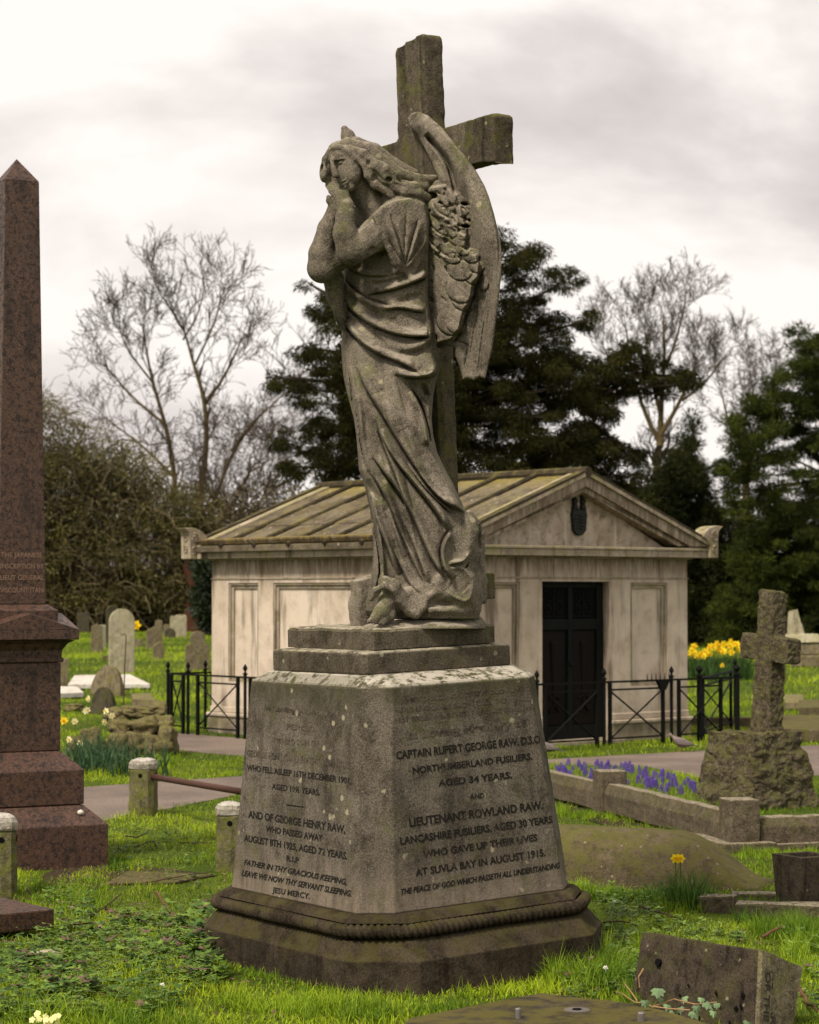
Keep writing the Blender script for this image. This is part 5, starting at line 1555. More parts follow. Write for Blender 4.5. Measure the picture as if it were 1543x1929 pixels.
def bare_tree(name, label, Y, limbs, rg, lvl=3, twig=.011, trunk_r=.22, mat='bark_green', tmat='bark_grey', twigL=1.5, every=5, root=None, dz=1.2, nk=(2, 4), spread=.55, kids0=1.0, cut=False):
    """limbs: list of (pixel polyline, start radius, end radius) giving the main limbs as surveyed"""
    rt = W(root[0], root[1], Y) if root else W(limbs[0][0][0][0], HOR + 1.7*FPX/Y, Y)
    t = thing(name, label, 'tree', (rt.x, Y, 0), 0, None)
    main = []; tw = []
    org = np.array([rt.x, Y, 0])
    for pts, r0, r1 in limbs:
        if len(pts) > 3 and cut: pts = pts[:-1]
        jy = rg.uniform(-dz, dz); n = len(pts)
        P = np.array([W(px, py, Y + jy*(i/(n-1))) for i, (px, py) in enumerate(pts)]) - org
        P = smooth_poly(P); Rr = np.linspace(r0, r1, len(P)); main.append((P, Rr))
        for i in range(len(P)//4, len(P)):
            if i % max(1, every//2): continue
            for _ in range(2):
                d = P[min(i+1, len(P)-1)] - P[i-1]; d /= np.linalg.norm(d)+1e-9
                d = d + rg.normal(0, .7, 3); d[2] += .35; d /= np.linalg.norm(d)
                grow(tw, P[i].copy(), d, twigL*rg.uniform(.6, 1.1)*kids0, max(twig, Rr[i]*.45), lvl, rg, .2, spread, nk, twig*.55)
        for _ in range(3):
            d = P[-1]-P[-3]; d = d/np.linalg.norm(d) + rg.normal(0, .35, 3); d /= np.linalg.norm(d)
            grow(tw, P[-1].copy(), d, twigL, max(twig, r1*.8), lvl, rg, .2, spread, nk, twig*.55)
    V, F = tubes_np(main, 7); np_mesh('trunk', V, F, M[mat], t, smooth=True)
    V, F = tubes_np(tw, 3); np_mesh('twigs', V, F, M[tmat], t)
    return t

rg = np.random.default_rng(21)
bare_tree('bare_tree', 'large bare many limbed tree rising behind the thicket on the left', 106,
    [([(352,1215),(345,1120),(350,1060)], 0.362, 0.288),
     ([(348,1090),(332,1000),(329,890),(312,800),(287,720),(272,640),(262,600)], 0.181, 0.036),
     ([(352,1060),(368,980),(389,860),(388,760),(366,690),(348,625),(350,560)], 0.209, 0.036),
     ([(388,760),(426,705),(455,640),(476,575)], 0.098, 0.026),
     ([(355,1060),(400,960),(436,850),(500,770),(520,730)], 0.153, 0.036),
     ([(360,1080),(420,985),(470,890),(540,845)], 0.223, 0.060),
     ([(312,800),(250,750),(200,690),(175,660)], 0.084, 0.024),
     ([(329,900),(270,840),(215,800),(160,770)], 0.084, 0.024),
     ([(348,625),(320,580),(300,550)], 0.056, 0.024), ([(287,720),(240,660),(225,620)], 0.056, 0.024), ([(366,690),(400,620),(415,570)], 0.062, 0.024),
     ([(345,640),(375,590),(385,540)], 0.056, 0.022), ([(436,850),(470,800),(560,720)], 0.070, 0.022)], rg, 3, .021, twigL=1.28, dz=2.2, nk=(2, 4), spread=.5, cut=True)
bare_tree('bare_tree', 'round crowned bare tree behind the dark evergreens on the right', 82,
    [([(1236,1205),(1238,1000),(1240,880),(1243,830)], .28, .2),
     ([(1243,840),(1246,760),(1252,680),(1250,600),(1255,540)], .13, .03), ([(1243,835),(1215,780),(1190,700),(1180,620),(1175,560)], .10, .025),
     ([(1244,820),(1280,760),(1310,690),(1325,620)], .11, .025), ([(1246,790),(1225,700),(1215,620),(1225,550)], .08, .02),
     ([(1250,700),(1275,640),(1290,570)], .07, .02), ([(1285,755),(1330,720),(1360,680)], .06, .02), ([(1200,740),(1160,700),(1135,650)], .06, .02)],
    rg, 4, .012, twigL=.80, mat='bark_green', tmat='bark_grey', dz=1.6, nk=(2, 4), spread=.42, cut=True)
bare_tree('bare_tree', 'thin bare tree between the round crowned one and the green conifer', 95,
    [([(1405,1190),(1405,900)], .2, .15), ([(1405,900),(1400,820),(1410,740)], .1, .03), ([(1402,860),(1370,790),(1360,740)], .07, .02), ([(1404,850),(1440,780),(1450,720)], .07, .02)],
    rg, 4, .014, twigL=1.0, dz=1.5, nk=(2, 4))
bare_tree('bare_tree', 'low brown bare tree between the big bare tree and the mausoleum roof', 100,
    [([(455,1180),(450,1060),(440,1000)], .16, .12), ([(445,1010),(480,950),(540,905),(600,880)], .09, .03), ([(443,1020),(430,960),(410,900)], .07, .02), ([(445,1000),(470,930),(500,870)], .06, .02), ([(450,1040),(520,980),(590,930)], .06, .02)],
    rg, 4, .018, twigL=1.5, dz=2, nk=(2, 4), spread=.7)

def in_poly(px, py, poly):
    ins = np.zeros(len(px), bool); P = poly; n = len(P)
    for i in range(n):
        (x0, y0), (x1, y1) = P[i], P[(i+1) % n]
        c = (y0 > py) != (y1 > py)
        ins ^= c & (px < (x1-x0)*(py-y0)/((y1-y0) + 1e-9) + x0)
    return ins

def leaf_cloud(cent, rad, n, size, rg, cols, droop=.5, aspect=.3, flat=.8):
    """cent (k,3), rad (k,), n leaves per clump -> triangles with tint"""
    k = len(cent); N = k*n
    c = np.repeat(cent, n, 0); r = np.repeat(rad, n)
    d = rg.normal(size=(N, 3)); d /= np.linalg.norm(d, axis=1)[:, None]
    rr = rg.uniform(0, 1, N)**.45
    p = c + d * (r*rr)[:, None] * np.array([1, 1, flat])
    ax = d + rg.normal(0, .5, (N, 3)); ax[:, 2] -= droop; ax /= np.linalg.norm(ax, axis=1)[:, None]
    sd = np.cross(ax, rg.normal(size=(N, 3))); sd /= np.linalg.norm(sd, axis=1)[:, None] + 1e-9
    s = size * rg.uniform(.6, 1.4, N)
    a = p + sd*(s*aspect)[:, None]; b = p - sd*(s*aspect)[:, None]; t = p + ax*s[:, None]*1.6; o = p - ax*s[:, None]*.3
    V = np.stack([a, o, b, t], 1).reshape(-1, 3)
    F = (np.arange(N)[:, None]*4 + np.array([0, 1, 2, 3])[None, :])
    cc = np.repeat(rg.uniform(0, 1, k), n)[:, None] * .7 + rg.uniform(0, .3, N)[:, None]
    col = np.asarray(cols[0])[None, :]*(1-cc) + np.asarray(cols[1])[None, :]*cc
    col = col * rg.uniform(.7, 1.25, N)[:, None]
    return V, F, np.repeat(col, 4, 0)

def evergreen(name, label, Y, polys, trunk, rg, sc=1.0, clump=.32, dens=1.0, n=90, size=.10, cols=((.010,.016,.005), (.045,.052,.012)), depth=1.6, limbs=(), cat='tree', droop=.5, gap=.0, aspect=.3, flat=.8, mat='needle'):
    clump, size, depth = clump*sc, size*sc, depth*sc
    g = W(trunk[0][0], trunk[0][1], Y); org = np.array([g.x, Y, 0])
    t = thing(name, label, cat, (g.x, Y, 0))
    C = []; Rr = []
    ppm = FPX/Y
    for poly in polys:
        P = np.array(poly, float); lo, hi = P.min(0), P.max(0)
        area = .5*abs(np.sum(P[:, 0]*np.roll(P[:, 1], -1) - P[:, 1]*np.roll(P[:, 0], -1)))/ppm**2
        k = int(area / (clump**2*1.1) * dens * 2.4) + 3
        px = rg.uniform(lo[0], hi[0], k*5); py = rg.uniform(lo[1], hi[1], k*5)
        ok = in_poly(px, py, poly)
        if gap > 0:
            nzv = np.array([mnoise.noise(Vector((a/46, b/30, Y))) for a, b in zip(px, py)])
            ok &= nzv > (-.45 + gap)
        px, py = px[ok][:k], py[ok][:k]
        yy = Y + rg.normal(0, depth*.5, len(px)).clip(-depth, depth)
        C += [W(a, b, y) for a, b, y in zip(px, py, yy)]; Rr += list(clump*rg.uniform(.55, 1.25, len(px)))
    C = np.array([tuple(c) for c in C]) - org; Rr = np.array(Rr)
    V, F, col = leaf_cloud(C, Rr, n, size, rg, cols, droop, aspect, flat)
    np_mesh('crown', V, F, M[mat], t, col=col)
    segs = [(np.array([tuple(W(a, b, Y)) for a, b in trunk]) - org, np.linspace(.22*sc, .015*sc, len(trunk)))]
    for pts in limbs:
        P = smooth_poly(np.array([tuple(W(a, b, Y+rg.uniform(-.3, .3))) for a, b in pts]) - org, 1); segs.append((P, np.linspace(.07, .015, len(P))))
    for i in rg.choice(len(C), min(len(C), 60), replace=False):
        tp = segs[0][0]; q = tp[np.argmin(np.abs(tp[:, 2] - (C[i][2]-.6)))]
        segs.append((np.array([q, (q+C[i])/2 + [0, 0, .12], C[i]]), np.array([.045, .03, .01])))
    V, F = tubes_np(segs, 5); np_mesh('trunk', V, F, M['bark_dark'], t)
    return t
dark = ((.005,.0065,.0015), (.034,.032,.005))
evergreen('yew_tree', 'large dark evergreen with layered drooping limbs behind the statue', 46,
    [[(568,528),(588,540),(652,570),(655,700),(630,690),(600,640),(606,612),(575,590)],
     [(545,655),(575,640),(640,650),(700,680),(700,800),(650,800),(625,735),(590,700),(556,690)],
     [(484,712),(515,700),(560,712),(600,722),(700,740),(700,880),(640,880),(560,852),(512,838),(505,822),(560,800),(575,770),(530,745),(500,735)],
     [(512,885),(545,868),(620,866),(680,872),(680,915),(600,925),(585,905),(540,902)],
     [(860,540),(915,470),(935,430),(950,440),(972,462),(1000,455),(1022,480),(1000,512),(1040,505),(1088,508),(1095,535),(1080,560),(1052,572),(1064,598),(1100,585),(1138,595),(1110,620),(1060,640),(1060,700),(860,720)],
     [(850,700),(1060,690),(1105,650),(1120,700),(1098,760),(1120,800),(1116,880),(1090,950),(850,930)], [(930,560),(1010,560),(1080,640),(1110,700),(1100,880),(860,900),(860,640)],
     [(650,560),(870,560),(870,950),(650,950)]],
    [(800,1270),(802,1000),(800,800),(830,600),(850,520)], rg, clump=.26, n=230, size=.044, cols=dark, depth=1.6, gap=.12, droop=.8, aspect=.22, flat=.62,
    limbs=[[(800,780),(700,740),(600,715),(500,712)], [(800,700),(680,670),(560,652)], [(810,650),(700,600),(600,545),(580,532)], [(800,900),(650,880),(530,880)], [(820,650),(900,560),(960,460)], [(820,700),(940,600),(1080,520)], [(820,780),(980,640),(1120,600)]])
evergreen('yew_tree', 'dark evergreen arching to the right above the mausoleum pediment', 52,
    [[(1095,700),(1130,670),(1165,650),(1205,648),(1240,668),(1262,690),(1300,696),(1328,738),(1290,735),(1262,748),(1222,745),(1196,735),(1165,765),(1150,800),(1100,830)],
     [(1085,800),(1150,790),(1160,830),(1205,850),(1218,905),(1160,950),(1100,930)]],
    [(1120,1280),(1115,1000),(1112,850),(1120,760)], rg, sc=1.2, clump=.22, n=190, size=.046, cols=dark, depth=1.1, gap=.18, droop=.6, aspect=.24, flat=.65,
    limbs=[[(1115,800),(1150,730),(1210,700),(1310,720)], [(1112,850),(1150,820),(1200,860)]])
evergreen('conifer', 'dark spiky conifer rising behind the right side of the mausoleum roof', 72,
    [[(1075,900),(1150,905),(1215,930),(1250,870),(1272,850),(1290,800),(1312,780),(1320,830),(1312,870),(1340,900),(1322,935),(1355,980),(1340,1040),(1375,1110),(1385,1190),(1290,1200),(1270,1010),(1180,960)],
     [(1190,930),(1230,880),(1300,860),(1350,940),(1390,1000),(1400,1190),(1300,1200),(1240,1020),(1190,960)]],
    [(1290,1215),(1290,1100),(1295,900),(1308,800)], rg, sc=1.75, dens=1.5, clump=.20, n=170, size=.045, cols=((.006,.009,.003), (.034,.038,.008)), depth=1.2, gap=.12, droop=-.25, aspect=.2, flat=.9)
evergreen('conifer', 'bright green feathery conifer filling the right edge', 68,
    [[(1478,622),(1500,628),(1512,606),(1530,622),(1543,630),(1600,600),(1680,640),(1700,1230),(1420,1230),(1400,1110),(1380,1050),(1400,1000),(1365,950),(1372,920),(1335,880),(1370,860),(1400,868),(1352,820),(1390,822),(1366,790),(1420,790),(1398,748),(1446,742),(1455,700),(1500,690),(1490,650)],
     [(1400,1000),(1700,1000),(1700,1230),(1340,1230),(1350,1150)]],
    [(1570,1220),(1572,1100),(1568,900),(1560,680)], rg, sc=1.84, clump=.20, n=210, size=.040, cols=((.005,.008,.002), (.052,.066,.009)), depth=1.6, dens=1.5, gap=-.15, droop=-.3, aspect=.18, flat=.5)
evergreen('conifer', 'gloomy dark conifer under and left of the green one, behind the rough cross', 76,
    [[(1250,1010),(1330,1000),(1400,980),(1480,1010),(1560,1040),(1640,1100),(1640,1190),(1500,1180),(1450,1195),(1400,1180),(1370,1195),(1290,1215),(1250,1200)]],
    [(1400,1208),(1400,1150),(1400,1050)], rg, sc=1.85, clump=.24, n=170, size=.042, cols=((.006,.009,.003), (.026,.030,.007)), depth=.9, gap=.0, droop=.1, aspect=.22, flat=.7)
# tangled thicket of climbing stems and small leaves on the left
def thicket():
    Y = 98.0
    t = thing('thicket', 'tall tangled olive brown thicket of stems and ivy behind the left gravestones', 'thicket', (-13.9, Y, 0))
    org = np.array([-13.9, Y, 0]); r2 = np.random.default_rng(3)
    poly = [(-60,720),(60,735),(110,755),(140,790),(180,790),(215,820),(260,830),(300,885),(330,925),(375,905),(410,945),(440,1000),(470,1020),(520,1010),(520,1180),(-60,1180)]
    k = 6500; px = r2.uniform(-60, 520, k); py = r2.uniform(730, 1185, k); ok = in_poly(px, py, poly); px, py = px[ok], py[ok]
    segs = []
    for a, b in zip(px, py):
        p = np.array(tuple(W(a, b, Y + r2.uniform(-2.4, 2.4)))) - org
        d = r2.normal(0, 1, 3); d[1] *= .5; d /= np.linalg.norm(d); L = r2.uniform(.7, 2.1); P = [p]
        for i in range(5):
            d = d + r2.normal(0, .3, 3) + [0, 0, -.16]; d /= np.linalg.norm(d); P.append(P[-1] + d*L/5)
        r = r2.choice([.014, .022, .04], p=[.6, .34, .06]); segs.append((np.array(P), np.linspace(r, r*.4, 6)))
    V, F = tubes_np(segs, 3); np_mesh('stems', V, F, simple('thicket stem', (.12, .095, .05), 1, .1, 0, .6, 3), t)
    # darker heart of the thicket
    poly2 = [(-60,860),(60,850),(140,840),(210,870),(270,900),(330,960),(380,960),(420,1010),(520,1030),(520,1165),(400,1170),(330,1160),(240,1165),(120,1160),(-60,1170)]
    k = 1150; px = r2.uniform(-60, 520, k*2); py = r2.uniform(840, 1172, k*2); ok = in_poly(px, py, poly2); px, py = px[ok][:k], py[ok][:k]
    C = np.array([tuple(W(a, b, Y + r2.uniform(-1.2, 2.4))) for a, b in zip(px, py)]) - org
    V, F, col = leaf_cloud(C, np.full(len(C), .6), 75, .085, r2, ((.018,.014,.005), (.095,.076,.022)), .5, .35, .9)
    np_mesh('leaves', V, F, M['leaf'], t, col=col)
    px = r2.uniform(-60, 440, 900); py = r2.uniform(740, 1150, 900); ok = in_poly(px, py, poly); px, py = px[ok], py[ok]
    C = np.array([tuple(W(a, b, Y + r2.uniform(-2.6, 1.2))) for a, b in zip(px, py)]) - org
    V, F, col = leaf_cloud(C, np.full(len(C), .55), 60, .07, r2, ((.042,.040,.010), (.135,.122,.028)), .2, .4, .9)
    np_mesh('ivy', V, F, M['leaf'], t, col=col)
    P = np.array([tuple(W(a, b, Y-2.6)) for a, b in ((372,1192),(366,1160),(372,1110),(350,1060))]) - org
    V, F = tubes_np([(P, np.array([.6, .45, .34, .2]))], 8); np_mesh('trunk', V, F, simple('red brown bark', (.055,.022,.012), 1, .1, 0, .5, 3), t, smooth=True)
thicket()
# dark shrubs closing the view at ground level
def shrub(name, label, Y, poly, cols, n=60, k=260, size=.09, clump=.3, seed=1, depth=.7):
    r2 = np.random.default_rng(seed); P = np.array(poly, float); c = W(P[:, 0].mean(), 1150, Y); org = np.array([c.x, Y, 0])
    px = r2.uniform(P[:, 0].min(), P[:, 0].max(), k*4); py = r2.uniform(P[:, 1].min(), P[:, 1].max(), k*4); ok = in_poly(px, py, poly); px, py = px[ok][:k], py[ok][:k]
    C = np.array([tuple(W(a, b, Y + r2.uniform(-depth, depth))) for a, b in zip(px, py)]) - org
    t = thing(name, label, 'shrub', (c.x, Y, 0))
    V, F, col = leaf_cloud(C, np.full(len(C), clump), n, size, r2, cols, .1, .35, .9)
    np_mesh('foliage', V, F, M['leaf'], t, col=col)
    segs = [(np.array([[0, 0, 0], c_*.6, c_]), np.array([.03, .02, .01])) for c_ in C[::max(1, len(C)//14)]]
    V, F = tubes_np(segs, 5); np_mesh('stem', V, F, M['bark_dark'], t)
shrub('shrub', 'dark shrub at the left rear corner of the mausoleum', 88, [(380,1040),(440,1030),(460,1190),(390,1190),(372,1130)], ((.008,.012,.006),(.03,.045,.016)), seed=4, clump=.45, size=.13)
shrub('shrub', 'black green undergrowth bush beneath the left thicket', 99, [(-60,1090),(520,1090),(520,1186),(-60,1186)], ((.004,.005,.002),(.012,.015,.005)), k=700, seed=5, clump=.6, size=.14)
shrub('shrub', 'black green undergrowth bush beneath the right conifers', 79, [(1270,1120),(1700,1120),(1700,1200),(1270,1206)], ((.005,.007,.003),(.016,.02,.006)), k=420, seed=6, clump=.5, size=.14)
shrub('shrub', 'brown twiggy shrub above the left end of the mausoleum roof', 52, [(410,960),(450,930),(560,925),(620,940),(620,1010),(420,1030)], ((.05,.036,.022),(.10,.08,.04)), n=30, k=90, size=.07, seed=8)
def far_wood():
    r2 = np.random.default_rng(17); segs = []
    for i in range(13000):
        x = r2.uniform(-85, 85); y = r2.uniform(118, 140); z = r2.uniform(0, 6.4 + 1.4*math.sin(x*.3))
        d = np.array([r2.normal(0, .6), r2.normal(0, .4), r2.uniform(.3, 1)]); d /= np.linalg.norm(d); L = r2.uniform(1, 3)
        P = np.array([[x, y, z]]) + np.outer([0, .5, 1], d*L) + np.array([[0,0,0],[r2.normal(0,.2),0,0],[0,0,0]])
        segs.append((P, np.array([.05, .03, .015])))
    V, F = tubes_np(segs, 3); tag(np_mesh('far_wood', V, F, M['bark_grey']), 'mass of bare brown far off trees behind the graveyard', 'far trees', None, 'stuff')
far_wood()
# ---------------------------------------------------------------- ground, paths
m = MB()
S = 420
m.add([(-S, -40, 0), (S, -40, 0), (S, 700, 0), (-S, 700, 0)], [(0, 1, 2, 3)])
o = m.obj('ground', M['turf']); o['kind'] = 'structure'
PATH = [(235,1362),(332,1381),(460,1392),(700,1412),(1040,1431),(1190,1422),(1342,1414),(1532,1405),(1760,1395),(1760,1480),(1535,1462),(1322,1466),(1223,1446),(1040,1441),(800,1455),(600,1480),(445,1498),(342,1520),(249,1535),(205,1545),(-180,1600),(-180,1520),(160,1483),(452,1463),(620,1450),(750,1441),(620,1435),(455,1425),(338,1414),(245,1385)]
pg = [G(a, b) for a, b in PATH]
dense = []
for i in range(len(pg)):
    a, b = pg[i], pg[(i+1) % len(pg)]; k = max(1, int((b-a).length/.15))
    for j in range(k):
        q = a.lerp(b, j/k); w = mnoise.noise(q*2.2)*.05 + mnoise.noise(q*7)*.02
        dense.append((q.x + w, q.y + w, .004))
o = mesh_obj('path', dense, [tuple(range(len(dense)))], M['path']); fix_normals(o); o['kind'] = 'structure'
if o.data.polygons[0].normal.z < 0: o.data.flip_normals()
PX = np.array([(d[0], d[1]) for d in dense])
def patch(name, pix, mat, z=.006, jit=.03):
    pts = [G(a, b) for a, b in pix]; D = []
    for i in range(len(pts)):
        a, b = pts[i], pts[(i+1) % len(pts)]; k = max(1, int((b-a).length/.08))
        for j in range(k):
            q = a.lerp(b, j/k); w = mnoise.noise(q*4)*jit; D.append((q.x+w, q.y-w, z))
    o = mesh_obj(name, D, [tuple(range(len(D)))], mat)
    if o.data.polygons[0].normal.z < 0: o.data.flip_normals()
    o['kind'] = 'structure'; return o
patch('soil', [(20,1700),(100,1640),(205,1628),(330,1640),(410,1650),(340,1664),(210,1668),(110,1690)], M['soil'])
patch('soil', [(1046,1500),(1120,1520),(1360,1600),(1390,1640),(1300,1600),(1150,1560),(1050,1530)], M['soil'])
patch('soil', [(900,1900),(1200,1840),(1210,1870),(1000,1885)], M['soil'])

# ---------------------------------------------------------------- grass
mon_fp = [tuple((MW @ Vector(p)).xy) for p in oct_ring(.70, .85, .23, 0)]
def excl(x, y):
    bad = in_poly(x, y, [tuple(p) for p in PX[::2]])
    bad |= in_poly(x, y, mon_fp)
    c, s = math.cos(OA), math.sin(OA); u = (x-OB[0])*c + (y-OB[1])*s; v = -(x-OB[0])*s + (y-OB[1])*c
    bad |= (np.abs(u) < .45) & (np.abs(v) < .45)
    c, s = math.cos(MA), math.sin(MA); u = (x-1.86)*c + (y-25.5)*s; v = -(x-1.86)*s + (y-25.5)*c
    bad |= (np.abs(u) < 1.85) & (v > -.05) & (v < 4.5)
    for ob_ in bpy.data.objects:
        if ob_.get('category') in ('ledger slab', 'ledger stone', 'slab'):
            sl = [q for q in ob_.children if q.name.startswith('slab')][0]
            vs = [(v_.co.x + ob_.location.x, v_.co.y + ob_.location.y) for v_ in sl.data.vertices]
            import itertools
            cx_, cy_ = ob_.location.x, ob_.location.y
            hp = convex(vs); bad |= in_poly(x, y, hp)
    return bad
def convex(P):
    P = sorted(set((round(a, 3), round(b, 3)) for a, b in P))
    def half(P):
        h = []
        for p in P:
            while len(h) > 1 and (h[-1][0]-h[-2][0])*(p[1]-h[-2][1]) - (h[-1][1]-h[-2][1])*(p[0]-h[-2][0]) <= 0: h.pop()
            h.append(p)
        return h[:-1]
    return half(P) + half(P[::-1])
def vnoise(x, y, f, seed=0):
    """cheap smooth value noise"""
    x = x*f + seed*17.3; y = y*f + seed*9.1
    i = np.floor(x).astype(int); j = np.floor(y).astype(int); fx = x-i; fy = y-j; fx = fx*fx*(3-2*fx); fy = fy*fy*(3-2*fy)
    h = lambda a, b: (np.sin(a*127.1 + b*311.7)*43758.5453) % 1.0
    return (h(i, j)*(1-fx) + h(i+1, j)*fx)*(1-fy) + (h(i, j+1)*(1-fx) + h(i+1, j+1)*fx)*fy
def blades(x, y, h, w, rg, cols, lean=.5, z=None):
    N = len(x); z = np.zeros(N) if z is None else z
    a = rg.uniform(0, 2*np.pi, N); ca, sa = np.cos(a), np.sin(a)
    l = np.abs(rg.normal(0, lean, N)) + .12
    b = rg.uniform(0, 2*np.pi, N)
    p = np.stack([x, y, z-.004], 1); side = np.stack([ca, sa, 0*ca], 1)*w[:, None]
    dr = np.stack([np.cos(b)*l, np.sin(b)*l, np.ones(N)], 1); dr /= np.linalg.norm(dr, axis=1)[:, None]
    mid = p + dr*(h*.55)[:, None]
    dr2 = dr.copy(); dr2[:, 2] -= l*.9; dr2[:, :2] *= 1.5; dr2 /= np.linalg.norm(dr2, axis=1)[:, None]
    tip = mid + dr2*(h*.5)[:, None]
    V = np.stack([p-side, p+side, mid+side*.8, mid-side*.8, tip], 1).reshape(-1, 3)
    k = np.arange(N)[:, None]*5
    F = np.concatenate([k+[0, 1, 2], k+[0, 2, 3], k+[3, 2, 4]], 1).reshape(-1, 3)
    return V, F, np.repeat(cols, 5, 0)
def grass_field():
    r2 = np.random.default_rng(77); VV = []; FF = []; CC = []; base = 0
    zones = [(8.6, 12, 5200, 1.0), (12, 16, 3000, 1.1), (16, 23, 1500, 1.35), (23, 36, 560, 1.9), (36, 95, 90, 3.6)]
    for y0, y1, dn, k in zones:
        area = .2*(y1**2-y0**2)*1.05 + (y1-y0)*.8; n = int(area*dn)
        y = np.sqrt(r2.uniform(y0**2, y1**2, n)); x = r2.uniform(-1, 1, n)*(y*.215 + .6)
        ok = ~excl(x, y)
        x, y = x[ok], y[ok]; n = len(x)
        c1 = vnoise(x, y, 1.1, 1); c2 = vnoise(x, y, 4.5, 2); c3 = vnoise(x, y, .35, 3)
        keep = r2.uniform(0, 1, n) < np.clip(.15 + 1.3*c2, 0, 1); x, y, c1, c2, c3 = [q[keep] for q in (x, y, c1, c2, c3)]; n = len(x)
        h = (.015 + .042*c2**1.8 + .040*np.clip(c1-.5, 0, 1)) * r2.uniform(.6, 1.4, n) * k**.55
        w = (.0017 + .0012*r2.uniform(0, 1, n)) * k
        t = np.clip(.5 + 1.1*(c1-.5) + .8*(c3-.5) + .5*(c2-.5) + r2.normal(0, .2, n), 0, 1)[:, None]
        col = np.array([.03, .085, .006])*(1-t) + np.array([.36, .47, .018])*t
        dry = r2.uniform(0, 1, n) < .06; col[dry] = [.25, .20, .09]
        V, F, C = blades(x, y, h, w, r2, col, .55); VV.append(V); FF.append(F+base); CC.append(C); base += len(V)
    # longer tufts: round the feet of stones and in rough patches
    tufts = []
    def ring(cx_, cy_, rad, n, hh): 
        for i in range(n):
            a = r2.uniform(0, 2*np.pi); tufts.append((cx_ + math.cos(a)*rad, cy_ + math.sin(a)*rad, hh*r2.uniform(.6, 1.2), r2.integers(16, 40)))
    fp = [Vector((*p, 0)) for p in mon_fp]; c0 = Vector((MX, MY, 0))
    for i in range(8):
        a, b = fp[i], fp[(i+1) % 8]; L = (b-a).length
        for j in range(int(L/.028)):
            q = a.lerp(b, r2.uniform(0, 1)); q = c0 + (q-c0)*r2.uniform(1.02, 1.16); tufts.append((q.x, q.y, r2.uniform(.015, .05) if r2.uniform() < .88 else r2.uniform(.05, .12), int(r2.integers(12, 30))))
    for pix, n, hh in (([(400,1890),(560,1929),(900,1929),(860,1905),(600,1900)], 90, .09), ([(1020,1860),(1140,1800),(1190,1850),(1130,1880)], 70, .15), ([(0,1900),(300,1900),(420,1960),(0,1960)], 60, .10),
                       ([(1200,1690),(1330,1690),(1330,1720),(1210,1720)], 50, .09), ([(1390,1740),(1543,1760),(1543,1800),(1420,1760)], 60, .12), ([(20,1680),(200,1660),(200,1720),(60,1720)], 60, .08),
                       ([(160,1440),(340,1425),(340,1445),(170,1460)], 60, .09), ([(1480,1750),(1543,1750),(1543,1850),(1500,1850)], 30, .12), ([(1120,1535),(1165,1535),(1370,1610),(1340,1625)], 70, .07), ([(1040,1520),(1120,1540),(1120,1550),(1040,1535)], 40, .07), ([(1400,1606),(1543,1608),(1543,1625),(1400,1622)], 40, .06), ([(1300,1520),(1460,1535),(1460,1545),(1300,1530)], 50, .07), ([(1060,1670),(1300,1700),(1480,1712),(1480,1725),(1060,1690)], 90, .08), ([(205,1630),(240,1622),(240,1640),(205,1645)], 20, .06), ([(1180,1900),(1240,1880),(1200,1929)], 30, .1), ([(1180,1790),(1215,1760),(1215,1900),(1180,1900)], 40, .09)):
        P = np.array([(G(a, b).x, G(a, b).y) for a, b in pix]); k = n*6
        x = r2.uniform(P[:, 0].min(), P[:, 0].max(), k); y = r2.uniform(P[:, 1].min(), P[:, 1].max(), k); ok = in_poly(x, y, [tuple(p) for p in P])
        for a, b in list(zip(x[ok], y[ok]))[:n]: tufts.append((a, b, hh*r2.uniform(.6, 1.3), int(r2.integers(18, 40))))
    X, Y_, Hh = [], [], []
    for (a, b, hh, n) in tufts:
        n = int(n)
        X.append(a + r2.normal(0, .018, n)); Y_.append(b + r2.normal(0, .018, n)); Hh.append(hh*r2.uniform(.5, 1.15, n))
    x, y, h = map(np.concatenate, (X, Y_, Hh)); ok = ~excl(x, y); x, y, h = x[ok], y[ok], h[ok]; n = len(x)
    t = np.clip(vnoise(x, y, 2.5, 5) + r2.normal(0, .2, n), 0, 1)[:, None]
    col = np.array([.035, .10, .008])*(1-t) + np.array([.28, .40, .02])*t
    V, F, C = blades(x, y, h, np.full(n, .0022), r2, col, .40); VV.append(V); FF.append(F+base); CC.append(C)
    o = np_mesh('grass', np.concatenate(VV), np.concatenate(FF), M['blade'], col=np.concatenate(CC))
    tag(o, 'short bright green grass growing over the whole graveyard', 'grass', None, 'stuff')
grass_field()

# ---------------------------------------------------------------- weeds, leaf litter
def region_pts(pix, n, r2):
    P = np.array([(G(a, b).x, G(a, b).y) for a, b in pix]); k = n*8
    x = r2.uniform(P[:, 0].min(), P[:, 0].max(), k); y = r2.uniform(P[:, 1].min(), P[:, 1].max(), k); ok = in_poly(x, y, [tuple(p) for p in P])
    return x[ok][:n], y[ok][:n]
def leaf_quads(p, ax, side, L, Wd, fold=.25):
    up = np.cross(side, ax); up /= np.linalg.norm(up, axis=1)[:, None] + 1e-9
    a = p; b = p + ax*(L*.45)[:, None] + side*Wd[:, None] + up*(Wd*fold)[:, None]; c = p + ax*L[:, None]; d = p + ax*(L*.45)[:, None] - side*Wd[:, None] + up*(Wd*fold)[:, None]
    V = np.stack([a, b, c, d], 1).reshape(-1, 3); k = np.arange(len(p))[:, None]*4
    return V, np.concatenate([k+[0, 1, 2], k+[0, 2, 3]], 1).reshape(-1, 3)
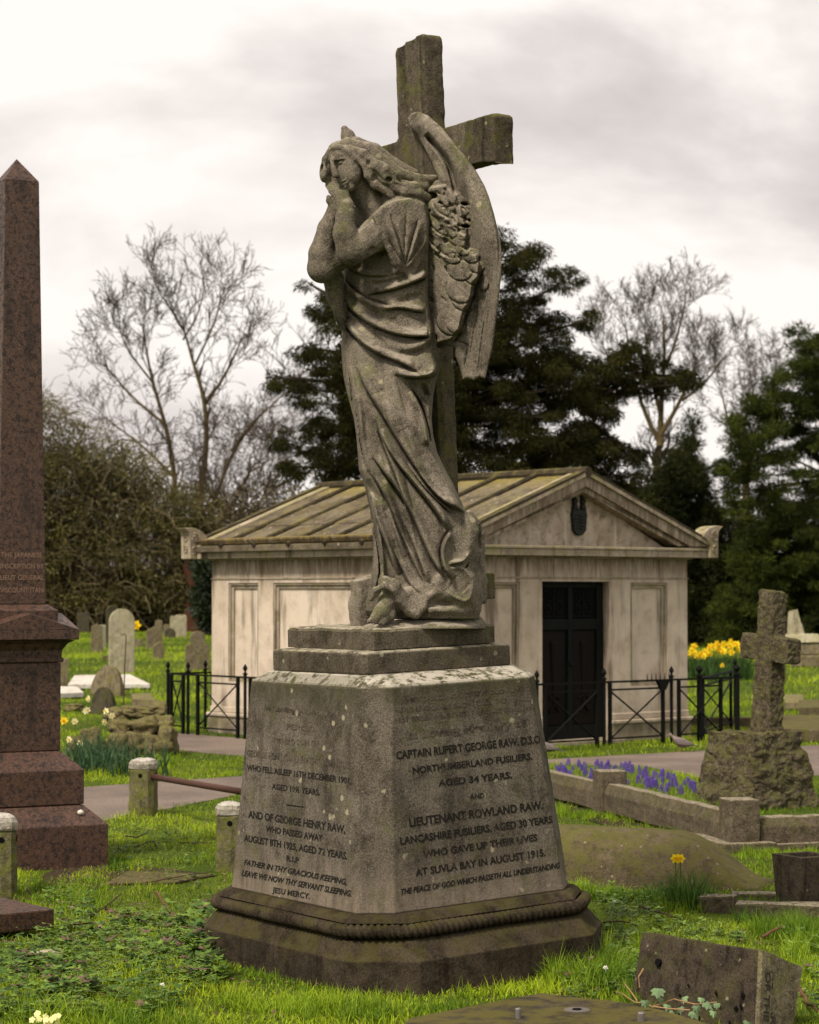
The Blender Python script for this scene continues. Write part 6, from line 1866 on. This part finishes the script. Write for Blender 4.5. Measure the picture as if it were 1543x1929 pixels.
def weeds():
    r2 = np.random.default_rng(8); P = []; A = []; Sd = []; L = []; Wd = []; C = []
    regs = [([(0,1800),(130,1770),(250,1730),(400,1745),(390,1850),(300,1929),(0,1929)], 900, 1.15), ([(60,1700),(140,1680),(210,1700),(150,1760),(110,1770)], 120, 1.1), ([(395,1820),(430,1850),(400,1880),(330,1860)], 40, 1.2),
            ([(1040,1850),(1190,1780),(1230,1850),(1080,1900)], 160, 1.0), ([(1090,1670),(1240,1690),(1240,1740),(1150,1750)], 140, .8), ([(1100,1740),(1300,1740),(1420,1780),(1200,1800)], 160, .8), ([(1100,1590),(1360,1620),(1300,1650),(1180,1610)], 60, .7), ([(200,1560),(400,1560),(380,1680),(210,1650)], 160, .7), ([(1480,1780),(1543,1780),(1543,1929),(1510,1900)], 40, 1),
            ([(380,1740),(400,1720),(395,1840),(360,1830)], 60, 1.6)]
    for pix, n, sc in regs:
        x, y = region_pts(pix, n, r2)
        for a, b in zip(x, y):
            h = r2.uniform(.02, .10)*sc; tiers = int(r2.integers(2, 5)); big = (.010 + .034*r2.uniform(0, 1)**2.2)*sc; g = r2.uniform(0, 1); lx, ly = r2.normal(0, .15, 2)
            for t in range(tiers):
                z = h*(t+1)/tiers; k = int(r2.integers(3, 6)); off = r2.uniform(0, 6.28)
                for q in range(k):
                    an = off + 6.283*q/k; ax = np.array([math.cos(an), math.sin(an), r2.uniform(-.2, .5)]); ax /= np.linalg.norm(ax)
                    P.append((a+lx*z, b+ly*z, z)); A.append(ax); Sd.append((-math.sin(an), math.cos(an), 0)); l = big*r2.uniform(.7, 1.3)*(1.1-.4*t/tiers); L.append(l); Wd.append(l*r2.uniform(.3, .45))
                    cc = np.array([.035, .085, .010])*(1-g) + np.array([.17, .26, .03])*g
                    if t == tiers-1 and g > .86 and sc >= 1: cc = np.array([.13, .075, .055])
                    C.append(cc*r2.uniform(.7, 1.3))
    V, F = leaf_quads(np.array(P), np.array(A), np.array(Sd), np.array(L), np.array(Wd))
    tag(np_mesh('weeds', V, F, M['leaf'], col=np.repeat(np.array(C), 4, 0)), 'low leafy weeds and dead nettle spreading through the foreground grass', 'weeds', None, 'stuff')
    # litter
    n = 500; x, y = region_pts([(60,1640),(400,1640),(1100,1929),(0,1929)], 420, r2); x2, y2 = region_pts([(1046,1500),(1400,1600),(1540,1640),(1543,1800),(1100,1800)], 260, r2); x3, y3 = region_pts([(100,1640),(330,1640),(300,1672),(90,1690)], 160, r2)
    x = np.concatenate([x, x2, x3]); y = np.concatenate([y, y2, y3]); n = len(x); an = r2.uniform(0, 6.28, n)
    ax = np.stack([np.cos(an), np.sin(an), r2.uniform(-.2, .5, n)], 1); sd = np.stack([-np.sin(an), np.cos(an), r2.uniform(-.3, .3, n)], 1); L = r2.uniform(.012, .032, n)
    V, F = leaf_quads(np.stack([x, y, r2.uniform(.008, .035, n)], 1), ax, sd, L, L*.35)
    col = np.array([.13, .075, .04])[None, :]*r2.uniform(.4, 1.8, n)[:, None]
    tag(np_mesh('leaf_litter', V, F, M['leaf'], col=np.repeat(col, 4, 0)), 'scattered small brown dead leaves in the grass', 'dead leaves', None, 'stuff')
weeds()

def twig(pix, r, label, mat='twig', z=.03, side=()):
    P = []
    rz_ = random.Random(int(pix[0][0]))
    for i, (a, b) in enumerate(pix): 
        g = G(a, b, z + .02*math.sin(i*1.7)); P.append(g)
    Q = [Vector(p) for p in smooth_poly([tuple(p) for p in P], 2)]
    m = MB(); m.tube([q + Vector((rz_.uniform(-.006, .006), rz_.uniform(-.006, .006), rz_.uniform(-.004, .004))) for q in Q], list(np.linspace(r, r*.4, len(Q))), 6)
    for s_ in side:
        S_ = [G(a, b, z) for a, b in s_]; m.tube(S_, list(np.linspace(r*.7, r*.3, len(S_))), 5)
    tag(m.obj('fallen_twig', M[mat]), label, 'twig', 'twigs fallen in the grass')
twig([(171,1725),(196,1710),(230,1682)], .006, 'short dark twig slanting up to the right in the left foreground grass', side=[[(196,1710),(205,1722)]])
twig([(196,1710),(258,1731),(308,1744)], .006, 'dark twig lying right from the slanting one in the left foreground grass')
twig([(124,1744),(152,1738),(199,1742)], .007, 'dark crooked twig beside the pink granite slab', side=[[(152,1738),(148,1730)]])
twig([(294,1680),(319,1715)], .008, 'pale brown stick lying in the grass left of the pedestal', 'twig_red')
twig([(236,1575),(267,1578),(282,1561)], .006, 'thin twig in the grass below the path bollard')
twig([(256,1595),(290,1583),(296,1594)], .005, 'fine twig in the middle of the grass between obelisk and pedestal')
twig([(341,1587),(400,1588)], .005, 'straight fine twig left of the bollard at the pedestal')
twig([(276,1662),(330,1652),(400,1642)], .005, 'fine twig lying across the sunken mossy slab')
twig([(1435,1764),(1480,1745),(1518,1720)], .008, 'reddish stick leaning on the thin kerb below the dark vase', 'twig_red', .05)
twig([(1203,1706),(1250,1722),(1284,1732)], .006, 'brown twig lying left of the single daffodil clump')
twig([(1223,1574),(1262,1578),(1281,1562)], .006, 'brown twig in the grass between kerb and hump backed stone', side=[[(1240,1572),(1255,1571)]])
twig([(1504,1862),(1522,1890),(1543,1905)], .009, 'reddish stick at the right edge beside the broken headstone', 'twig_red', .06)
twig([(1138,1737),(1180,1735),(1200,1745)], .005, 'thin twig close to the right corner of the pedestal base')

# ---------------------------------------------------------------- ivy at the broken headstone
def ivy():
    o0 = G(1270, 1890, .13); t = thing('ivy_plant', 'small ivy plant with tan stems and pointed leaves over the ledger edge', 'ivy', (o0.x, o0.y, 0))
    r2 = random.Random(3)
    spots = [(1240,1862,1.35,.20),(1288,1878,.9,.16),(1330,1888,1.1,.17),(1215,1885,.9,.17),(1258,1893,.8,.14),(1305,1905,1.0,.14),(1262,1905,.7,.135),(1345,1905,.8,.14),(1322,1880,.7,.18),(1280,1898,.8,.14),(1312,1895,.8,.16),(1350,1890,.7,.16),(1245,1880,.7,.16),(1410,1925,.9,.14)]
    shape = [(0,0),(.35,-.12),(.62,.12),(.42,.32),(.50,.62),(.2,.62),(0,1.05),(-.2,.62),(-.50,.62),(-.42,.32),(-.62,.12),(-.35,-.12)]
    for px, py, s, z in spots:
        p = G(px, py, z) - Vector((o0.x, o0.y, 0)); e = Euler((R(r2.uniform(30, 75)), R(r2.uniform(-25, 25)), R(r2.uniform(-45, 45))))
        m = MB(); q = [p + e.to_matrix() @ (Vector((a*.036, -b*.036*1.0, -.12*.036*abs(a)*3)) * s) for a, b in shape]; c = p + e.to_matrix() @ (Vector((0, -.36*.036, .004))*s)
        m.add([c] + q, [(0, i+1, (i+1) % 12 + 1) for i in range(12)])
        col = np.tile(np.array([.11, .17, .075])*r2.uniform(.8, 1.6), (13, 1))
        np_mesh('leaf', [tuple(v) for v in m.V], m.F, M['leaf'], t, col=col)
    S_ = [[(1160,1868,.02),(1172,1872,.06),(1196,1888,.14),(1215,1890,.15)],[(1176,1852,.05),(1190,1870,.12),(1200,1885,.14)],[(1205,1860,.16),(1203,1840,.2),(1212,1825,.22)],[(1200,1888,.14),(1230,1896,.14),(1270,1882,.15),(1310,1892,.15),(1350,1888,.15)],[(1230,1896,.14),(1260,1900,.14),(1300,1903,.14)]]
    m = MB()
    for s in S_: m.tube([G(a, b, z) - Vector((o0.x, o0.y, 0)) for a, b, z in s], .0028, 5)
    m.obj('stem', simple('ivy stem', (.32, .19, .09)), t)
ivy()

# ---------------------------------------------------------------- flowers
def flower_proto(name, label, petal, cup, h, r, group, cat='daffodil', lay=0.0):
    t = thing(name, label, cat, (0, 0, 0), 0, group)
    m = MB(); m.tube([(0, 0, 0), (.004, 0, h*.6), (.0, -.006, h)], .0028, 5); s = np_mesh('stem', m.V, m.F[:0] or [f for f in m.F if len(f) == 4], M['blade'], t, col=np.tile([.07, .13, .02], (len(m.V), 1)))
    m = MB()
    c = Vector((0, -.012, h))
    for i in range(6):
        a = 2*math.pi*i/6; d = Vector((math.cos(a), -.15, math.sin(a))); s_ = Vector((-math.sin(a), 0, math.cos(a)))
        m.add([c, c + d*r*.55 + s_*r*.36, c + d*r*1.05, c + d*r*.55 - s_*r*.36], [(0, 1, 2, 3)])
    np_mesh('petals', m.V, m.F, M['petal'], t, col=np.tile(petal, (len(m.V), 1)))
    m = MB(); n = 9
    rings = [[c + Vector((rr*math.cos(2*math.pi*j/n), -y, rr*math.sin(2*math.pi*j/n))) for j in range(n)] for rr, y in ((r*.22, 0), (r*.30, r*.4), (r*.42, r*.72))]
    m.loft(rings, False); np_mesh('trumpet', m.V, m.F, M['petal'], t, col=np.tile(cup, (len(m.V), 1)))
    return t
def scatter_flowers(proto, spots, labels=None, rg_=random.Random(5)):
    for i, (x, y, z, s) in enumerate(spots):
        o = proto if i == 0 else copy_tree(proto)
        o.location = (x, y, z); o.scale = (s, s, s); o.rotation_euler = (R(rg_.uniform(-12, 12)), R(rg_.uniform(-14, 14)), R(rg_.uniform(-70, 70)))
        if labels: o['label'] = labels[i]
def leaves_clump(name, label, spots, h, w, cols, seed, n=14, cat='leaves', lean=.25, kind=None):
    r2 = np.random.default_rng(seed); X = np.concatenate([x + r2.normal(0, sp, n) for x, y, sp in spots]); Y_ = np.concatenate([y + r2.normal(0, sp, n) for x, y, sp in spots])
    N = len(X); t = r2.uniform(0, 1, N)[:, None]; col = np.array(cols[0])*(1-t) + np.array(cols[1])*t
    V, F, C = blades(X, Y_, h*r2.uniform(.6, 1.15, N), np.full(N, w), r2, col, lean)
    tag(np_mesh(name, V, F, M['blade'], col=C), label, cat, None, kind)
# yellow daffodils beyond the railing, right
rr = random.Random(12); Yd = 45.0; spots = []
for i in range(36):
    px = 1298 + (i*3.1) % 112 + rr.uniform(-3, 3); top = 1226 + rr.uniform(-10, 12) - (8 if px > 1340 else 0)
    yy = Yd + rr.uniform(-1.2, 1.0); p = W(px, top, yy); spots.append((p.x, yy, max(.0, p.z - .42*1.0), 1.0))
spots += [(W(1354, 1255, 43).x, 43, 0, .75)]
YEL = flower_proto('daffodil', 'yellow daffodil in the big clump right of the mausoleum', (.88, .68, .03), (.88, .58, .02), .42, .080, 'yellow daffodils right of the mausoleum')
scatter_flowers(YEL, spots)
leaves_clump('daffodil_leaves', 'dark green daffodil leaves under the yellow clump right of the mausoleum', [(s[0], s[1], .10) for s in spots], .46, .012, ((.02, .05, .012), (.055, .11, .02)), 3, 40, kind='stuff')
# white and yellow daffodils left of the rockery
wl = [(164.5,1315,'cream daffodil highest of the left patch, above the white ones'),(152.5,1336,'white daffodil at the left of the upper row by the rockery'),(173,1338,'white daffodil in the middle of the upper row by the rockery'),(190,1339,'white daffodil at the right of the upper row by the rockery'),
      (186.6,1359.5,'white daffodil hanging below the right one of the upper row'),(144,1357,'small white daffodil half hidden in the leaves by the rockery'),(135,1392,'pale yellow daffodil low beside the leftmost brown rock'),(159,1400,'cream daffodil lowest in front of the brown rocks'),(198,1345,'white daffodil touching the top left rock of the heap')]
WH = flower_proto('daffodil', wl[0][2], (.85, .80, .52), (.85, .72, .22), .40, .058, 'daffodils left of the rockery')
sp = []
for i, (px, py, lb) in enumerate(wl):
    yy = 21.6 + (i % 3)*.3; p = W(px, py, yy); s = .62; sp.append((p.x, yy, max(0, p.z - .40*s), s))
scatter_flowers(WH, sp, [w[2] for w in wl])
YL2 = flower_proto('daffodil', 'bright yellow daffodil touching the obelisk edge', (.88, .66, .04), (.85, .5, .02), .40, .055, 'daffodils left of the rockery')
p = W(121, 1362, 21.0); YL2.location = (p.x, 21.0, max(0, p.z-.28)); YL2.scale = (.75,)*3
leaves_clump('daffodil_leaves', 'blue green daffodil leaves left of the rockery', [(s[0]+.02, s[1], .10) for s in sp] + [(-3.05+.12*i, 21.4 - .06*i, .09) for i in range(7)], .36, .009, ((.025, .06, .03), (.07, .13, .05)), 6, 22, lean=.35, kind='stuff')
# single yellow daffodil clump, right
g = G(1290, 1712)
leaves_clump('daffodil_leaves', 'upright green daffodil leaves of the single clump near the hump backed stone', [(g.x, g.y, .05), (g.x+.06, g.y, .06), (g.x-.05, g.y+.05, .05)], .23, .0045, ((.04, .09, .015), (.10, .18, .03)), 9, 60, lean=.38, kind='stuff')
for px, py, lb in ((1272, 1634, 'upper yellow daffodil of the single clump near the hump backed stone'), (1281, 1642, 'lower yellow daffodil of the single clump near the hump backed stone')):
    f = flower_proto('daffodil', lb, (.9, .68, .02), (.9, .58, .02), .27, .028, 'daffodils of the single clump')
    p = W(px, py, g.y); f.location = (p.x, g.y, max(0, p.z - .27))
f = flower_proto('daffodil', 'yellow daffodil beside the top of the tall pale headstone', (.9, .66, .02), (.85, .5, .01), .5, .15, 'far daffodil')
p = W(256, 1178, 60); f.location = (p.x, 60, max(0, p.z-.5)); del f['group']
# grape hyacinths
def muscari():
    t = thing('grape_hyacinth', 'purple grape hyacinth in the kerbed grave bed', 'flower', (0, 0, 0), 0, 'grape hyacinths in the kerbed grave')
    m = MB(); m.tube([(0,0,0),(0,0,.10)], .003, 4); np_mesh('stem', m.V, [f for f in m.F if len(f) == 4], M['blade'], t, col=np.tile([.08, .14, .03], (len(m.V), 1)))
    m = MB()
    for k in range(7):
        z = .06 + k*.011; r = .020*(1 - (k/8)**1.6)
        for j in range(5):
            a = j*1.2566 + k*.6; c = Vector((r*math.cos(a), r*math.sin(a), z)); q = .0095*(1-k*.06)
            m.add([c+Vector((q,0,0)), c+Vector((0,q,0)), c+Vector((-q,0,0)), c+Vector((0,-q,0)), c+Vector((0,0,q)), c+Vector((0,0,-q))], [(0,1,4),(1,2,4),(2,3,4),(3,0,4),(1,0,5),(2,1,5),(3,2,5),(0,3,5)])
    np_mesh('flower_spike', m.V, m.F, M['petal'], t, col=np.tile([.13, .075, .36], (len(m.V), 1)))
    return t
r2 = np.random.default_rng(31)
mx, my = region_pts([(1045,1452),(1130,1452),(1230,1462),(1300,1486),(1322,1505),(1290,1512),(1150,1490),(1060,1478)], 110, r2)
prt = muscari()
scatter_flowers(prt, [(a, b, 0, float(r2.uniform(.65, 1.0))) for a, b in zip(mx, my)])
hx, hy = region_pts([(1042,1450),(1130,1452),(1230,1462),(1310,1486),(1340,1520),(1290,1525),(1150,1500),(1045,1488)], 260, r2)
leaves_clump('hyacinth_leaves', 'yellow green grassy leaves among the purple grape hyacinths', [(a, b, .05) for a, b in zip(hx, hy)], .10, .004, ((.10, .17, .02), (.26, .33, .04)), 13, 26, lean=.5, kind='stuff')
# dandelion clocks / daisies
for px, py, z, lb in ((1157,1701,.04,'white daisy in the grass right of the pedestal base'), (1141,1826,.10,'white dandelion clock in the tuft at the right plinth corner'), (1139,1625,.09,'seed head on a stalk before the hump backed stone'), (298,1728,.03,'tiny pale flower near the foreground twigs'), (188,1749,.04,'pink clover flower below the crooked twig'), (136,1712,.04,'pink clover flower beside the granite slab'), (306,1858,.06,'white bud in the left foreground grass'), (1099,1830,.05,'pink dead nettle flower near the right plinth corner')):
    g = G(px, py, z); m = MB(); m.tube([(0,0,-z),(0,0,0)], .0012, 4)
    for k in range(9):
        a = k*2.4; zz = 1 - 2*(k+.5)/9; q = math.sqrt(1-zz*zz)*.008; c = Vector((q*math.cos(a), q*math.sin(a), .006 + zz*.007)); s_ = .0045
        m.add([c+Vector((s_,0,0)), c+Vector((0,s_,0)), c+Vector((-s_,0,0)), c+Vector((0,-s_,0)), c+Vector((0,0,s_)), c+Vector((0,0,-s_))], [(0,1,4),(1,2,4),(2,3,4),(3,0,4),(1,0,5),(2,1,5),(3,2,5),(0,3,5)])
    pk = 'pink' in lb
    tag(m.obj('wild_flower', simple('pink petals' if pk else 'white petals', (.5,.22,.32) if pk else (.75,.73,.62), .7), None, loc=g), lb, 'flower')
# cream primrose, bottom left
g = G(88, 1925, .05); t = thing('primrose', 'pale yellow primrose flowers at the bottom left edge', 'primrose', (g.x, g.y, 0))
r3 = random.Random(2); m = MB()
for k in range(16):
    c = Vector((r3.uniform(-.055, .04), r3.uniform(-.03, .03), .04 + r3.uniform(0, .05))); n_ = Vector((r3.uniform(-.6, .6), -.8, r3.uniform(.2, 1))).normalized(); a_ = n_.orthogonal().normalized(); b_ = n_.cross(a_)
    for i in range(5):
        q = 2*math.pi*i/5; d = a_*math.cos(q) + b_*math.sin(q); s_ = a_*-math.sin(q) + b_*math.cos(q); m.add([c, c+d*.009+s_*.006, c+d*.014, c+d*.009-s_*.006], [(0,1,2,3)])
np_mesh('petals', m.V, m.F, M['petal'], t, col=np.tile([.80, .78, .34], (len(m.V), 1)))

# ---------------------------------------------------------------- pigeons
def pigeon(px, py, label, rz, s=1.0):
    g = G(px, py); t = thing('wood_pigeon', label, 'pigeon', (g.x, g.y, 0), rz, 'wood pigeons by the path')
    # body runs along local x: head at -x
    L = [(-.125,.172,.006),(-.122,.176,.012),(-.112,.181,.017),(-.100,.180,.019),(-.090,.170,.018),(-.080,.155,.020),(-.066,.138,.031),(-.045,.118,.044),(-.015,.102,.052),(.02,.096,.050),(.055,.092,.040),(.085,.088,.028),(.11,.082,.020)]
    m = MB()
    m.loft([[(x, r*.82*math.cos(2*math.pi*j/12), z + r*math.sin(2*math.pi*j/12)) for j in range(12)] for x, z, r in L])
    o = m.obj('body', simple('pigeon grey pink', (.19, .145, .135), .8, .2, 0, .25, 30), t, smooth=True)
    m = MB(); m.loft([[(x, w*a, z+b) for a, b in ((-1, 0), (1, 0), (1, .008), (-1, .008))] for x, z, w in ((.09,.078,.024),(.15,.066,.026),(.195,.056,.03))]); m.obj('tail', simple('dark tail feathers', (.05, .045, .045)), t)
    for sgn in (-1, 1):
        m = MB(); m.loft([[(x, sgn*(.041*k + .003*math.sin(2*math.pi*j/8)), z + hh*math.cos(2*math.pi*j/8)) for j in range(8)] for x, z, hh, k in ((-.055,.125,.012,.75),(-.02,.115,.030,1.08),(.03,.105,.034,1.1),(.08,.092,.022,.8),(.14,.08,.008,.45))])
        fix_normals(m.obj('wing', simple('pigeon wing grey', (.15, .125, .115), .8, .2, 0, .3, 60), t, smooth=True))
        m = MB(); m.tube([(.0, sgn*.018, .06), (-.002, sgn*.018, .01), (-.02, sgn*.018, .003)], .004, 5); m.obj('leg', simple('pink leg', (.3, .1, .08)), t)
    m = MB(); m.tube([(-.122, 0, .175), (-.145, 0, .168)], [.005, .0015], 6); m.obj('beak', simple('pale beak', (.45, .3, .12)), t)
    m = MB()
    for sgn in (-1, 1): m.tube([(-.108, sgn*.013, .185), (-.108, sgn*.0155, .185)], .003, 6)
    m.obj('eye', M['void'], t)
    t.scale = (s, s, s)
pigeon(1282, 1417, 'grey wood pigeon walking on the path edge before the right railing', R(-10), 1.02)
pigeon(1027, 1426, 'grey wood pigeon half hidden behind the right edge of the pedestal', R(-5), 1.02)
# ---------------------------------------------------------------- sky and light
wd = bpy.data.worlds.new('World'); scene.world = wd; wd.use_nodes = True
nt = wd.node_tree; nt.nodes.clear()
out = nt.nodes.new('ShaderNodeOutputWorld'); bg = nt.nodes.new('ShaderNodeBackground')
sky = nt.nodes.new('ShaderNodeTexSky'); sky.sky_type = 'NISHITA'; sky.sun_disc = False
SUN_EL, SUN_AZ = R(52), R(-38)          # azimuth measured from straight ahead, negative = left; light comes from behind-left of camera
sky.sun_elevation = SUN_EL; sky.sun_rotation = R(-142)
sky.air_density = 1.0; sky.dust_density = 6.0
tc = nt.nodes.new('ShaderNodeTexCoord')
mp = nt.nodes.new('ShaderNodeMapping'); mp.inputs['Scale'].default_value = (1.0, 1.0, 2.1); mp.inputs['Location'].default_value = (.35, .2, .1)
nt.links.new(tc.outputs['Generated'], mp.inputs[0])
nz = nt.nodes.new('ShaderNodeTexNoise'); nz.inputs['Scale'].default_value = 3.4; nz.inputs['Detail'].default_value = 6; nz.inputs['Roughness'].default_value = .52; nz.inputs['Distortion'].default_value = .25
nt.links.new(mp.outputs[0], nz.inputs['Vector'])
rp = nt.nodes.new('ShaderNodeValToRGB'); nt.links.new(nz.outputs['Fac'], rp.inputs[0])
rp.color_ramp.elements[0].position = .30; rp.color_ramp.elements[0].color = (.34, .308, .30, 1)
rp.color_ramp.elements[1].position = .53; rp.color_ramp.elements[1].color = (.69, .645, .61, 1)
e = rp.color_ramp.elements.new(.44); e.color = (.51, .47, .45, 1)
sc_ = nt.nodes.new('ShaderNodeVectorMath'); sc_.operation = 'SCALE'; sc_.inputs['Scale'].default_value = .06
nt.links.new(sky.outputs[0], sc_.inputs[0])
ad = nt.nodes.new('ShaderNodeMix'); ad.data_type = 'RGBA'; ad.inputs[0].default_value = .93
nt.links.new(sc_.outputs[0], ad.inputs[6]); nt.links.new(rp.outputs[0], ad.inputs[7])
nt.links.new(ad.outputs[2], bg.inputs[0]); bg.inputs[1].default_value = 1.0
nt.links.new(bg.outputs[0], out.inputs[0])
sd = bpy.data.lights.new('sun', 'SUN'); sd.energy = 3.1; sd.angle = R(9); sd.color = (1, .90, .78)
so = bpy.data.objects.new('sun', sd); COL.objects.link(so)
# direction to the sun: high, to the left and a little behind the camera
az = R(-142)
to_sun = Vector((math.sin(az)*math.cos(SUN_EL), math.cos(az)*math.cos(SUN_EL), math.sin(SUN_EL)))
so.rotation_euler = to_sun.to_track_quat('Z', 'Y').to_euler()
scene.view_settings.view_transform = 'Standard'; scene.view_settings.look = 'None'
scene.view_settings.exposure = .70; scene.view_settings.gamma = 1
scene.render.engine = 'CYCLES'
scene.cycles.use_denoising = True
scene.cycles.max_bounces = 6; scene.cycles.diffuse_bounces = 3; scene.cycles.glossy_bounces = 2; scene.cycles.transmission_bounces = 2; scene.cycles.transparent_max_bounces = 4
